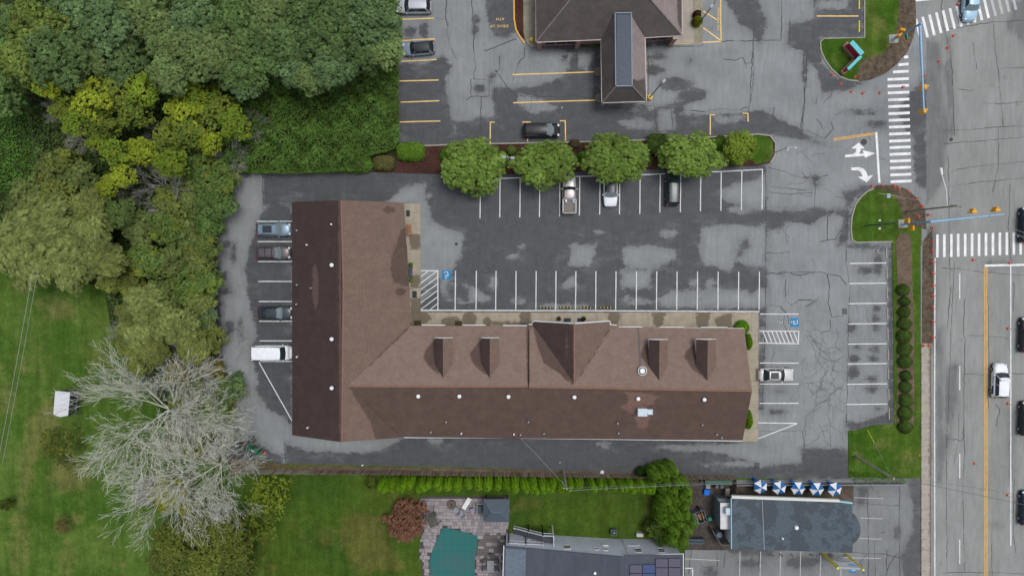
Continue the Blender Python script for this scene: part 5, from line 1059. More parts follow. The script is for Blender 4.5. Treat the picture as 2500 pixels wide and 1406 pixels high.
p = on_plane(1567, 904, fN3); mb = MB(); mb.lathe([(.42, -.3), (.42, .35), (.56, .36), (.56, .42)], p, 20); ch = part('exhaust_fan', mb, DARKM, B); mb = MB(); mb.lathe([(.36, .41), (.36, .44), (.3, .52)], p, 20); part('fan_cap', mb, WHITEM, ch)
mb = MB(); mb.tube([p + Vector((.54 * math.cos(a_), .54 * math.sin(a_), .43)) for a_ in [2 * PI * k_ / 20 for k_ in range(21)]], .045, 5, False); part('fan_rim', mb, WHITEM, ch)
mb = MB()
for (a, b) in (((1558, 800), (1563, 893)),):
    q0, q1 = on_plane(*a, fN3, .02), on_plane(*b, fN3, .02); mb.add([q0 - Vector((.12, 0, 0)), q0 + Vector((.12, 0, 0)), q1 + Vector((.12, 0, 0)), q1 - Vector((.12, 0, 0))], [(3, 2, 1, 0)])
part('roof_flashing', mb, plain('lead_flashing', c3(92, 88, 92), .6), B)
p = on_plane(1566, 1003, fS); mb = MB(); mb.bevbox(p + Vector((0, 0, .45)), (1.25, 1.05, .9), .05); mb.bevbox(p + Vector((1.0, -.0, .3)), (.75, .72, .6), .05); part('air_handler', mb, METAL, B)
# bench, doormats, planters on the walkway
for x, y, w, h, lab in ((996, 521, 9, 15, 'dark doormat at the upper west wing door'), (1012, 719, 11, 17, 'dark doormat at the lower west wing door')):
    p = P(x, y, .13); mb = MB(); mb.bevbox(p + Vector((0, 0, .012)), (m(w), m(h), .02), .008); solo('doormat', mb, plain('rubber_mat', c3(48, 56, 66), .9), lab, 'doormat')
def bench(px, py, rz, colr, lab):
    p = P(px, py, .12); t = thing('bench', p, lab, 'bench', local=True, rz=rz); M_ = plain('bench_' + lab[:4], colr, .8)
    for k in range(4): mb = MB(); mb.bevbox((0.13 * k - .2, 0, .44), (.11, 1.5, .04), .01); part('seat_slat', mb, M_, t)
    for k in range(2): mb = MB(); mb.bevbox((-.3, 0, .62 + .16 * k), (.03, 1.5, .12), .005); part('back_slat', mb, M_, t)
    for sx in (-1, 1): mb = MB(); mb.box((0, sx * .65, .21), (.5, .06, .42)); mb.box((-.3, sx * .65, .62), (.05, .06, .5)); part('leg', mb, M_, t)
bench(1001, 562, 0, c3(150, 110, 82), 'reddish wooden bench on the west wing walkway'); bench(1004, 664, 0, c3(74, 82, 92), 'dark grey bench between two potted shrubs')
for x, y, lab in ((1003, 646, 'round pot above the dark bench'), (1004, 684, 'round pot below the dark bench'), (1365, 778, 'pot left of the gable entrance'), (1426, 778, 'pot right of the gable entrance')):
    p = P(x, y, .12); mb = MB(); mb.lathe([(.16, 0), (.24, .3), (.26, .34), (.2, .34)], p, 10); solo('plant_pot', mb, plain('clay', c3(96, 70, 56), .8), lab, 'plant pot')
for x, y, lab in ((1019, 788, 'dark coir mat left on the walkway by the inner corner'), (1119, 789, 'dark coir mat under the left dormers')):
    p = P(x, y, .13); mb = MB(); mb.bevbox(p + Vector((0, 0, .02)), (.95, .65, .04), .01); solo('coir_mat', mb, plain('coir', c3(62, 54, 34), .95, var=.3), lab, 'doormat')
for i, x in enumerate((1385, 1418)):
    p = P(x, 781, .13); mb = MB(); mb.bevbox(p + Vector((0, 0, .012)), (.95, .5, .02), .005); solo('doormat', mb, MATS['rubber_mat'], 'dark doormat under the gable, %s one' % ('left', 'right')[i], 'doormat')
p = P(1277, 790, .12); mb = MB(); mb.lathe([(.2, 0), (.22, .6), (.2, .6), (.17, .45)], p, 12); solo('waste_bin', mb, plain('bin_green', c3(70, 90, 82), .6), 'small round bin by the walkway wall', 'bin')

# ------------------------------------------------------------------ bank
def brick_mat(name, c1_, c2_, mort):
    t = NT(name); v = t.pos(); br = t.n('ShaderNodeTexBrick'); q = t.n('ShaderNodeMapping'); t.set(q.inputs[0], v); q.inputs['Rotation'].default_value = (PI / 2, 0, 0)
    t.set(br.inputs['Vector'], q.outputs[0]); br.inputs['Scale'].default_value = 1; br.inputs['Brick Width'].default_value = .24; br.inputs['Row Height'].default_value = .08; br.inputs['Mortar Size'].default_value = .008
    br.inputs['Color1'].default_value = (*c1_, 1); br.inputs['Color2'].default_value = (*c2_, 1); br.inputs['Mortar'].default_value = (*mort, 1)
    return t.out(t.mul(br.outputs['Color'], t.ramp(t.noise(v, 2, 4), .3, .7, .85, 1.12)), .9)
BRK = brick_mat('pink_brick', c3(160, 122, 112), c3(142, 108, 98), c3(168, 150, 142))
K = thing('bank_building', P(1480, 0, 0), 'brick bank with dark hipped shingle roof and a drive-through canopy', 'building')
eb = 3.4
wetB = []
fK, _ = roof_plane(K, [(1309, 103, eb), (1467, 97, eb), (1574, 92, eb), (1665, 87, eb), (1545, -50, 7.6), (1432, -50, 7.6)], SH_B, wetB, 30)
roof_plane(K, [(1309, 103, eb), (1432, -50, 7.6), (1306, -200, eb)], SH_BW, [], 40)
roof_plane(K, [(1665, 87, eb), (1545, -50, 7.6), (1663, -200, eb)], SH_BW, [(1, [(1650, -60), (1670, -60), (1670, 90), (1655, 60)])], -60)
roof_plane(K, [(1306, -200, eb), (1663, -200, eb), (1545, -50, 7.6), (1432, -50, 7.6)], SH_B, [], 30)
roof_plane(K, [(1467, 99, eb), (1470, 251, eb), (1504, 211, 5.5), (1501, 36, 5.5)], SH_BW, [], 40)
roof_plane(K, [(1574, 93, eb), (1577.5, 247, eb), (1543, 210, 5.5), (1540, 36, 5.5)], SH_BW, [(1, [(1540, 190), (1560, 200), (1575, 185), (1580, 250), (1540, 250)])], -60)
roof_plane(K, [(1470, 251, eb), (1577.5, 247, eb), (1543, 210, 5.5), (1504, 211, 5.5)], SH_B, [], 30)
mb = MB(); mb.slab([P(1505, 36, 5.62), P(1540, 36, 5.62), P(1542, 208, 5.62), P(1505.5, 209, 5.62)], .12); sk = part('skylight', mb, plain('skylight_glass', c3(50, 64, 80), .45, 0, .25), K)
mb = MB()
for a, b in (((1502, 30), (1503.5, 211)), ((1541.5, 30), (1543.5, 210)), ((1502, 210.5), (1544, 210)), ((1502, 32), (1541, 32))): strip(mb, a, b, 5.68, .14, .22)
part('skylight_frame', mb, plain('bluegrey_metal', c3(112, 130, 144), .5), sk)
mb = MB()
for a, b in (((1308, -100), (1309, 103.5)), ((1309, 103.5), (1467.5, 97.5)), ((1467.5, 97.5), (1469.5, 251.5)), ((1469.5, 251.5), (1578.5, 248)), ((1578.5, 248), (1575, 92.5)), ((1575, 92.5), (1665.5, 87.5)), ((1665.5, 87.5), (1664, -100))): strip(mb, a, b, eb - .02, .1, .18)
part('gutter', mb, plain('bank_gutter', c3(196, 186, 180), .6), K)
mb = MB()
for a, b in (((1309, 103, eb), (1432, -50, 7.6)), ((1665, 87, eb), (1545, -50, 7.6)), ((1470, 251, eb), (1504, 211, 5.5)), ((1577.5, 247, eb), (1543, 210, 5.5))): mb.tube([P(*a[:2], a[2]), P(*b[:2], b[2])], .09, 6)
part('hip_cap', mb, plain('hip_caps', c3(122, 116, 112), .9, var=.3), K)
c = [W3(1309, 103, eb, .5, .45), W3(1467, 97, eb, 0, .45), W3(1574, 92, eb, 0, .45), W3(1665, 87, eb, -.5, .45), W3(1663, -200, eb, -.5, -.5), W3(1306, -200, eb, .5, -.5)]
for v in c: v.z = eb - .2
wallblock(K, c, BRK)
mb = MB()
for px_, py_ in ((1318, 104), (1413, 100), (1649, 94)): q = W3(px_, py_, eb, 0, .18); mb.box((q.x, q.y, 1.6), (.55, .5, 3.2))
part('brick_pier', mb, BRK, K)
for px_ in (1345, 1372, 1395, 1600, 1625): q = W3(px_, 100, eb, 0, 0); window(K, (q.x, c[0].y + (q.x - c[0].x) * (c[3].y - c[0].y) / (c[3].x - c[0].x) - .02, 1.6), 1.2, 1.5, (0, -1), DARKM)
for px_, py_ in ((1478, 176), (1566, 172), (1479, 238), (1566, 236)):
    q = P(px_, py_, 0); mb = MB(); mb.lathe([(.42, 0), (.42, .14)], q, 12); mb.box((q.x, q.y, 1.7), (.4, .4, 3.3)); part('canopy_column', mb, BRK, K)
mb = MB(); strip(mb, (1471, 249.5), (1577, 246), eb - .18, .1, .5); part('canopy_sign', mb, plain('mossy_board', c3(106, 116, 96), .8), K)
for i, (x, y) in enumerate(((1461, 176), (1464, 240))):
    q = P(x, y, 0); mb = MB(); mb.lathe([(.62, -.02), (.62, .16), (.54, .18)], q, 18); mb.box((q.x + .6, q.y, .08), (1.2, 1.1, .16)); o = solo('lane_island', mb, plain('lane_concrete', c3(112, 108, 98), .9, var=.2), 'rounded concrete lane island under the canopy, %s' % ('upper one', 'lower one')[i], 'kerb island')
gs = sheet('gravel_bed', [(1277, -60), (1309, -60), (1309, 104), (1315, 116), (1296, 116), (1283, 100), (1278, 80)], .12, .5, GRAVEL, side=.16)
sheet('mulch_bed', [(1256, -60), (1277, -60), (1278, 80), (1281, 98), (1266, 82), (1258, 60)], .09, .5, MULCH, side=.12)
mb = MB(); q = [P(a, b) for a, b in [(1254, -40), (1255.5, 50), (1260, 74), (1270, 92), (1281, 107)]]; L, Rr = stroke_poly([(v.x, v.y) for v in q], .2)
for i in range(len(q) - 1): mb.prism([L[i], L[i + 1], Rr[i + 1], Rr[i]], -.02, .14)
part('kerb', mb, plain('yellow_kerb', c3(214, 166, 78), .8), gs)
sheet('bank_walk', [(1664, -60), (1693, -60), (1694, 104), (1642, 107), (1652, 90), (1666, 86)], .12, .6, CONC_B, side=.14)
sheet('gravel_bed', [(1694, -60), (1715, -60), (1715, 104), (1694, 105)], .11, .5, GRAVEL, side=.13)
sheet('planting_bed', [(1420, 98), (1467, 96), (1467, 114), (1420, 115)], .12, .5, ground('mossy_bed', c3(76, 82, 44), c3(92, 92, 60), c3(104, 100, 74)), side=.14)
def bollard(px, py, r, h, lab, rz=0): q = P(px, py, .1); mb = MB(); mb.lathe([(r, -.1), (r, h), (r * .8, h + .06), (r * .35, h + .08)], q, 12); return solo('bollard', mb, plain('yellow_paint', c3(206, 178, 66), .6), lab, 'bollard')
bollard(1298, 99, .28, .5, 'squat yellow drum bollard on the gravel at the bank corner')

# ------------------------------------------------------------------ restaurant
T = thing('restaurant_building', P(1940, 1280, 0), 'low restaurant with dark flat roof and rounded east end', 'building')
rz_ = 4.0
t = NT('dark_membrane'); v = t.pos(); n1 = t.noise(v, .4, 6, .65, .1); n2 = t.noise(v, 3, 5, .7)
ROOFM = t.out(t.mul(t.mix(t.ramp(n1, .5, .53), c3(72, 84, 94), c3(60, 69, 77)), t.ramp(n2, .3, .7, .86, 1.14)), .6, 0, .3)
arcp = [(2081, 1250), (2088, 1257), (2095, 1268), (2100, 1282), (2101, 1295), (2098, 1309), (2091, 1320), (2082, 1329)]
rp = [(1787, 1216), (1940, 1222), (2081, 1229)] + arcp + [(2081, 1349), (1940, 1344), (1787, 1339)]
mb = MB(); top = [P(a, b, rz_) for a, b in rp]; mb.slab(top, .3); part('flat_roof', mb, ROOFM, T)
cc = sum(top, Vector((0, 0, 0))) / len(top); wl_ = [Vector((cc.x + (p.x - cc.x) * .985, cc.y + (p.y - cc.y) * (.97 if p.y < cc.y else .56), rz_ - .31)) for p in top]; wallblock(T, wl_, plain('pale_wall', c3(190, 192, 196), .8))
mb = MB(); strip(mb, (1787, 1213), (2050, 1222.5), rz_ + .02, .34, .45); part('parapet', mb, plain('cream_parapet', c3(204, 206, 200), .7), T)
mb = MB(); strip(mb, (2050, 1224), (2082, 1228), rz_ + .04, .2, .4); strip(mb, (1785.5, 1216), (1786, 1340), rz_ + .03, .1, .3); part('edge_trim', mb, plain('pale_blue_trim', c3(150, 188, 204), .6), T)
mb = MB(); strip(mb, (1861, 1221), (1866, 1341), rz_ + .03, .07, .1); part('roof_seam', mb, GREYM, T)
for x, y, r in ((1943, 1286, .28), (1909, 1312, .13)): q = P(x, y, rz_); mb = MB(); mb.lathe([(r, 0), (r, .3), (r * .7, .42)], q, 12); part('roof_vent', mb, WHITEM, T)
for x in range(1830, 2060, 45): q = P(x, 1344, 1.5); window(T, (q.x, wl_[-2].y - .03 - (.0), 1.5), 1.4, 1.2, (0, -1), TRIM)
AN = thing('kitchen_annex', P(1768, 1255, 0), 'small grey annex with white roof beside the restaurant', 'annex'); za = 3.1
top = [P(1758.5, 1227, za), P(1785.5, 1227, za), P(1785.5, 1291, za), P(1759, 1291, za)]; mb = MB(); mb.slab(top, .12); part('flat_roof', mb, plain('white_roof_coating', c3(204, 204, 206), .6, var=.18, sc=2), AN)
wallblock(AN, [Vector((p.x, p.y, za - .13)) for p in top], plain('greygreen_wall', c3(104, 118, 122), .8))
q = P(1773, 1243, za); mb = MB(); mb.bevbox(q + Vector((0, 0, .4)), (.65, .95, .8), .05); part('air_handler', mb, METAL, AN)
mb = MB(); mb.slab([P(1750, 1216, 2.4), P(1786, 1218, 2.4), P(1786, 1226, 2.7), P(1757, 1226, 2.7)], .1); part('lean_to_roof', mb, plain('slate_sheet', c3(92, 104, 112), .6), AN)
# patio railing
RG = thing('patio_fence', P(1990, 1176, 0), 'pale railed fence along the north side of the umbrella patio', 'fence')
mb = MB(); a, b = P(1790, 1178, 0), P(2198, 1176, 0)
for z in (.15, 1.15): mb.tube([Vector((a.x, a.y, z)), Vector((b.x, b.y, z))], .05, 6)
part('rail', mb, GREYM, RG)
for k in range(12):
    q = a.lerp(b, k / 11); mb = MB(); mb.box((q.x, q.y, .6), (.09, .09, 1.25)); part('post', mb, GREYM, RG)
mb = MB()
for k in range(11):
    q0, q1 = a.lerp(b, k / 11), a.lerp(b, (k + 1) / 11); c_ = (q0 + q1) / 2; mb.box((c_.x, c_.y, .65), ((q1 - q0).length - .12, .03, .85))
part('infill', mb, plain('grey_screen', c3(104, 108, 110), .8), RG)
# umbrella tables
UM = []
um_blue, um_white = plain('blue_canvas', c3(26, 96, 160), .8), plain('white_canvas', c3(222, 222, 224), .8)
for i, (x, y, r) in enumerate(((1859, 1190, 17), (1905, 1192.5, 17), (1951, 1194, 17), (1997, 1195.5, 17), (2041, 1196, 17))):
    z = 2.3; p = P(x, y, z); t = thing('patio_umbrella', (p.x, p.y, .02), 'blue and white panelled patio umbrella, %s from the left' % ORD[i], 'umbrella', 'umbrellas on the restaurant patio', local=True)
    mb = MB(); R6 = .98; rot = (30, 18, 0, 0, 16)[i]
    ring = [Vector((R6 * math.cos(math.radians(60 * k + rot)), R6 * math.sin(math.radians(60 * k + rot)), z - .38)) for k in range(6)]; apex = Vector((0, 0, z + .05))
    for k in range(6):
        mb.k = k % 2; a1, b1 = ring[k], ring[(k + 1) % 6]; mid = (a1 + b1) / 2 * 1.0; mid = mid * .96; mid.z = z - .36; ce = apex.lerp(mid, .55) + Vector((0, 0, -.03)); mb.add([a1, mid, ce, apex], [(0, 1, 2), (0, 2, 3)]); mb.add([b1, mid, ce, apex], [(0, 2, 1), (0, 3, 2)])
    c_ = part('canopy', mb, [um_blue, um_white], t)
    mb = MB(); mb.tube([(0, 0, 0), (0, 0, z)], .03, 8); part('pole', mb, WHITEM, t); mb = MB(); mb.lathe([(.05, z), (.04, z + .1), (.01, z + .16)], (0, 0, 0), 8); part('finial', mb, um_blue, t)
    t2 = thing('patio_table', (p.x, p.y, .02), 'round green table under the %s umbrella from the left' % ORD[i], 'table', 'tables on the restaurant patio', local=True)
    mb = MB(); mb.lathe([(.62, .72), (.62, .75)], (0, 0, 0), 18); part('table_top', mb, plain('green_plastic', c3(40, 92, 66), .6), t2); mb = MB(); mb.lathe([(.3, 0), (.05, .05), (.05, .72)], (0, 0, 0), 10); part('pedestal', mb, MATS['green_plastic'], t2)
    q = P(x - 15, y - 17, .7); mb = MB(); mb.lathe([(.22, .0), (.24, .66), (.26, .70), (.26, .78), (.15, .84)], (q.x, q.y, .02), 14); solo('blue_bin', mb, plain('bright_blue', c3(16, 84, 176), .5), 'round blue bin beside the %s umbrella from the left' % ORD[i], 'bin', 'blue bins by the umbrellas')
# service yard
def crate(px, py, w, d, h, rz, mat, lab, cat, name, z0=0.0): q = P(px, py, h); mb = MB(); mb.bevbox((q.x, q.y, z0 + h / 2), (w, d, h), .04, rz); return solo(name, mb, mat, lab, cat)
crate(1726, 1202, .75, .75, .6, -.05, plain('vivid_blue', c3(10, 104, 206), .6), 'bright blue plastic bin in the service yard', 'bin', 'storage_bin')
crate(1729, 1188, .62, .6, .7, 0, plain('light_grey_plastic', c3(134, 136, 142), .7), 'pale grey square box by the green lean-to', 'box', 'storage_box')
crate(1734, 1267, .5, .5, .8, .3, plain('sea_green', c3(42, 142, 112), .6), 'small green bin in the middle of the service yard', 'bin', 'waste_bin')
crate(1777, 1202, .6, 1.1, 1.0, 0, plain('tan_box', c3(134, 124, 114), .8), 'tan metal cabinet at the corner of the annex', 'cabinet', 'metal_cabinet')
for i, (x, y) in enumerate(((1716, 1175), (1751, 1188), (1763, 1188))):
    q = P(x, y, .9); mb = MB(); mb.lathe([(.28, 0), (.28, .82), (.25, .9)], (q.x, q.y, 0), 14); solo('drum', mb, plain('drum_grey', c3(92, 96, 104), .6), 'round grey drum in the service yard, %s from the left' % ORD[i], 'drum', 'drums by the fence')
q = P(1757, 1306, 1.4); mb = MB(); mb.lathe([(.42, 0), (.42, 1.3), (.36, 1.42)], (q.x, q.y, 0), 18); solo('tank', mb, plain('tank_blue', c3(100, 118, 136), .5), 'round blue-grey tank below the annex', 'tank')
top = [P(1722, 1172, 1.9), P(1788, 1172, 1.9), P(1787, 1184, 1.7), P(1722, 1182, 1.7)]
LN = thing('lean_to_shed', P(1755, 1178, 0), 'long green lean-to shed against the fence', 'shed'); mb = MB(); mb.slab(top, .08); part('roof', mb, plain('mossy_green_sheet', c3(72, 98, 86), .7, var=.25), LN); wallblock(LN, [Vector((p.x, p.y, p.z - .1)) for p in top], plain('green_boards', c3(58, 76, 66), .8))
# skip with cardboard
SK = thing('waste_skip', P(1700, 1255, 0), 'open-lidded grey skip holding cardboard beside the arborvitae grove', 'skip', rz=.32, local=True)
mb = MB(); hw, hd, hh = .95, .8, 1.3
for cx_, cy_, w_, d_ in ((0, -hd, 2 * hw, .08), (0, hd, 2 * hw, .08), (-hw, 0, .08, 2 * hd - .1), (hw, 0, .08, 2 * hd - .1)): mb.box((cx_, cy_, hh / 2), (w_, d_, hh))
mb.box((0, 0, .1), (2 * hw - .1, 2 * hd - .1, .1)); part('body', mb, plain('skip_grey', c3(96, 100, 112), .6), SK)
mb = MB(); mb.slab([(-hw, -hd, hh + .04), (-.15, -hd, hh + .08), (-.15, hd, hh + .08), (-hw, hd, hh + .04)], .04); part('lid', mb, plain('skip_lid', c3(84, 90, 104), .6), SK)
mb = MB(); mb.box((.4, 0, .8), (.7, .9, .4), .3); mb.box((.5, .3, 1.0), (.4, .3, .3), .8); part('cardboard', mb, plain('cardboard', c3(142, 108, 78), .9, var=.3), SK)
def panel_fence(a, b, h, mat, lab, name='fence_panel', th=.06):
    A_, B_ = P(*a), P(*b); d = B_ - A_; mb = MB(); c_ = (A_ + B_) / 2; mb.box((c_.x, c_.y, h / 2), (d.length, th, h), math.atan2(d.y, d.x)); return solo(name, mb, mat, lab, 'fence')
FG = plain('weathered_grey_board', c3(122, 120, 116), .9)
panel_fence((1703, 1232), (1713, 1262), 1.6, FG, 'short grey screen beside the open skip'); panel_fence((1731, 1282), (1753, 1318), 1.7, FG, 'diagonal grey fence in front of the tank'); panel_fence((1753, 1318), (1786, 1318), 1.5, FG, 'short grey fence between tank and restaurant')
for k in range(2): panel_fence((1676, 1311 + k * 7), (1715, 1312 + k * 7), .9, plain('slate_plank', c3(66, 78, 88), .7), 'stacked slate-grey plank below the grove, %s one' % ('upper', 'lower')[k], 'plank', .3)
# ------------------------------------------------------------------ wooden fence
FW = [plain('fence_board_a', c3(132, 118, 102), .9, var=.2), plain('fence_board_b', c3(116, 102, 88), .9, var=.2), plain('fence_board_c', c3(148, 138, 124), .9, var=.2), plain('fence_board_pale', c3(160, 154, 142), .9, var=.15)]
FE = thing('wooden_fence', P(1190, 1152, 0), 'long weathered picket fence between the alley and the gardens', 'fence')
path = [P(592, 1146), P(760, 1147), P(1000, 1149), P(1300, 1153), P(1600, 1157), P(1788, 1160)]
tot = sum((path[i + 1] - path[i]).length for i in range(len(path) - 1)); proto = {}
nbd = 280; i = 0; acc = 0
for k in range(nbd):
    s = (k + .5) * tot / nbd
    while s - acc > (path[i + 1] - path[i]).length: acc += (path[i + 1] - path[i]).length; i += 1
    d = (path[i + 1] - path[i]).normalized(); q = path[i] + d * (s - acc); kk = (3 if k < 40 and R_(0, 1) < .8 else random.choice((0, 0, 1, 2)))
    if kk not in proto:
        mb = MB(); wb = tot / nbd * .93; mb.add([(-wb / 2, -.012, 0), (wb / 2, -.012, 0), (wb / 2, -.012, 1.72), (wb * .25, -.012, 1.8), (-wb * .25, -.012, 1.8), (-wb / 2, -.012, 1.72)] + [(-wb / 2, .012, 0), (wb / 2, .012, 0), (wb / 2, .012, 1.72), (wb * .25, .012, 1.8), (-wb * .25, .012, 1.8), (-wb / 2, .012, 1.72)],
                                                        [(0, 1, 2, 3, 4, 5), (11, 10, 9, 8, 7, 6)] + [(j, j + 6, (j + 1) % 6 + 6, (j + 1) % 6) for j in range(6)]); proto[kk] = mb.mesh('picket', FW[kk])
    o = bpy.data.objects.new('picket', proto[kk]); link(o, FE); o.location = q - WL[FE.name] + Vector((0, R_(-.02, .02), R_(-.04, .04))); o.rotation_euler = (R_(-.03, .03), R_(-.03, .03), math.atan2(d.y, d.x))
for z in (.35, 1.4):
    mb = MB()
    for a, b in zip(path[:-1], path[1:]): c_ = (a + b) / 2; mb.box((c_.x, c_.y - .06, z), ((b - a).length, .05, .09), math.atan2((b - a).y, (b - a).x))
    part('rail', mb, FW[1], FE)
for k in range(27):
    s = k * tot / 26 * .9999; i = 0; acc = 0
    while s - acc > (path[i + 1] - path[i]).length: acc += (path[i + 1] - path[i]).length; i += 1
    q = path[i] + (path[i + 1] - path[i]).normalized() * (s - acc); mb = MB(); mb.box((q.x, q.y - .14, .93), (.11, .11, 1.9)); part('post', mb, FW[1], FE)
F2 = thing('wooden_fence', P(1789, 1192, 0), 'short brown fence between the service yard and the patio', 'fence')
a, b = P(1789, 1164), P(1790, 1212)
for k in range(12): q = a.lerp(b, (k + .5) / 12); mb = MB(); mb.box((q.x, q.y, .9), (.03, (b - a).length / 12 * .93, 1.8)); part('board', mb, FW[k % 3], F2)
# ------------------------------------------------------------------ house
H = thing('grey_house', P(1440, 1380, 0), 'grey sided house with dark low roof and solar panels at the bottom edge', 'house')
t = NT('grey_siding'); v = t.pos(); sep = t.n('ShaderNodeSeparateXYZ'); t.set(sep.inputs[0], v); w_ = t.math('FRACT', t.math('MULTIPLY', sep.outputs['Z'], 8.0)); SID = t.out(t.mul(c3(200, 206, 220), t.math('MULTIPLY', t.ramp(w_, 0, .18, .8, 1.0), t.ramp(t.noise(v, .7, 4), .3, .7, .93, 1.06))), .7)
t = NT('dark_roof_felt'); v = t.pos(); HR = t.out(t.mul(c3(70, 76, 86), t.math('MULTIPLY', t.ramp(t.noise(t.scale(v, (1, .2, 1)), .8, 5, .7), .3, .7, .86, 1.14), t.ramp(t.noise(v, 12, 3), .3, .7, .9, 1.1))), .8)
t = NT('pale_roof_felt'); v = t.pos(); HRP = t.out(t.mul(c3(96, 108, 120), t.ramp(t.noise(v, 2.0, 5, .7), .3, .7, .86, 1.12)), .8)
wA = [P(1231, 1332, 4.6), P(1524, 1359, 5.9), P(1524, 1470, 5.9), P(1227, 1470, 4.6)]; wB = [P(1524.2, 1355, 5.8), P(1668, 1352.5, 5.0), P(1668, 1470, 5.0), P(1524.2, 1470, 5.8)]
pA = plane_of(wA); pB = plane_of(wB)
mb = MB(); mb.slab([Vector((p.x, p.y, pA(p.x, p.y))) for p in wA], .16); part('roof', mb, HR, H); mb = MB(); mb.slab([Vector((p.x, p.y, pB(p.x, p.y))) for p in wB], .16); part('roof', mb, HR, H)
mb = MB(); q = [P(1235, 1338, 4.65), P(1284, 1341, 4.8), P(1282, 1420, 4.8), P(1232, 1420, 4.65)]; mb.slab([Vector((p.x, p.y, pA(p.x, p.y) + .03)) for p in q], .04); part('roof_sheet', mb, HRP, H, label='paler blue-grey roof section')
fy = P(1350, 1304, 0).y
def under(pts, f, z0=-.05): return [Vector((p[0], p[1], f(p[0], p[1]) - .17)) for p in pts]
x0, x1, x2 = wA[0].x + .2, wA[1].x, wB[1].x - .3; yb_ = wA[2].y
f0, f1_, f2 = wA[0].y - .12, wA[1].y - .12, wB[1].y - .12
wallblock(H, under([(x0, f0), (x1, f1_), (x1, yb_), (x0, yb_)], pA), SID); wallblock(H, under([(x1, f1_ + .02), (x2, f2), (x2, yb_), (x1, yb_)], pB), SID)
wy = lambda x: f0 + (f1_ - f0) * (x - x0) / (x1 - x0) if x < x1 else f1_ + (f2 - f1_) * (x - x1) / (x2 - x1)
for px_, py_, w_, h_ in ((1385, 1336, .95, 1.3), (1457, 1341, .6, .8), (1479, 1342, .6, .8), (1559, 1346, .95, 1.3), (1616, 1347, .95, 1.3), (1288, 1313, .7, .9)):
    q = P(px_, py_, 4.0 if px_ > 1300 else 1.6); window(H, (q.x, wy(q.x), 3.6 if px_ > 1300 else 1.6), w_, h_, (0, 1))
q = P(1478, 1324, 2.4); mb = MB(); mb.box((q.x, wy(q.x) + .06, 2.4), (.8, .12, .35)); part('vent_grille', mb, TRIM, H)
mb = MB(); q = P(1526, 1330, 2.6); mb.tube([Vector((q.x, wy(q.x) + .1, .1)), Vector((q.x + .1, wy(q.x) + .1, 5.4))], .05, 6); mb.tube([Vector((q.x + .4, wy(q.x) + .1, 2.4)), Vector((q.x + 2.0, wy(q.x + 2) + .1, 2.35))], .05, 6); part('downspout', mb, TRIM, H)
for a, b, z_, w_, h_ in (((1230, 1331), (1227, 1440), 4.66, .1, .2), ((1668.5, 1351), (1668.5, 1440), 5.06, .1, .2), ((1524, 1354), (1668, 1351.3), 5.2, .06, .1)):
    mb = MB(); strip(mb, a, b, z_, w_, h_); part('gutter', mb, TRIM, H)
q = P(1452, 1395, 5.5); mb = MB(); mb.lathe([(.12, -.3), (.12, .35), (.18, .36), (.18, .45)], q, 10); part('vent_pipe', mb, WHITEM, H)
for i, (a, b, c_, d_, bl) in enumerate([(1600, 1362, 1630.6, 1383, 0), (1631.4, 1361, 1661, 1382.5, 0), (1537, 1377, 1567.6, 1397, 0), (1568.4, 1376, 1599, 1396.5, 1), (1600, 1384, 1630.6, 1405, 0), (1631.4, 1383.5, 1661, 1405, 0), (1537, 1398, 1567.6, 1418, 0), (1568.4, 1397.5, 1599, 1418, 1), (1600, 1406, 1630.6, 1427, 0), (1631.4, 1406, 1661, 1427, 0)]):
    if b > 1403: continue
    q = [on_plane(x, y, pB, .14) for x, y in ((a, b), (c_, b), (c_, d_), (a, d_))]; t = thing('solar_panel', q[0], ('deep blue solar panel on the house roof, %s one' % ('upper' if b < 1390 else 'lower cut-off') if bl else 'purplish grey solar panel on the house roof, %s in the array') % (() if bl else (ORD[i],)), 'solar panel', 'solar panels on the grey house')
    ce = sum(q, Vector((0, 0, 0))) / 4; mb = MB(); mb.slab([p + (ce - p) * .05 + Vector((0, 0, .01)) for p in q], .05); part('cells', mb, plain('blue_cells', c3(64, 78, 116), .3, 0, .06) if bl else plain('grey_cells', c3(84, 82, 98), .35, 0, .06), t)
    mb = MB(); mb.slab([p + (ce - p) * .01 for p in q], .06); part('panel_frame', mb, DARKM, t)
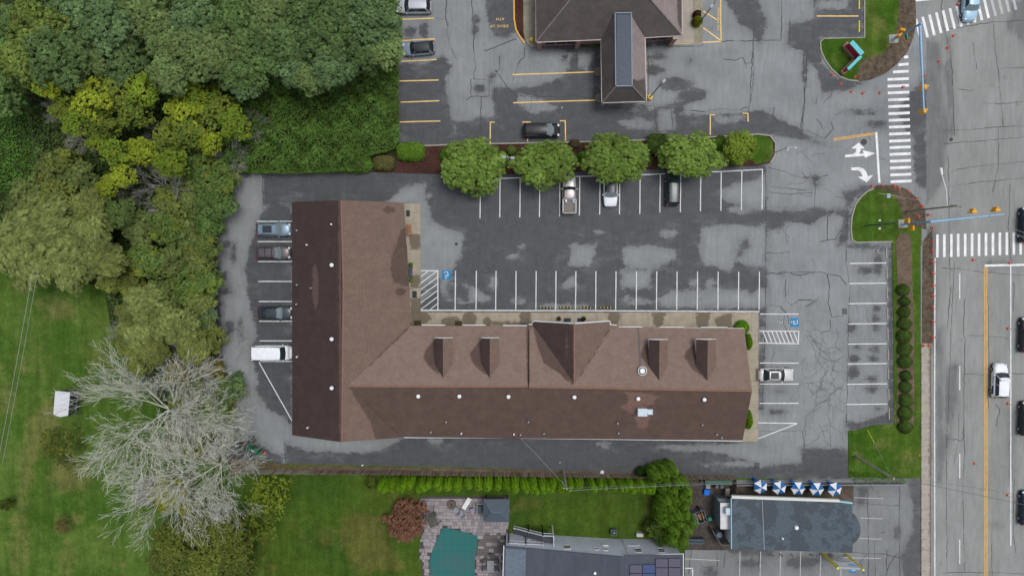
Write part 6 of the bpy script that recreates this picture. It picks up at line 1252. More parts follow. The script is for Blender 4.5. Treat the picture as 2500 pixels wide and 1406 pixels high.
# deck and stairs
DK = thing('outdoor_staircase', P(1300, 1310, 0), 'outdoor wooden staircase and deck with white railings on the grey house', 'staircase')
deckm = plain('dark_deck', c3(64, 70, 78), .8); zd = 2.7
mb = MB(); mb.slab([P(1324, 1304, zd), P(1351, 1305, zd), P(1351, 1340, zd), P(1324, 1336, zd)], .15); mb.slab([P(1242, 1322, zd), P(1323.8, 1324, zd), P(1323.8, 1336, zd), P(1242, 1332, zd)], .15); part('deck', mb, deckm, DK)
for k in range(12):
    f = k / 12; z = .25 + (zd - .25) * f; a1 = P(1254 + 70 * f, 1286 + 18 * f, z); mb = MB(); mb.box((a1.x + .18, a1.y - .45, z), (.4, 1.0, .05)); part('tread', mb, deckm, DK)
def railing(a, za_, b, zb_):
    A_, B_ = P(*a, za_), P(*b, zb_); n = max(3, int((B_ - A_).length / .16)); mb = MB(); mb.tube([A_ + Vector((0, 0, .95)), B_ + Vector((0, 0, .95))], .05, 6); mb.tube([A_ + Vector((0, 0, .12)), B_ + Vector((0, 0, .12))], .035, 6)
    for k in range(n + 1): q = A_.lerp(B_, k / n); mb.box(q + Vector((0, 0, .5)), (.03, .03, .85))
    part('railing', mb, TRIM, DK)
    for q in (A_, B_): mb = MB(); mb.box((q.x, q.y, (q.z + 1.05) / 2), (.12, .12, q.z + 1.05)); mb.lathe([(.1, q.z + 1.05), (.08, q.z + 1.15), (.02, q.z + 1.2)], (q.x, q.y, 0), 8); part('newel_post', mb, TRIM, DK)
railing((1255, 1282), .3, (1290, 1291), 1.5); railing((1290, 1291), 1.5, (1325, 1300), zd); railing((1325, 1300), zd, (1350, 1301), zd); railing((1242, 1318), zd, (1284, 1320), zd); railing((1284, 1320), zd, (1326, 1322), zd); railing((1351, 1303), zd, (1351, 1338), zd); railing((1242, 1318), zd, (1242, 1331), zd)
q = P(1499, 1300, .8); t = thing('air_conditioner', (q.x, q.y, 0), 'square grey air conditioner on the grass by the house wall', 'air conditioner', local=True)
mb = MB(); mb.bevbox((0, 0, .4), (.85, .85, .8), .06); part('casing', mb, plain('ac_grey', c3(84, 90, 94), .6), t); mb = MB(); mb.lathe([(.34, .81), (.34, .83)], (0, 0, 0), 18); part('fan_grille', mb, DARKM, t); mb = MB(); mb.lathe([(.12, .835), (.1, .86)], (0.03, 0, 0), 12); part('hub', mb, GREYM, t)
q = P(1563, 1307, .8); mb = MB(); mb.bevbox((q.x, q.y, .35), (.95, .5, .7), .06); solo('deck_box', mb, plain('ivory', c3(188, 188, 184), .6), 'ivory storage box against the house wall', 'storage box')
# ------------------------------------------------------------------ pool and patio
patio = [(1027, 1211), (1243, 1211), (1243, 1274), (1240, 1296), (1229, 1330), (1228, 1420), (1032, 1420), (1026, 1350), (1028, 1296), (1027, 1290)]
pool = [(1082, 1287), (1092, 1288), (1128, 1296), (1166, 1307.5), (1165, 1330), (1159, 1368), (1158.5, 1425), (1056, 1425), (1049, 1395), (1048, 1370), (1056, 1340), (1068, 1312)]
pt = sheet('pool_patio', patio, 0.0, .6, plain('patio_joint', c3(74, 68, 68), .95), side=.06)
PV = [plain('paver_a', c3(148, 141, 143), .9, var=.14), plain('paver_b', c3(136, 130, 133), .9, var=.14), plain('paver_c', c3(126, 121, 123), .9, var=.16), plain('paver_dark', c3(100, 94, 92), .9, var=.2)]
pw = [P(*a)[:2] for a in patio]; plw = [P(*a)[:2] for a in pool]; xs = [p[0] for p in pw]; ys_ = [p[1] for p in pw]
cand = []; y = min(ys_); row = 0; RHS = (.42, .56, .36, .56)
while y < max(ys_):
    rh = RHS[row % 4]; x = min(xs) + R_(-.4, 0)
    while x < max(xs):
        w_ = random.choice((.42, .56, .7, .84)); cand.append((x + w_ / 2, y + rh / 2, w_ - .03, rh - .03)); x += w_
    y += rh; row += 1
ca = np.array(cand); s1 = sdf(pw, ca[:, 0], ca[:, 1]); s2 = sdf(plw, ca[:, 0], ca[:, 1]); gzb = [P(*a)[:2] for a in ((1182, 1212), (1243, 1212), (1243, 1268), (1182, 1268))]; s3 = sdf(gzb, ca[:, 0], ca[:, 1])
okk = (s1 > .12) & (s2 < -.12); lst = ca[okk & (s3 < 0)]; stf = ca[okk & (s3 >= 0)]
cache = {}; cnt = 0; rest = MB()
dk = P(1190, 1330)
for cx_, cy_, w_, h_ in lst:
    dark = math.exp(-((cx_ - dk.x) ** 2 + (cy_ - dk.y) ** 2) / 6) > R_(.25, 1); kk = (round(w_, 2), round(h_, 2), 3 if dark else random.choice((0, 0, 1, 2)))
    if cnt >= 300: rest.bevbox((cx_, cy_, .025), (w_, h_, .05), .008); continue
    if kk not in cache: mb = MB(); mb.bevbox((0, 0, .025), (w_, h_, .05), .01); cache[kk] = mb.mesh('paver', PV[kk[2]])
    o = bpy.data.objects.new('paver', cache[kk]); link(o, pt); o.location = (cx_, cy_, R_(-.004, .006)); cnt += 1
for cx_, cy_, w_, h_ in stf: rest.bevbox((cx_, cy_, .025), (w_, h_, .05), .008)
part('pavers_remaining', rest, PV[1], pt, kind='stuff')
t = NT('pool_cover_fabric'); v = t.obj(); br = t.n('ShaderNodeTexBrick'); br.offset = 0; t.set(br.inputs['Vector'], v); br.inputs['Scale'].default_value = 1; br.inputs['Brick Width'].default_value = .95; br.inputs['Row Height'].default_value = .95; br.inputs['Mortar Size'].default_value = .03
br.inputs['Color1'].default_value = br.inputs['Color2'].default_value = (1, 1, 1, 1); br.inputs['Mortar'].default_value = (.8, .8, .8, 1)
PCV = t.out(t.mix(1.0, t.mix(t.ramp(t.noise(v, .25, 4), .45, .6, 0, .7), c3(38, 100, 98), c3(58, 96, 98)), br.outputs['Color'], 'MULTIPLY'), .7)
mb = MB(); q = [P(a, b, .07) for a, b in pool]; mb.prism([(p.x, p.y) for p in q], .04, .08); PO = solo('pool', mb, PCV, 'swimming pool under a fitted teal cover', 'pool')
mb = MB()
for k in range(len(q)):
    a1, b1 = q[k], q[(k + 1) % len(q)]; n_ = max(1, int((b1 - a1).length / .95)); nn = Vector(((b1 - a1).y, -(b1 - a1).x, 0)).normalized() * -1
    cpool = sum(q, Vector((0, 0, 0))) / len(q)
    for j in range(n_): p_ = a1.lerp(b1, (j + .5) / n_); o_ = (p_ - cpool).normalized(); mb.tube([p_ + Vector((0, 0, .02)), p_ + o_ * .55 + Vector((0, 0, .0))], .02, 4)
WL[PO.name] = PO.location.copy(); part('anchor_strap', mb, DARKM, PO)
# gazebo
GZ = thing('gazebo', P(1212, 1242, 0), 'square gazebo with ribbed blue-grey metal roof beside the pool', 'gazebo')
GM = plain('ribbed_metal', c3(88, 100, 112), .5, .2, .08); ez, az = 2.4, 3.5
cr = [P(1181, 1218, ez), P(1244, 1218, ez), P(1243, 1273, ez), P(1180, 1273, ez)]; rg = [P(1201, 1250, az), P(1223, 1250, az)]
mb = MB(); V_ = cr + rg; mb.add(V_, [(0, 4, 5, 1)[::-1], (1, 5, 2)[::-1], (2, 5, 4, 3)[::-1], (3, 4, 0)[::-1]]); part('roof', mb, GM, GZ)
mb = MB()
def seams(a, b, c_, d_, n):
    for k in range(1, n):
        f = k / n; mb.tube([a.lerp(b, f) + Vector((0, 0, .02)), c_.lerp(d_, f) + Vector((0, 0, .02))], .018, 4)
seams(cr[0], cr[1], rg[0], rg[1], 15); seams(cr[3], cr[2], rg[0], rg[1], 15); seams(cr[0], cr[3], rg[0], rg[0], 11); seams(cr[1], cr[2], rg[1], rg[1], 11)
for a, b in ((cr[0], rg[0]), (cr[3], rg[0]), (cr[1], rg[1]), (cr[2], rg[1]), (rg[0], rg[1])): mb.tube([a + Vector((0, 0, .02)), b + Vector((0, 0, .02))], .035, 5)
part('roof_seam', mb, plain('ribbed_metal_light', c3(104, 118, 130), .5, .2), GZ)
for p in cr: c_ = sum(cr, Vector((0, 0, 0))) / 4; q = p + (c_ - p).normalized() * .4; mb = MB(); mb.box((q.x, q.y, ez / 2), (.14, .14, ez)); part('post', mb, DARKM, GZ)
# furniture by the pool
def lounger(px, py, rz, lab, back=.5, mat=WHITEM):
    p = P(px, py, .05); t = thing('sun_lounger', p, lab, 'sun lounger', rz=rz, local=True)
    for k in range(9): mb = MB(); mb.bevbox((-.5 + .15 * k, 0, .34), (.13, .6, .03), .005); part('slat', mb, mat, t)
    mb = MB(); mb.slab([(.80, -.3, .36), (.80, .3, .36), (1.25, .3, .36 + back), (1.25, -.3, .36 + back)], .03); part('backrest', mb, mat, t)
    for sx, sy in ((-.45, .27), (-.45, -.27), (.7, .27), (.7, -.27)): mb = MB(); mb.box((sx, sy, .17), (.05, .05, .34)); part('leg', mb, mat, t)
lounger(1137, 1231, 1.05, 'white reclining sun lounger at the top of the pool patio', .25)
def chair(px, py, rz, lab, mat, grp=None, s=1.0):
    p = P(px, py, .05); t = thing('garden_chair', p, lab, 'chair', grp, rz=rz, local=True)
    mb = MB(); mb.bevbox((0, 0, .42), (.55 * s, .52 * s, .05), .02); part('seat', mb, mat, t); mb = MB(); mb.slab([(-.26 * s, -.25 * s, .45), (-.2 * s, -.25 * s, .45), (-.34 * s, -.22 * s, .95), (-.4 * s, -.22 * s, .95)], .03); mb.add([(-.24 * s, -.25 * s, .44), (-.24 * s, .25 * s, .44), (-.42 * s, .25 * s, .95), (-.42 * s, -.25 * s, .95)], [(0, 1, 2, 3)]); part('backrest', mb, mat, t)
    for sx, sy in ((-.22, .22), (-.22, -.22), (.22, .22), (.22, -.22)): mb = MB(); mb.box((sx * s, sy * s, .21), (.04, .04, .42)); part('leg', mb, mat, t)
CG = plain('chair_grey', c3(134, 136, 146), .7); CD = plain('chair_dark', c3(76, 76, 82), .7)
chair(1114, 1243, 2.4, 'rounded grey chair left of the white lounger', CG, s=1.35); chair(1126, 1250, 2.4, 'rounded grey chair just below the white lounger', CG, s=1.35); chair(1154, 1243, -1.2, 'lilac grey chair right of the white lounger', plain('chair_lilac', c3(140, 132, 158), .7), s=1.1)
q = P(1171, 1237, .05); t = thing('barbecue', q, 'large dark barbecue with pale frame beside the gazebo', 'barbecue', local=True)
mb = MB(); mb.bevbox((0.05, -.05, .55), (.6, 1.1, .9), .08); part('cabinet', mb, plain('bbq_dark', c3(64, 74, 86), .5), t); mb = MB(); mb.box((-.3, 0, .9), (.08, 1.4, .08)); mb.box((.02, .72, .9), (.7, .08, .08)); part('frame', mb, GREYM, t)
q = P(1180, 1398, .05)
SW = thing('garden_swing', P(1058, 1255, .05), 'dark slatted garden swing with canopy at the left side of the patio', 'garden swing', rz=.42, local=True); swm = plain('dark_slats', c3(72, 72, 62), .8, var=.2)
for k in range(11): mb = MB(); mb.bevbox((0, -.95 + k * .17, 1.9 - abs(k - 5) * .01), (1.25, .12, .03), .005); part('canopy_slat', mb, swm, SW)
for sx in (-1, 1): mb = MB(); mb.tube([(sx * .62, -1.2, 0), (sx * .58, -.9, 1.85), (sx * .58, .8, 1.85), (sx * .62, 1.1, 0)], .04, 6); part('frame', mb, swm, SW)
mb = MB(); mb.tube([(-.62, -1.3, .1), (0, -1.45, .1), (.62, -1.3, .1)], .03, 6); part('base_rail', mb, swm, SW); mb = MB(); mb.bevbox((0, .1, .45), (1.1, .5, .06), .02); part('seat', mb, swm, SW)
q = P(1103, 1230, .05); mb = MB(); mb.lathe([(.62, 0), (.62, .4), (.5, .42)], q, 20); FP = solo('fire_pit', mb, plain('stone_pit', c3(92, 84, 78), .9, var=.25), 'low stone fire pit with a square dark opening', 'fire pit'); WL[FP.name] = FP.location.copy(); mb = MB(); mb.box(q + Vector((0, 0, .425)), (.3, .3, .02)); part('opening', mb, DARKM, FP)
TB = thing('glass_table', P(1198, 1376, .05), 'oblong glass garden table with folded pale umbrella on the pool patio', 'table', local=True)
mb = MB(); mb.bevbox((0, 0, .72), (.95, 1.6, .03), .01); part('table_top', mb, plain('smoked_glass', c3(132, 134, 138), .2), TB)
for sx, sy in ((-.4, .7), (-.4, -.7), (.4, .7), (.4, -.7)): mb = MB(); mb.tube([(sx, sy, 0), (sx * .9, sy * .9, .72)], .035, 6); part('leg', mb, GREYM, TB)
for i, (x, y, rz) in enumerate(((1184, 1365, 0), (1184, 1383, 0), (1212, 1366, PI), (1212, 1384, PI), (1199, 1352, -PI / 2))): chair(x, y, rz, 'dark mesh chair around the glass table, %s of five' % ORD[i], CD, 'chairs around the glass table', 1.0)
# white-roofed shed on the lawn
SD = thing('garden_shed', P(160, 985, 0), 'small garden shed with a bright white roof on the lawn', 'shed')
mb = MB(); mb.slab([P(135, 954, 2.3), P(171, 957, 2.9), P(166, 1014, 2.9), P(146, 1018, 2.55), P(130, 1011, 2.2)], .08); part('roof', mb, plain('white_sheet_roof', c3(208, 210, 216), .5, var=.05), SD)
mb = MB(); mb.slab([P(171.5, 957, 2.88), P(177, 958, 2.2), P(172, 1014, 2.2), P(166.5, 1014, 2.88)], .08); part('roof', mb, plain('teal_sheet', c3(40, 66, 70), .6), SD)
wallblock(SD, [P(138, 958, 2.1), P(172, 960, 2.1), P(167, 1010, 2.1), P(134, 1007, 2.1)], plain('shed_wall', c3(60, 70, 70), .8))
mb = MB()
for a, b in (((178, 956), (190, 956)), ((190, 956), (185, 1012)), ((172, 1013), (185, 1012))): A_, B_ = P(*a, 1.6), P(*b, 1.6); mb.tube([A_, B_], .06, 5)
for x, y in ((190, 956), (185, 1012), (187, 984)): q = P(x, y, 1.6); mb.tube([(q.x, q.y, 0), q], .05, 5)
part('side_frame', mb, plain('shed_frame', c3(90, 96, 98), .7), SD)
# skips at the end of the fence
def dumpster(px, py, rz, w, d, h, body, lid, lab):
    q = P(px, py, h * .5); t = thing('dumpster', (q.x, q.y, 0), lab, 'dumpster', rz=rz, local=True)
    mb = MB(); mb.add([(-w / 2 + .1, -d / 2 + .1, .1), (w / 2 - .1, -d / 2 + .1, .1), (w / 2 - .1, d / 2 - .1, .1), (-w / 2 + .1, d / 2 - .1, .1), (-w / 2, -d / 2, h * .85), (w / 2, -d / 2, h * .85), (w / 2, d / 2, h), (-w / 2, d / 2, h)], [(3, 2, 1, 0), (4, 5, 6, 7), (0, 1, 5, 4), (1, 2, 6, 5), (2, 3, 7, 6), (3, 0, 4, 7)]); part('body', mb, body, t)
    for sx in (-1, 1): mb = MB(); mb.slab([(sx * w / 4 - w / 4 + .02, -d / 2, h * .85 + .04), (sx * w / 4 + w / 4 - .02, -d / 2, h * .85 + .04), (sx * w / 4 + w / 4 - .02, d * .12, h * .97), (sx * w / 4 - w / 4 + .02, d * .12, h * .97)], .03); part('lid', mb, lid, t)
    mb = MB(); mb.box((0, d * .3, h + .01), (.5, .12, .02)); part('sticker', mb, TRIM, t)
dumpster(618, 1103, -.55, 2.0, 1.5, 1.5, plain('skip_green', c3(14, 92, 64), .5), plain('lid_dark', c3(52, 60, 66), .6), 'green dumpster with dark lids at the end of the drive'); dumpster(582, 1090, -.2, 1.3, 1.1, 1.3, plain('bin_blueblack', c3(44, 54, 66), .6), MATS['lid_dark'], 'dark blue-black dumpster half hidden by bare branches')
# ================================================================== VEHICLES
def paintm(name, c, met=.25, rough=.32):
    t = NT(name); v = t.obj(); t.b.inputs['Coat Weight'].default_value = .25; t.b.inputs['Coat Roughness'].default_value = .15
    return t.out(t.mul(c, t.ramp(t.noise(v, 2, 3), .3, .7, .95, 1.05)), rough, met, .2)
CGL = plain('car_glass', c3(36, 46, 50), .08, 0, .1, spec=.7); CGL2 = plain('car_glass_pale', c3(108, 124, 128), .10, 0, .15, spec=.7)
TYRE = plain('tyre', c3(26, 26, 28), .9); RIM = plain('alloy', c3(150, 152, 158), .35, .6); PLAS = plain('black_plastic', c3(30, 31, 34), .6)
LAMPW = plain('headlamp_lens', c3(196, 204, 210), .2); LAMPR = plain('tail_lamp_lens', c3(130, 30, 30), .3)
KINDS_ = {  # L, W, belt, roof, windscreen base, top, rear top, rear base, hood z, tail z, top half-width factor
    'sedan': (4.75, 1.84, .92, 1.43, .95, .30, -1.05, -1.75, .88, .95, .66), 'suv': (4.7, 1.88, 1.05, 1.68, 1.05, .48, -1.85, -2.18, 1.0, 1.05, .72),
    'wagon': (4.75, 1.85, .98, 1.58, 1.05, .42, -1.75, -2.16, .93, 1.0, .71), 'hatch': (4.3, 1.8, .95, 1.52, .98, .35, -1.45, -1.95, .92, .97, .70),
    'van': (5.35, 2.0, 1.25, 1.98, 1.75, 1.25, -2.45, -2.64, 1.12, 1.25, .86), 'minivan': (4.9, 1.92, 1.08, 1.72, 1.35, .62, -2.0, -2.32, 1.0, 1.08, .74),
    'pickup': (5.0, 1.86, 1.05, 1.68, .98, .50, -.42, -.52, 1.02, 1.05, .72)}
def car(px, py, head, kind, mat, lab, cat='car', roofm=None, glass=None, sunroof=None, rails=False, scale=1.0, name='parked_car', bars=0):
    L, Wd, zb, zr_, f0, f1, r1, r0, zh, zt, tw = KINDS_[kind]; p = P(px, py, .9)
    t = thing(name, (p.x, p.y, 0), lab, cat, None, rz=math.radians(head), local=True); t.scale = (scale,) * 3
    gl = glass or CGL; w = Wd / 2
    # body shell lofted from tail to nose
    st = [(-L / 2, .74, zt - .34), (-L / 2 + .06, .84, zt - .12), (-L / 2 + .22, .93, zt - .02), (-L / 2 + .6, .985, zt), (r0 * .6, 1.0, zb), (0, 1.0, zb), (f0 * .7, .995, zb), (f0 + .1, .985, zb - .01), (f0 + .5, .97, zh), (L / 2 - .5, .92, zh - .07), (L / 2 - .2, .83, zh - .15), (L / 2 - .06, .70, zh - .26), (L / 2, .55, zh - .42)]
    V_, F_ = [], []; ns = 13
    for x, k, tz in st:
        ww = w * k; prof = [(-ww * .93, .24), (-ww * .99, .42), (-ww, .62), (-ww * .975, tz - .14), (-ww * .90, tz - .03), (-ww * .5, tz + .02), (0, tz + .035)]
        prof = prof + [(-a, b) for a, b in prof[-2::-1]]; V_ += [(x, a, b) for a, b in prof]
    for i in range(len(st) - 1):
        for k in range(ns - 1): F_.append((i * ns + k, i * ns + k + 1, (i + 1) * ns + k + 1, (i + 1) * ns + k))
        F_.append((i * ns + ns - 1, i * ns, (i + 1) * ns, (i + 1) * ns + ns - 1))
    F_.append(tuple(range(ns - 1, -1, -1))); F_.append(tuple(range((len(st) - 1) * ns, len(st) * ns)))
    F_ = [q[::-1] for q in F_]
    mb = MB(); mb.add(V_, F_)
    if kind == 'pickup': pass
    body = part('body', mb, mat, t, smooth=True)
    for poly_ in body.data.polygons: poly_.use_smooth = len(poly_.vertices) == 4
    wb, wt = w * .90, w * tw
    def gline(x, ww, z, bow, n=7): return [Vector((x + bow * (1 - (u / ww) ** 2) if ww else x, u, z + .03 * (1 - (u / ww) ** 2))) for u in [(-1 + 2 * k / (n - 1)) * ww for k in range(n)]]
    def band(a, b, flip=False):
        n = len(a); mb = MB(); mid = [x_.lerp(y_, .5) + Vector((0, 0, .02)) for x_, y_ in zip(a, b)]; vs = a + mid + b
        fs = [(r * n + k, r * n + k + 1, (r + 1) * n + k + 1, (r + 1) * n + k) for r in (0, 1) for k in range(n - 1)]
        mb.add(vs, [f[::-1] for f in fs] if flip else fs); return mb
    A_, B_ = gline(f0, wb, zb + .01, .14), gline(f1, wt, zr_ - .03, .07); C_, D_ = gline(r1, wt, zr_ - .04, -.05), gline(r0, wb * .95, zb + .02, -.10)
    # cabin core closes the gaps behind the glass
    part('windshield', band(B_, A_), gl, t, smooth=True); part('rear_window', band(D_, C_), CGL, t, smooth=True)
    for s in (-1, 1):
        mb = MB(); q = [Vector((f0 - .12, s * wb * .985, zb)), Vector((f1 + .02, s * wt * 1.0, zr_ - .06)), Vector((r1 - .02, s * wt * 1.0, zr_ - .06)), Vector((r0 + .12, s * wb * .96, zb))]
        mb.add(q, [(0, 1, 2, 3) if s > 0 else (3, 2, 1, 0)]); sw = part('side_window', mb, CGL, t)
        mb = MB()
        for a_, b_, rr in ((q[0], q[1], .045), (q[3], q[2], .075), (q[0].lerp(q[3], .42), q[1].lerp(q[2], .42), .025)): mb.tube([a_ + Vector((0, s * .01, 0)), b_ + Vector((0, s * .01, 0))], rr, 5)
        part('pillar', mb, mat, t)
        mb = MB(); mb.bevbox((f0 - .22, s * (w + .10), zb + .06), (.14, .22, .15), .04); part('mirror', mb, mat, t)
        mb = MB(); mb.bevbox((L / 2 - .22, s * w * .66, zh - .16), (.3, .34, .12), .05, -s * .35); part('headlight', mb, LAMPW, t)
        mb = MB(); mb.bevbox((-L / 2 + .12, s * w * .78, zt - .12), (.16, .28, .16), .04, s * .3); part('tail_light', mb, LAMPR, t)
        if rails: mb = MB(); mb.tube([(f1 - .1, s * wt * .93, zr_ + .03), (0, s * wt * .96, zr_ + .08), (r1 + .1, s * wt * .93, zr_ + .03)], .025, 5); part('roof_rail', mb, GREYM if rails is True else PLAS, t)
        for x in (L / 2 - .85, -L / 2 + .85):
            mb = MB(); mb.lathe([(.2, -.1), (.31, -.11), (.34, -.06), (.34, .06), (.31, .11), (.2, .1)], (0, 0, 0), 16)
            mb.v = [Vector((q_.x + x, q_.z + s * (w - .10), q_.y + .34)) for q_ in mb.v]; wh_ = part('wheel', mb, TYRE, t)
            mb = MB(); mb.lathe([(.21, -.012), (.2, .012)], (0, 0, 0), 12); mb.v = [Vector((q_.x + x, q_.z + s * (w + .012), q_.y + .34)) for q_ in mb.v]; part('rim', mb, RIM, wh_)
    # roof skin, crowned
    n = 7; vs, fs = [], []; xs_ = np.linspace(f1 + .05, r1 - .03, 8)
    for i, x in enumerate(xs_):
        kx = 1 - .03 * abs(i - 3.5) / 3.5; zc = zr_ - .05 * ((i - 3.2) / 4) ** 2
        for k in range(n): u = -1 + 2 * k / (n - 1); vs.append((x + (.07 if i == 0 else -.04 if i == 7 else 0) * (1 - u * u), u * wt * kx, zc + .04 * (1 - u * u) - (.05 if abs(u) == 1 else 0)))
    for i in range(7):
        for k in range(n - 1): fs.append((i * n + k, (i + 1) * n + k, (i + 1) * n + k + 1, i * n + k + 1))
    mb = MB(); mb.add(vs, [f[::-1] for f in fs]); part('roof', mb, roofm or mat, t, smooth=True)
    if sunroof: a_, b_ = sunroof; mb = MB(); mb.bevbox(((a_ + b_) / 2, 0, zr_ + .035), (abs(a_ - b_), wt * 1.45, .02), .01); part('sunroof', mb, CGL, t)
    for k in range(bars): mb = MB(); mb.tube([(.1 - k * .9, -wt, zr_ + .09), (.1 - k * .9, wt, zr_ + .09)], .03, 5); part('roof_bar', mb, PLAS, t)
    if kind == 'pickup':
        bm_ = plain('bed_liner', c3(116, 112, 108), .8, var=.2); mb = MB(); mb.box(((-.62 - L / 2 + .12) / 2, 0, zb + .045), (L / 2 - .74, w * 1.66, .03)); fl = part('bed_floor', mb, bm_, t)
        mb = MB(); x0_, x1_ = -.6, -L / 2 + .06; cx_ = (x0_ + x1_) / 2; ln = abs(x1_ - x0_)
        for s in (-1, 1): mb.bevbox((cx_, s * w * .92, zb + .12), (ln, .13, .26), .03)
        for x in (x0_, x1_): mb.bevbox((x, 0, zb + .12), (.1, w * 1.72, .26), .03)
        part('bed_wall', mb, mat, t); mb = MB()
        for s in (-1, 1): mb.box((cx_ - .1, s * w * .68, zb + .1), (.8, .12, .12))
        part('wheel_arch', mb, bm_, t)
    mb = MB(); mb.bevbox((0, 0, .26), (L * .94, Wd * .9, .14), .03); part('underbody', mb, PLAS, t)
    return t
silver, white, black = paintm('silver_paint', c3(178, 182, 190)), paintm('white_paint', c3(226, 230, 236), 0, .3), paintm('black_paint', c3(34, 36, 40), .1)
car(1009, 15, 180, 'wagon', silver, 'silver estate car parked at the top edge beside the wood', rails='b')
car(1021, 117.5, 184.5, 'hatch', paintm('grey_blue_paint', c3(140, 152, 168)), 'grey-blue hatchback with black roof parked nose to the wood', roofm=paintm('black_roof', c3(50, 54, 60), 0, .3))
car(1322, 318, 0, 'minivan', black, 'black minivan parked across the bays above the island trees', 'minivan', glass=CGL2)
car(1390, 476, 90, 'pickup', paintm('pale_silver_paint', c3(172, 168, 168)), 'silver pickup truck with open bed below the second island tree', 'pickup truck', name='pickup_truck')
q = P(1382, 491, 1.3); mb = MB(); mb.bevbox((q.x, q.y, 1.3), (.26, .34, .4), .03); solo('box', mb, TRIM, 'small white box in the pickup bed', 'box')
q = P(1400, 488, 1.3); mb = MB(); mb.bevbox((q.x, q.y, 1.25), (.34, .3, .3), .05, .5); mb.bevbox((q.x + .05, q.y - .28, 1.22), (.36, .24, .24), .05, -.3); solo('tool_bag', mb, plain('bag_pale', c3(176, 186, 204), .8, var=.3), 'pale bag of tools in the pickup bed', 'bag')
car(1491, 461, 270, 'suv', white, 'white car backed under the third island tree', roofm=paintm('black_roof2', c3(62, 68, 74), 0, .3), glass=CGL2)
car(1643, 459, 90, 'suv', paintm('dark_grey_paint', c3(46, 52, 54), .2), 'black sport utility car nosing into the fourth island tree', roofm=paintm('grey_roof', c3(84, 90, 92), .2, .35), glass=plain('car_glass_green', c3(20, 60, 56), .1), rails='b')
car(667, 560, 0, 'wagon', paintm('steel_blue_paint', c3(118, 138, 156)), 'steel blue car with open sunroof, top of the row behind the brown building', glass=CGL2, sunroof=(.05, -1.2), rails=True)
car(666, 617, 0, 'wagon', paintm('maroon_grey_paint', c3(94, 86, 92)), 'maroon-grey car with roof bars, second in the row behind the brown building', glass=CGL2, bars=3, rails='b')
car(671, 764, 0, 'sedan', paintm('slate_black_paint', c3(62, 70, 76), .3), 'dark slate saloon parked behind the brown building', glass=CGL2)
car(666, 861, 0, 'van', white, 'white panel van in the last bay behind the brown building', 'van', name='delivery_van')
car(1896, 915.5, 0, 'sedan', paintm('pearl_paint', c3(196, 196, 196), .2), 'pale silver saloon with dark sunroof at the east end of the brown building', sunroof=(.1, -.95))
car(2371, 6, 270, 'suv', paintm('baby_blue_paint', c3(160, 192, 214), .05), 'pale blue car crossing the top zebra crossing', glass=CGL2, name='moving_car')
pc = car(2443.5, 930, 90, 'suv', white, 'white police car with blue side lettering and a roof light bar on the road', 'police car', name='police_car')
mb = MB(); mb.bevbox((.25, 0, 1.8), (.26, 1.25, .14), .04); part('light_bar', mb, plain('light_bar_pale', c3(214, 218, 226), .3), pc)
NAVY = plain('navy_decal', c3(36, 52, 108), .5)
for s in (-1, 1):
    mb = MB(); mb.box((-1.2, s * .945, .72), (1.1, .012, .34)); part('blue_decal', mb, NAVY, pc)
    cu = bpy.data.curves.new('t', 'FONT'); cu.body = 'POLICE'; cu.size = .36; cu.align_x = 'CENTER'; cu.align_y = 'CENTER'; tmp = bpy.data.objects.new('t', cu); link(tmp); bpy.context.view_layer.update()
    me = bpy.data.meshes.new_from_object(tmp.evaluated_get(bpy.context.evaluated_depsgraph_get())); bpy.data.objects.remove(tmp); me.materials.clear(); me.materials.append(NAVY)
    o = bpy.data.objects.new('lettering', me); link(o, pc); o.location = (.25, s * .952, .74); o.rotation_euler = (PI / 2, 0, 0 if s < 0 else PI)
navy = paintm('navy_paint', c3(30, 42, 58), .3)
for i, (y, k, cm, lab) in enumerate(((549, 'suv', navy, 'dark navy car at the right edge above the zebra crossing'), (818, 'sedan', black, 'black saloon at the right edge beside the stop line'), (1022, 'suv', paintm('charcoal_paint', c3(40, 46, 52), .3), 'charcoal sport utility car at the right edge level with the white police car'), (1241, 'sedan', navy, 'navy saloon at the lower right edge of the road'))):
    car(2511, y, 90, k, cm, lab, name='moving_car')

# ================================================================== STREET FURNITURE
# wheel stops
def wheelstop(a, b, lab, grp, mat, bands=False):
    A_, B_ = P(*a), P(*b); d = B_ - A_; c_ = (A_ + B_) / 2; t = None; rz = math.atan2(d.y, d.x); Ln = d.length
    mb = MB(); mb.add([(-Ln / 2, -.09, 0), (Ln / 2, -.09, 0), (Ln / 2, .09, 0), (-Ln / 2, .09, 0), (-Ln / 2 + .05, -.05, .13), (Ln / 2 - .05, -.05, .13), (Ln / 2 - .05, .05, .13), (-Ln / 2 + .05, .05, .13)], [(3, 2, 1, 0), (4, 5, 6, 7), (0, 1, 5, 4), (1, 2, 6, 5), (2, 3, 7, 6), (3, 0, 4, 7)])
    t = thing('wheel_stop', (c_.x, c_.y, .008), lab, 'wheel stop', grp, rz=rz, local=True); part('block', mb, mat, t)
    if bands:
        for k in range(4): mb = MB(); mb.bevbox((-Ln / 2 + .27 + k * (Ln - .54) / 3, 0, .07), (.17, .17, .14), .03); part('yellow_band', mb, plain('hazard_yellow', c3(206, 178, 76), .7), t)
        for s in (-1, 1): mb = MB(); mb.bevbox((s * (Ln / 2 - .05), 0, .05), (.07, .12, .1), .02); part('yellow_end', mb, MATS['hazard_yellow'], t)
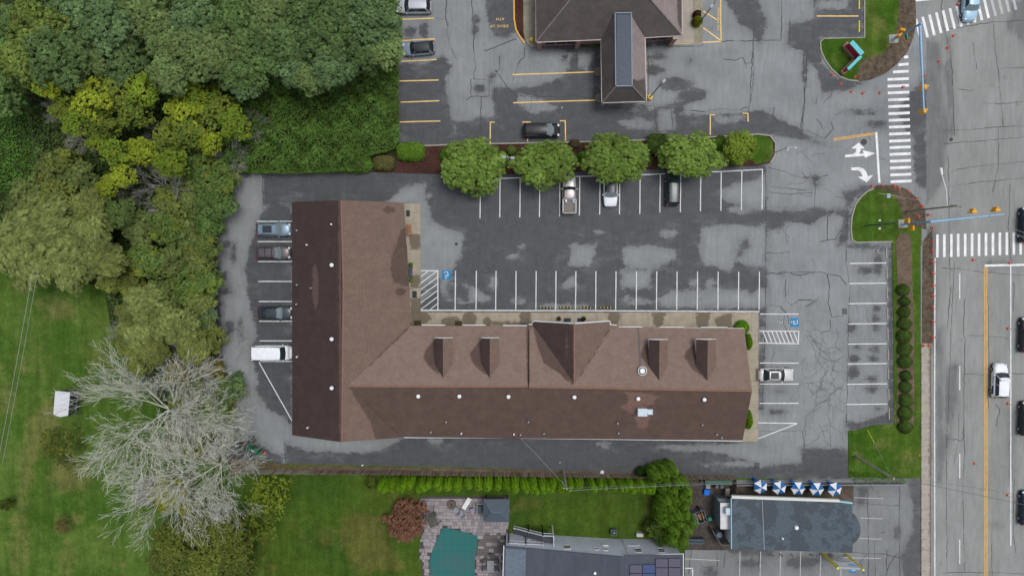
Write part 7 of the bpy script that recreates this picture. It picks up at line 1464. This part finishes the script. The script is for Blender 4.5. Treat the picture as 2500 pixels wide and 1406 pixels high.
for i, (a, b) in enumerate(((604, 632), (653, 680), (702, 730), (752, 780), (802, 829), (851, 878), (899, 926), (949, 976), (995, 1023))):
    wheelstop((2163 + i * .8, a), (2164 + i * .8, b), 'pale concrete wheel stop in the bays beside the mulch bed, %s from the top' % ORD[i], 'concrete wheel stops', plain('stop_concrete', c3(164, 158, 146), .9))
for i, x in enumerate((1315, 1364, 1413, 1462)): wheelstop((x, 750), (x + 34, 751), 'black rubber wheel stop with yellow bands before the gable, %s from the left' % ORD[i], 'banded wheel stops', plain('black_rubber', c3(40, 38, 36), .9), True)
for i, (a, b) in enumerate(((-6, 24), (51, 80))): wheelstop((2097, a), (2097, b), 'bright yellow wheel stop at the top right bays, %s one' % ('upper', 'lower')[i], 'yellow wheel stops', plain('stop_yellow', c3(222, 206, 84), .7))
# cones
CO = plain('cone_orange', c3(218, 84, 62), .6, var=.06); CW = plain('cone_white', c3(226, 214, 208), .5)
cone_l = [(2032, 182, 'at the left side of the top grass island kerb'), (2087, 189, 'on the grass beside the red and teal sign'), (2053, 205, 'just below the lower kerb of the top grass island'), (2079, 224, 'in the entrance below the top grass island, leftmost of three'), (2107, 228, 'in the entrance below the top grass island, middle of three'), (2148, 227, 'in the entrance below the top grass island, rightmost of three'),
          (2205, 213, 'standing on the long zebra crossing'), (2257, 185, 'right of the top of the long zebra crossing'), (2293, 150, 'on the road, lowest of the diagonal file under the top crossing'), (2314, 117, 'on the road, middle of the diagonal file under the top crossing'), (2328, 88, 'on the road just below the top crossing'), (2339, 11, 'on the road beside the pale blue car'),
          (2129, 453, 'at the tip of the turning arrow'), (2154, 453, 'below the end of the entrance stop line'), (2183, 454, 'on the mud below the long zebra crossing'), (2194, 460, 'on the mud, second along the curve from the zebra'), (2218, 468, 'on the mud curve below the zebra end'), (2237, 484, 'on the curving mud edge above the utility pole'), (2250, 502, 'just right of the utility pole foot'), (2242, 528, 'on the mud below the utility pole'), (2266, 524, 'between the utility pole and the signal arm'),
          (2276, 556, 'on the verge just below the long signal arm'), (2277, 591, 'beside the road crossing, upper'), (2276, 612, 'beside the road crossing, lower')]
for i, y in enumerate((640, 667, 696, 722, 751, 785, 822)): cone_l.append((2277, y, 'in the file along the road edge line, %s below the crossing' % ORD[i]))
cone_l += [(2254, 843, 'at the top left corner of the pavement'), (2267, 842, 'at the top right corner of the pavement'), (2376, 634, 'on the road just below the right zebra crossing'), (2465, 642, 'on the wide stop line'), (2461, 801, 'on the white lane line above the police car'), (2243, 1110, 'on the grass beside the pavement'), (2380, 1130, 'in the middle of the left road lanes'), (2461, 984, 'right behind the police car'), (2460, 1207, 'on the white lane line near the bottom'), (648, 1104, 'beside the green dumpster')]
c0 = None
for x, y, lab in cone_l:
    p = P(x - 1, y + .5, 0)
    if c0 is None:
        c0 = thing('traffic_cone', (0, 0, 0), 'x', 'traffic cone', 'orange cones', local=True)
        mb = MB(); mb.bevbox((0, 0, .02), (.40, .40, .04), .02); part('cone_base', mb, CO, c0); mb = MB(); mb.lathe([(.16, .04), (.118, .3)], (0, 0, 0), 12); part('cone_body', mb, CO, c0); mb = MB(); mb.lathe([(.068, .52), (.035, .72), (.02, .73)], (0, 0, 0), 12); part('cone_tip', mb, CO, c0)
        mb = MB(); mb.lathe([(.122, .3), (.07, .52)], (0, 0, 0), 12); part('white_collar', mb, CW, c0); o = c0
    else: o = copy_tree(c0)
    o.location = (p.x, p.y, .008 if not (2180 < x < 2282 and 450 < y < 860) and not (2030 < x < 2100 and 185 < y < 192) else .12); s = R_(.84, .96); o.scale = (s, s, s); o.rotation_euler = (R_(-.05, .05), R_(-.05, .05), R_(0, 6)); o['label'] = 'orange traffic cone ' + lab
# traffic signals
SB = plain('pole_blue', c3(138, 172, 200), .5, .2, .06); SY = plain('signal_yellow', c3(222, 160, 40), .6, 0, .08)
def lerp3(a, b, f): return Vector(a).lerp(Vector(b), f)
def signal(parent, c, rz, n=3, facing=0):
    mb = MB(); mb.bevbox((c.x, c.y, c.z - .48), (.36, .62 if facing else .3, .98), .05, rz); h = part('signal_head', mb, SY, parent)
    mb = MB()
    for k in range(n):
        d = Vector((math.cos(rz), math.sin(rz), 0)); mb.tube([c + d * .16 + Vector((0, 0, -.15 - .32 * k)), c + d * .42 + Vector((0, 0, -.18 - .32 * k))], .15, 8)
    part('visor', mb, SY, h)
def mast(foot, top_px, zt, arm_end, heads, polehd, lab, z_arm=6.0):
    f = P(*foot); t = thing('traffic_signal', (f.x, f.y, 0), lab, 'traffic signal')
    mb = MB(); mb.bevbox((f.x - .05, f.y + .05, .08), (1.25, 1.15, .22), .04, .05); part('footing', mb, KERB, t)
    mb = MB(); mb.lathe([(.3, .19), (.3, .3), (.17, .34)], (f.x, f.y, 0), 14); mb.tube([(f.x, f.y, .2), (f.x, f.y, zt)], .17, 12, True, .13); mb.lathe([(.15, zt), (.1, zt + .08), (.03, zt + .1)], (f.x, f.y, 0), 12); part('pole', mb, SB, t)
    a0 = Vector((f.x, f.y, z_arm)); a1 = P(*arm_end, z_arm + .25); mb = MB(); mb.tube([a0, lerp3(a0, a1, .5), a1], .17, 10, True, .10); part('mast_arm', mb, SB, t)
    d = (a1 - a0).normalized(); 
    for k in (.35, .62, .8): q = lerp3(a0, a1, k); mb = MB(); mb.tube([q - d * .06, q + d * .06], .155, 10); part('arm_band', mb, GREYM, t)
    for x, y, rz in heads: signal(t, P(x, y, z_arm - .2), rz, facing=1)
    for x, y, z, rz in polehd: signal(t, P(x, y, z), rz)
    return t
mt1 = mast((2181, 97), None, 6.3, (2255.5, 270), ((2260, 212, 2.6 - 2.2), (2258, 270, .4)), ((2197, 86, 3.4, .6), (2208, 73, 3.6, 2.8)), 'blue-grey traffic signal mast at the top right junction corner')
mb = MB(); q = P(2214, 90, 2.5); mb.box((q.x, q.y, 2.4), (.1, .75, .5), .2); part('street_name_plate', mb, plain('sign_green', c3(64, 150, 128), .6), mt1)
mt2 = mast((2204, 547), None, 6.3, (2452, 523), ((2380, 517, 1.6), (2437, 513, 1.6)), ((2220, 541, 3.6, 1.5), (2231, 554, 3.6, -1.5)), 'blue-grey traffic signal mast reaching across the road at the middle junction')
def pole(foot, zt, r, mat, lab, name='utility_pole', cat='utility pole', r2=None):
    f = P(*foot); t = thing(name, (f.x, f.y, 0), lab, cat); mb = MB(); mb.tube([(f.x, f.y, -.1), (f.x, f.y, zt)], r, 9, True, r2 or r * .75); part('pole', mb, mat, t); return t, f
WD = bark('pole_wood', c3(92, 84, 74), c3(124, 116, 104))
t, f = pole((2112, 551), 7.7, .09, plain('pole_navy', c3(52, 66, 92), .6), 'slim dark lamp post with two small white fittings on the grass island', 'lamp_post', 'lamp post')
q = Vector((f.x, f.y, 3.7)); mb = MB(); mb.tube([q + Vector((0, -.5, 0)), q + Vector((0, .5, 0))], .03, 6); part('cross_arm', mb, DARKM, t)
for s in (-1, 1): mb = MB(); mb.bevbox(q + Vector((0, s * .52, 0)), (.28, .2, .16), .03); part('white_fitting', mb, TRIM, t)
t, f = pole((2215, 516), 10.6, .13, bark('grey_pole_wood', c3(128, 120, 108), c3(150, 142, 130)), 'tall wooden utility pole leaning over the road edge with a white street lamp'); UPA = Vector((f.x, f.y, 10.3))
mb = MB(); mb.tube([UPA + Vector((-.6, .1, 0)), UPA + Vector((.6, -.1, 0))], .06, 6); part('crossarm', mb, WD, t)
a0 = Vector((f.x, f.y, 8.6)); a1 = P(2299, 424, 9.6); mb = MB(); mb.tube([a0, lerp3(a0, a1, .5) + Vector((0, 0, .35)), a1], .045, 7); part('lamp_arm', mb, WHITEM, t)
mb = MB(); d = (a1 - a0).normalized(); mb.tube([a1 - d * .1, a1 + d * .3, a1 + d * .7], .13, 8, True, .18); part('lamp_head', mb, WHITEM, t)
t, f = pole((2089, 1112), 9.6, .19, bark('pale_pole_wood', c3(140, 136, 120), c3(164, 160, 144)), 'pale wooden utility pole leaning over the grass corner by the flower border'); UPB = Vector((f.x, f.y, 9.4))
mb = MB(); mb.tube([UPB + Vector((-.7, .45, -.3)), UPB + Vector((.7, -.45, -.3))], .06, 6); part('crossarm', mb, WD, t)
t, f = pole((1375, 1149), 7.2, .15, BARKG, 'short grey utility pole beside the wooden fence and hedge'); UPC = Vector((f.x, f.y, 7.0))
mb = MB(); mb.tube([UPC + Vector((-.5, 0, -.1)), UPC + Vector((.6, 0, -.1))], .05, 6); part('crossarm', mb, BARKG, t)
WIRE = plain('cable', c3(96, 100, 106), .6); WIREL = plain('cable_pale', c3(150, 156, 160), .6)
def cable(a, b, sag, lab, r=.018, mat=None, name='overhead_cable', n=14):
    a, b = Vector(a), Vector(b); pts = [a.lerp(b, k / n) + Vector((0, 0, -sag * 4 * (k / n) * (1 - k / n))) for k in range(n + 1)]
    mb = MB(); mb.tube(pts, r, 4); return solo(name, mb, mat or WIRE, lab, 'cable', base=a)
cable(UPC, UPB, .5, 'long overhead cable from the short pole to the pale pole', .02); cable(UPC + Vector((.3, -.3, 0)), UPB + Vector((.5, -.4, -.3)), .8, 'lower parallel cable between the short pole and the pale pole', .018, WIREL)
cable(UPC + Vector((0, 0, -.4)), P(1272, 1071, 4.2), .3, 'dashed pale service cable from the short pole to the brown building roof', .018, WIREL)
cable(UPB, P(2520, 1236, 9.5), .4, 'cable crossing the road from the pale pole', .028); cable(UPB + Vector((.3, 0, -.5)), P(2480, 1206, 9), .5, 'thin cable crossing the road below the police car', .015)
cable(UPA, P(2145, 472, 6.5), .2, 'cable from the tall pole towards the white sign', .02, WIREL); cable(UPA, P(2520, 588, 10), .4, 'upper cable crossing to the right zebra crossing', .025, WIREL); cable(UPA + Vector((.3, 0, -.3)), P(2520, 575, 9.6), .4, 'lower cable crossing to the right zebra crossing', .02, WIREL)
cable(P(80, 660, 11), P(-6, 1130, 11), .1, 'left overhead cable above the lawn', .022, WIREL); cable(P(92, 660, 11), P(6, 1130, 11), .1, 'right overhead cable above the lawn', .018, WIREL)
gz0 = P(2118, 1050, .1); cable(gz0, UPB, .05, 'guy wire of the pale pole', .015, WIREL, 'guy_wire'); mb = MB(); mb.tube([gz0, gz0.lerp(UPB, .26)], .06, 6); solo('guy_guard', mb, plain('guard_yellow', c3(196, 200, 60), .6), 'yellow guard sleeve on the guy wire over the grass corner', 'cable guard')
GU = plain('guard_pale', c3(200, 178, 120), .6)
for i, (a, b) in enumerate((((2144, 472), (2190, 479)), ((2176, 483), (2209, 486)))): A_ = P(*a, 1.0); B_ = P(*b, 3.0); mb = MB(); mb.tube([A_, B_], .04, 6); solo('guard_rail', mb, GU, 'thin pale yellow guard pole over the middle grass island, %s one' % ('upper', 'lower')[i], 'guard pole')
q = P(2171, 478, 2.2); t = thing('street_sign', (q.x, q.y, 0), 'small pale blue sign on a post at the tip of the middle grass island', 'sign', local=True); mb = MB(); mb.tube([(0, 0, 0), (0, 0, 2.2)], .03, 6); part('post', mb, GREYM, t); mb = MB(); mb.box((0, 0, 2.1), (.45, .5, .03), -.1); mb.box((0, 0, 2.2), (.45, .03, .5)); part('plate', mb, plain('sign_paleblue', c3(178, 200, 224), .5), t)
# lamp posts
def lamp(foot, zt, lab, arms, mat, base=None):
    t, f = pole(foot, zt, .08, mat, lab, 'lamp_post', 'lamp post')
    for dx, dy in arms:
        e_ = Vector((f.x + dx, f.y + dy, zt)); mb = MB(); mb.tube([(f.x, f.y, zt - .02), e_], .04, 6); part('lamp_arm', mb, mat, t)
        mb = MB(); mb.bevbox(e_ + Vector((dx * .2, dy * .2, 0)), (.5, .34, .16), .04, math.atan2(dy, dx)); part('lamp_head', mb, GREYM if mat is not DARKM else DARKM, t)
    if base: mb = MB(); mb.lathe([(.36, -.02), (.34, .7), (.25, .74)], (f.x, f.y, 0), 14); part('concrete_base', mb, plain('yellow_base', c3(204, 180, 92), .7, var=.2), t)
lamp((1243, 404), 7.6, 'double-headed pale lamp post on the mulch island', ((-.45, .05), (.45, -.05)), GREYM); lamp((1881, 377), 6.2, 'pale lamp post with two heads on the grassy island end', ((-.1, -.25), (.7, -.1)), plain('lamp_pale', c3(186, 184, 176), .6))
lamp((1703, 62), 8.0, 'dark lamp post on a yellow base beside the bank', ((.1, .5), (-.3, -.3), ), plain('lamp_brown', c3(84, 78, 74), .6), True); lamp((1585, 240), 7.6, 'lamp post on a yellow base at the corner of the drive-through canopy', ((.3, .3),), MATS['lamp_brown'], True)
# monument sign
MS = thing('monument_sign', P(2078, 146, .1), 'V-shaped brick sign with red face and turquoise cap on the top grass island', 'sign')
RED, TEAL = plain('sign_crimson', c3(158, 38, 66), .6, 0, .1), plain('sign_turquoise', c3(96, 186, 192), .6, 0, .08)
for a, b, w_, z1 in (((2061, 114), (2087, 143), .55, 1.9), ((2086, 147), (2055, 178), .35, 1.7)):
    A_, B_ = P(*a), P(*b); d = B_ - A_; c_ = (A_ + B_) / 2; rz = math.atan2(d.y, d.x)
    mb = MB(); mb.box((c_.x, c_.y, .35), (d.length + .5, w_ + .25, .6), rz); part('brick_base', mb, BRK, MS); mb = MB(); mb.box((c_.x, c_.y, (z1 + .65) / 2), (d.length, w_, z1 - .65), rz); part('sign_face', mb, RED, MS)
    mb = MB(); mb.bevbox((c_.x, c_.y, z1 + .06), (d.length + .06, w_ + .06, .12), .02, rz); part('cap', mb, TEAL, MS)
# restaurant sign on yellow poles
RS = thing('pole_sign', P(2040, 1352, 0), 'white reader-board sign between two yellow poles beside the restaurant', 'sign'); PY = plain('pole_yellow', c3(212, 200, 58), .5, 0, .06)
z1 = 4.4
pp = []
for a in ((2007, 1348), (2066, 1352)): f = P(*a); mb = MB(); mb.tube([(f.x, f.y, 0), (f.x, f.y, z1 + .3)], .16, 10); part('pole', mb, PY, RS); pp.append(f)
a, b = pp; d = (b - a).normalized(); a = a + d * .35; b = b - d * .25; c_ = (a + b) / 2; Ln = (b - a).length; rz = math.atan2(d.y, d.x)
mb = MB(); mb.box((c_.x, c_.y, 3.65), (Ln, .22, 1.3), rz); part('upper_board', mb, TRIM, RS); mb = MB(); mb.box((c_.x, c_.y, 2.65), (Ln, .22, .6), rz); part('letter_board', mb, TRIM, RS)
mb = MB(); nn = Vector((-d.y, d.x, 0)); 
if nn.y < 0: nn = -nn
cc_ = c_ + d * .75 + nn * .115; vs = [cc_ + d * .7 * math.cos(x) + Vector((0, 0, 3.62 + .4 * math.sin(x))) for x in [2 * PI * k / 16 for k in range(16)]]; mb.add(vs, [tuple(range(16))]); part('oval_mark', mb, plain('sky_blue_print', c3(138, 178, 214), .6), RS)
cu = bpy.data.curves.new('t', 'FONT'); cu.body = 'HIIIHAIIIIEII'; 
mb = MB(); x = -Ln / 2 + .3; LT = plain('letter_dark', c3(74, 88, 116), .7)
while x < Ln / 2 - .5:      # unreadable dark letters: short upright strokes, as in the photo
    w_ = R_(.1, .17); q = c_ + d * x + nn * .118
    for s_ in ((0, .36, .03), (w_, .36, .03)): 
        cx_ = q + d * s_[0]; mb.box((cx_.x, cx_.y, 2.66), (s_[2], .01, s_[1]), rz)
    cx_ = q + d * (w_ / 2); mb.box((cx_.x, cx_.y, 2.66 + random.choice((-.16, 0, .16))), (w_, .01, .04), rz); x += w_ + .11
part('letter_strokes', mb, LT, RS)
mb = MB(); mb.box((c_.x, c_.y, 4.36), (Ln + .3, .3, .12), rz); part('top_rail', mb, GREYM, RS)
# bollards along the restaurant front
for i, x in enumerate((1883, 1932, 1980, 2004, 2030, 1906)):
    q = P(x, 1352, 0); mb = MB(); mb.lathe([(.09, 0), (.09, .95), (.05, 1.0)], (q.x, q.y, 0), 10); solo('bollard', mb, plain('bollard_pale', c3(168, 160, 148), .7), 'pale post along the front of the restaurant, %s in the row' % ORD[sorted((1883, 1932, 1980, 2004, 2030, 1906)).index(x)], 'bollard', 'posts along the restaurant front')
# drains and covers
DR = plain('cast_iron', c3(70, 70, 72), .7, .3)
for x, y, s_, lab, rd in ((1175, 216, .8, 'square storm drain in the bank car park', 0), (2062, 760, .7, 'square storm drain beside the right bays', 0), (1848, 1136, .75, 'square storm drain in the south alley', 0), (2109, 347, .42, 'round manhole cover above the lane arrows', 1), (1114, 596, .22, 'round utility cover beside the walkway', 1), (1211, 174, .14, 'small round cover in the bank car park', 1), (2322, 341, .25, 'small round manhole cover in the road', 1), (2177, 490, .35, 'round manhole on the mud bank', 1)):
    p = P(x, y, .012 if x != 2177 else .08)
    mb = MB()
    if rd: mb.lathe([(s_, 0), (s_ * .95, .01)], p, 18); solo('manhole_cover', mb, DR, lab, 'manhole cover')
    else:
        for k in range(7): mb.box(p + Vector(((k - 3) * s_ / 7, 0, .005)), (s_ / 14, s_, .01))
        mb.box(p + Vector((0, s_ / 2, .006)), (s_, .05, .012)); mb.box(p + Vector((0, -s_ / 2, .006)), (s_, .05, .012)); solo('storm_drain', mb, DR, lab, 'drain')
# survey stakes, litter
for x, y, x2, y2, c_, lab in ((2205, 92, 2213, 102, c3(224, 110, 50), 'orange wooden stake lying on the mud under the signal mast'),):
    mb = MB(); mb.tube([P(x, y, .16), P(x2, y2, .16)], .04, 4); solo('stake', mb, plain('stake_orange', c_, .7), lab, 'stake')
for i, (x, y, s_, lab) in enumerate(((1470, 1153, .45, 'white litter in the strip beside the short utility pole'), (1590, 1152, .55, 'white plastic sack by the dark green bush'), (1367, 1128, .12, 'tiny white litter scrap on the alley'), (885, 1136, .2, 'white litter beside the alley left of the hedge'), (1372, 264, .16, 'white scrap of litter below the canopy lanes'))):
    p = P(x, y, .06); mb = MB(); mb.lathe([(s_ * .6, -.05), (s_ * .7, .04), (s_ * .3, .14)], p, 7); mb.v = [Vector((q.x + R_(-.06, .06), q.y + R_(-.06, .06), q.z + R_(-.02, .02))) for q in mb.v]; solo('litter', mb, TRIM, lab, 'litter')
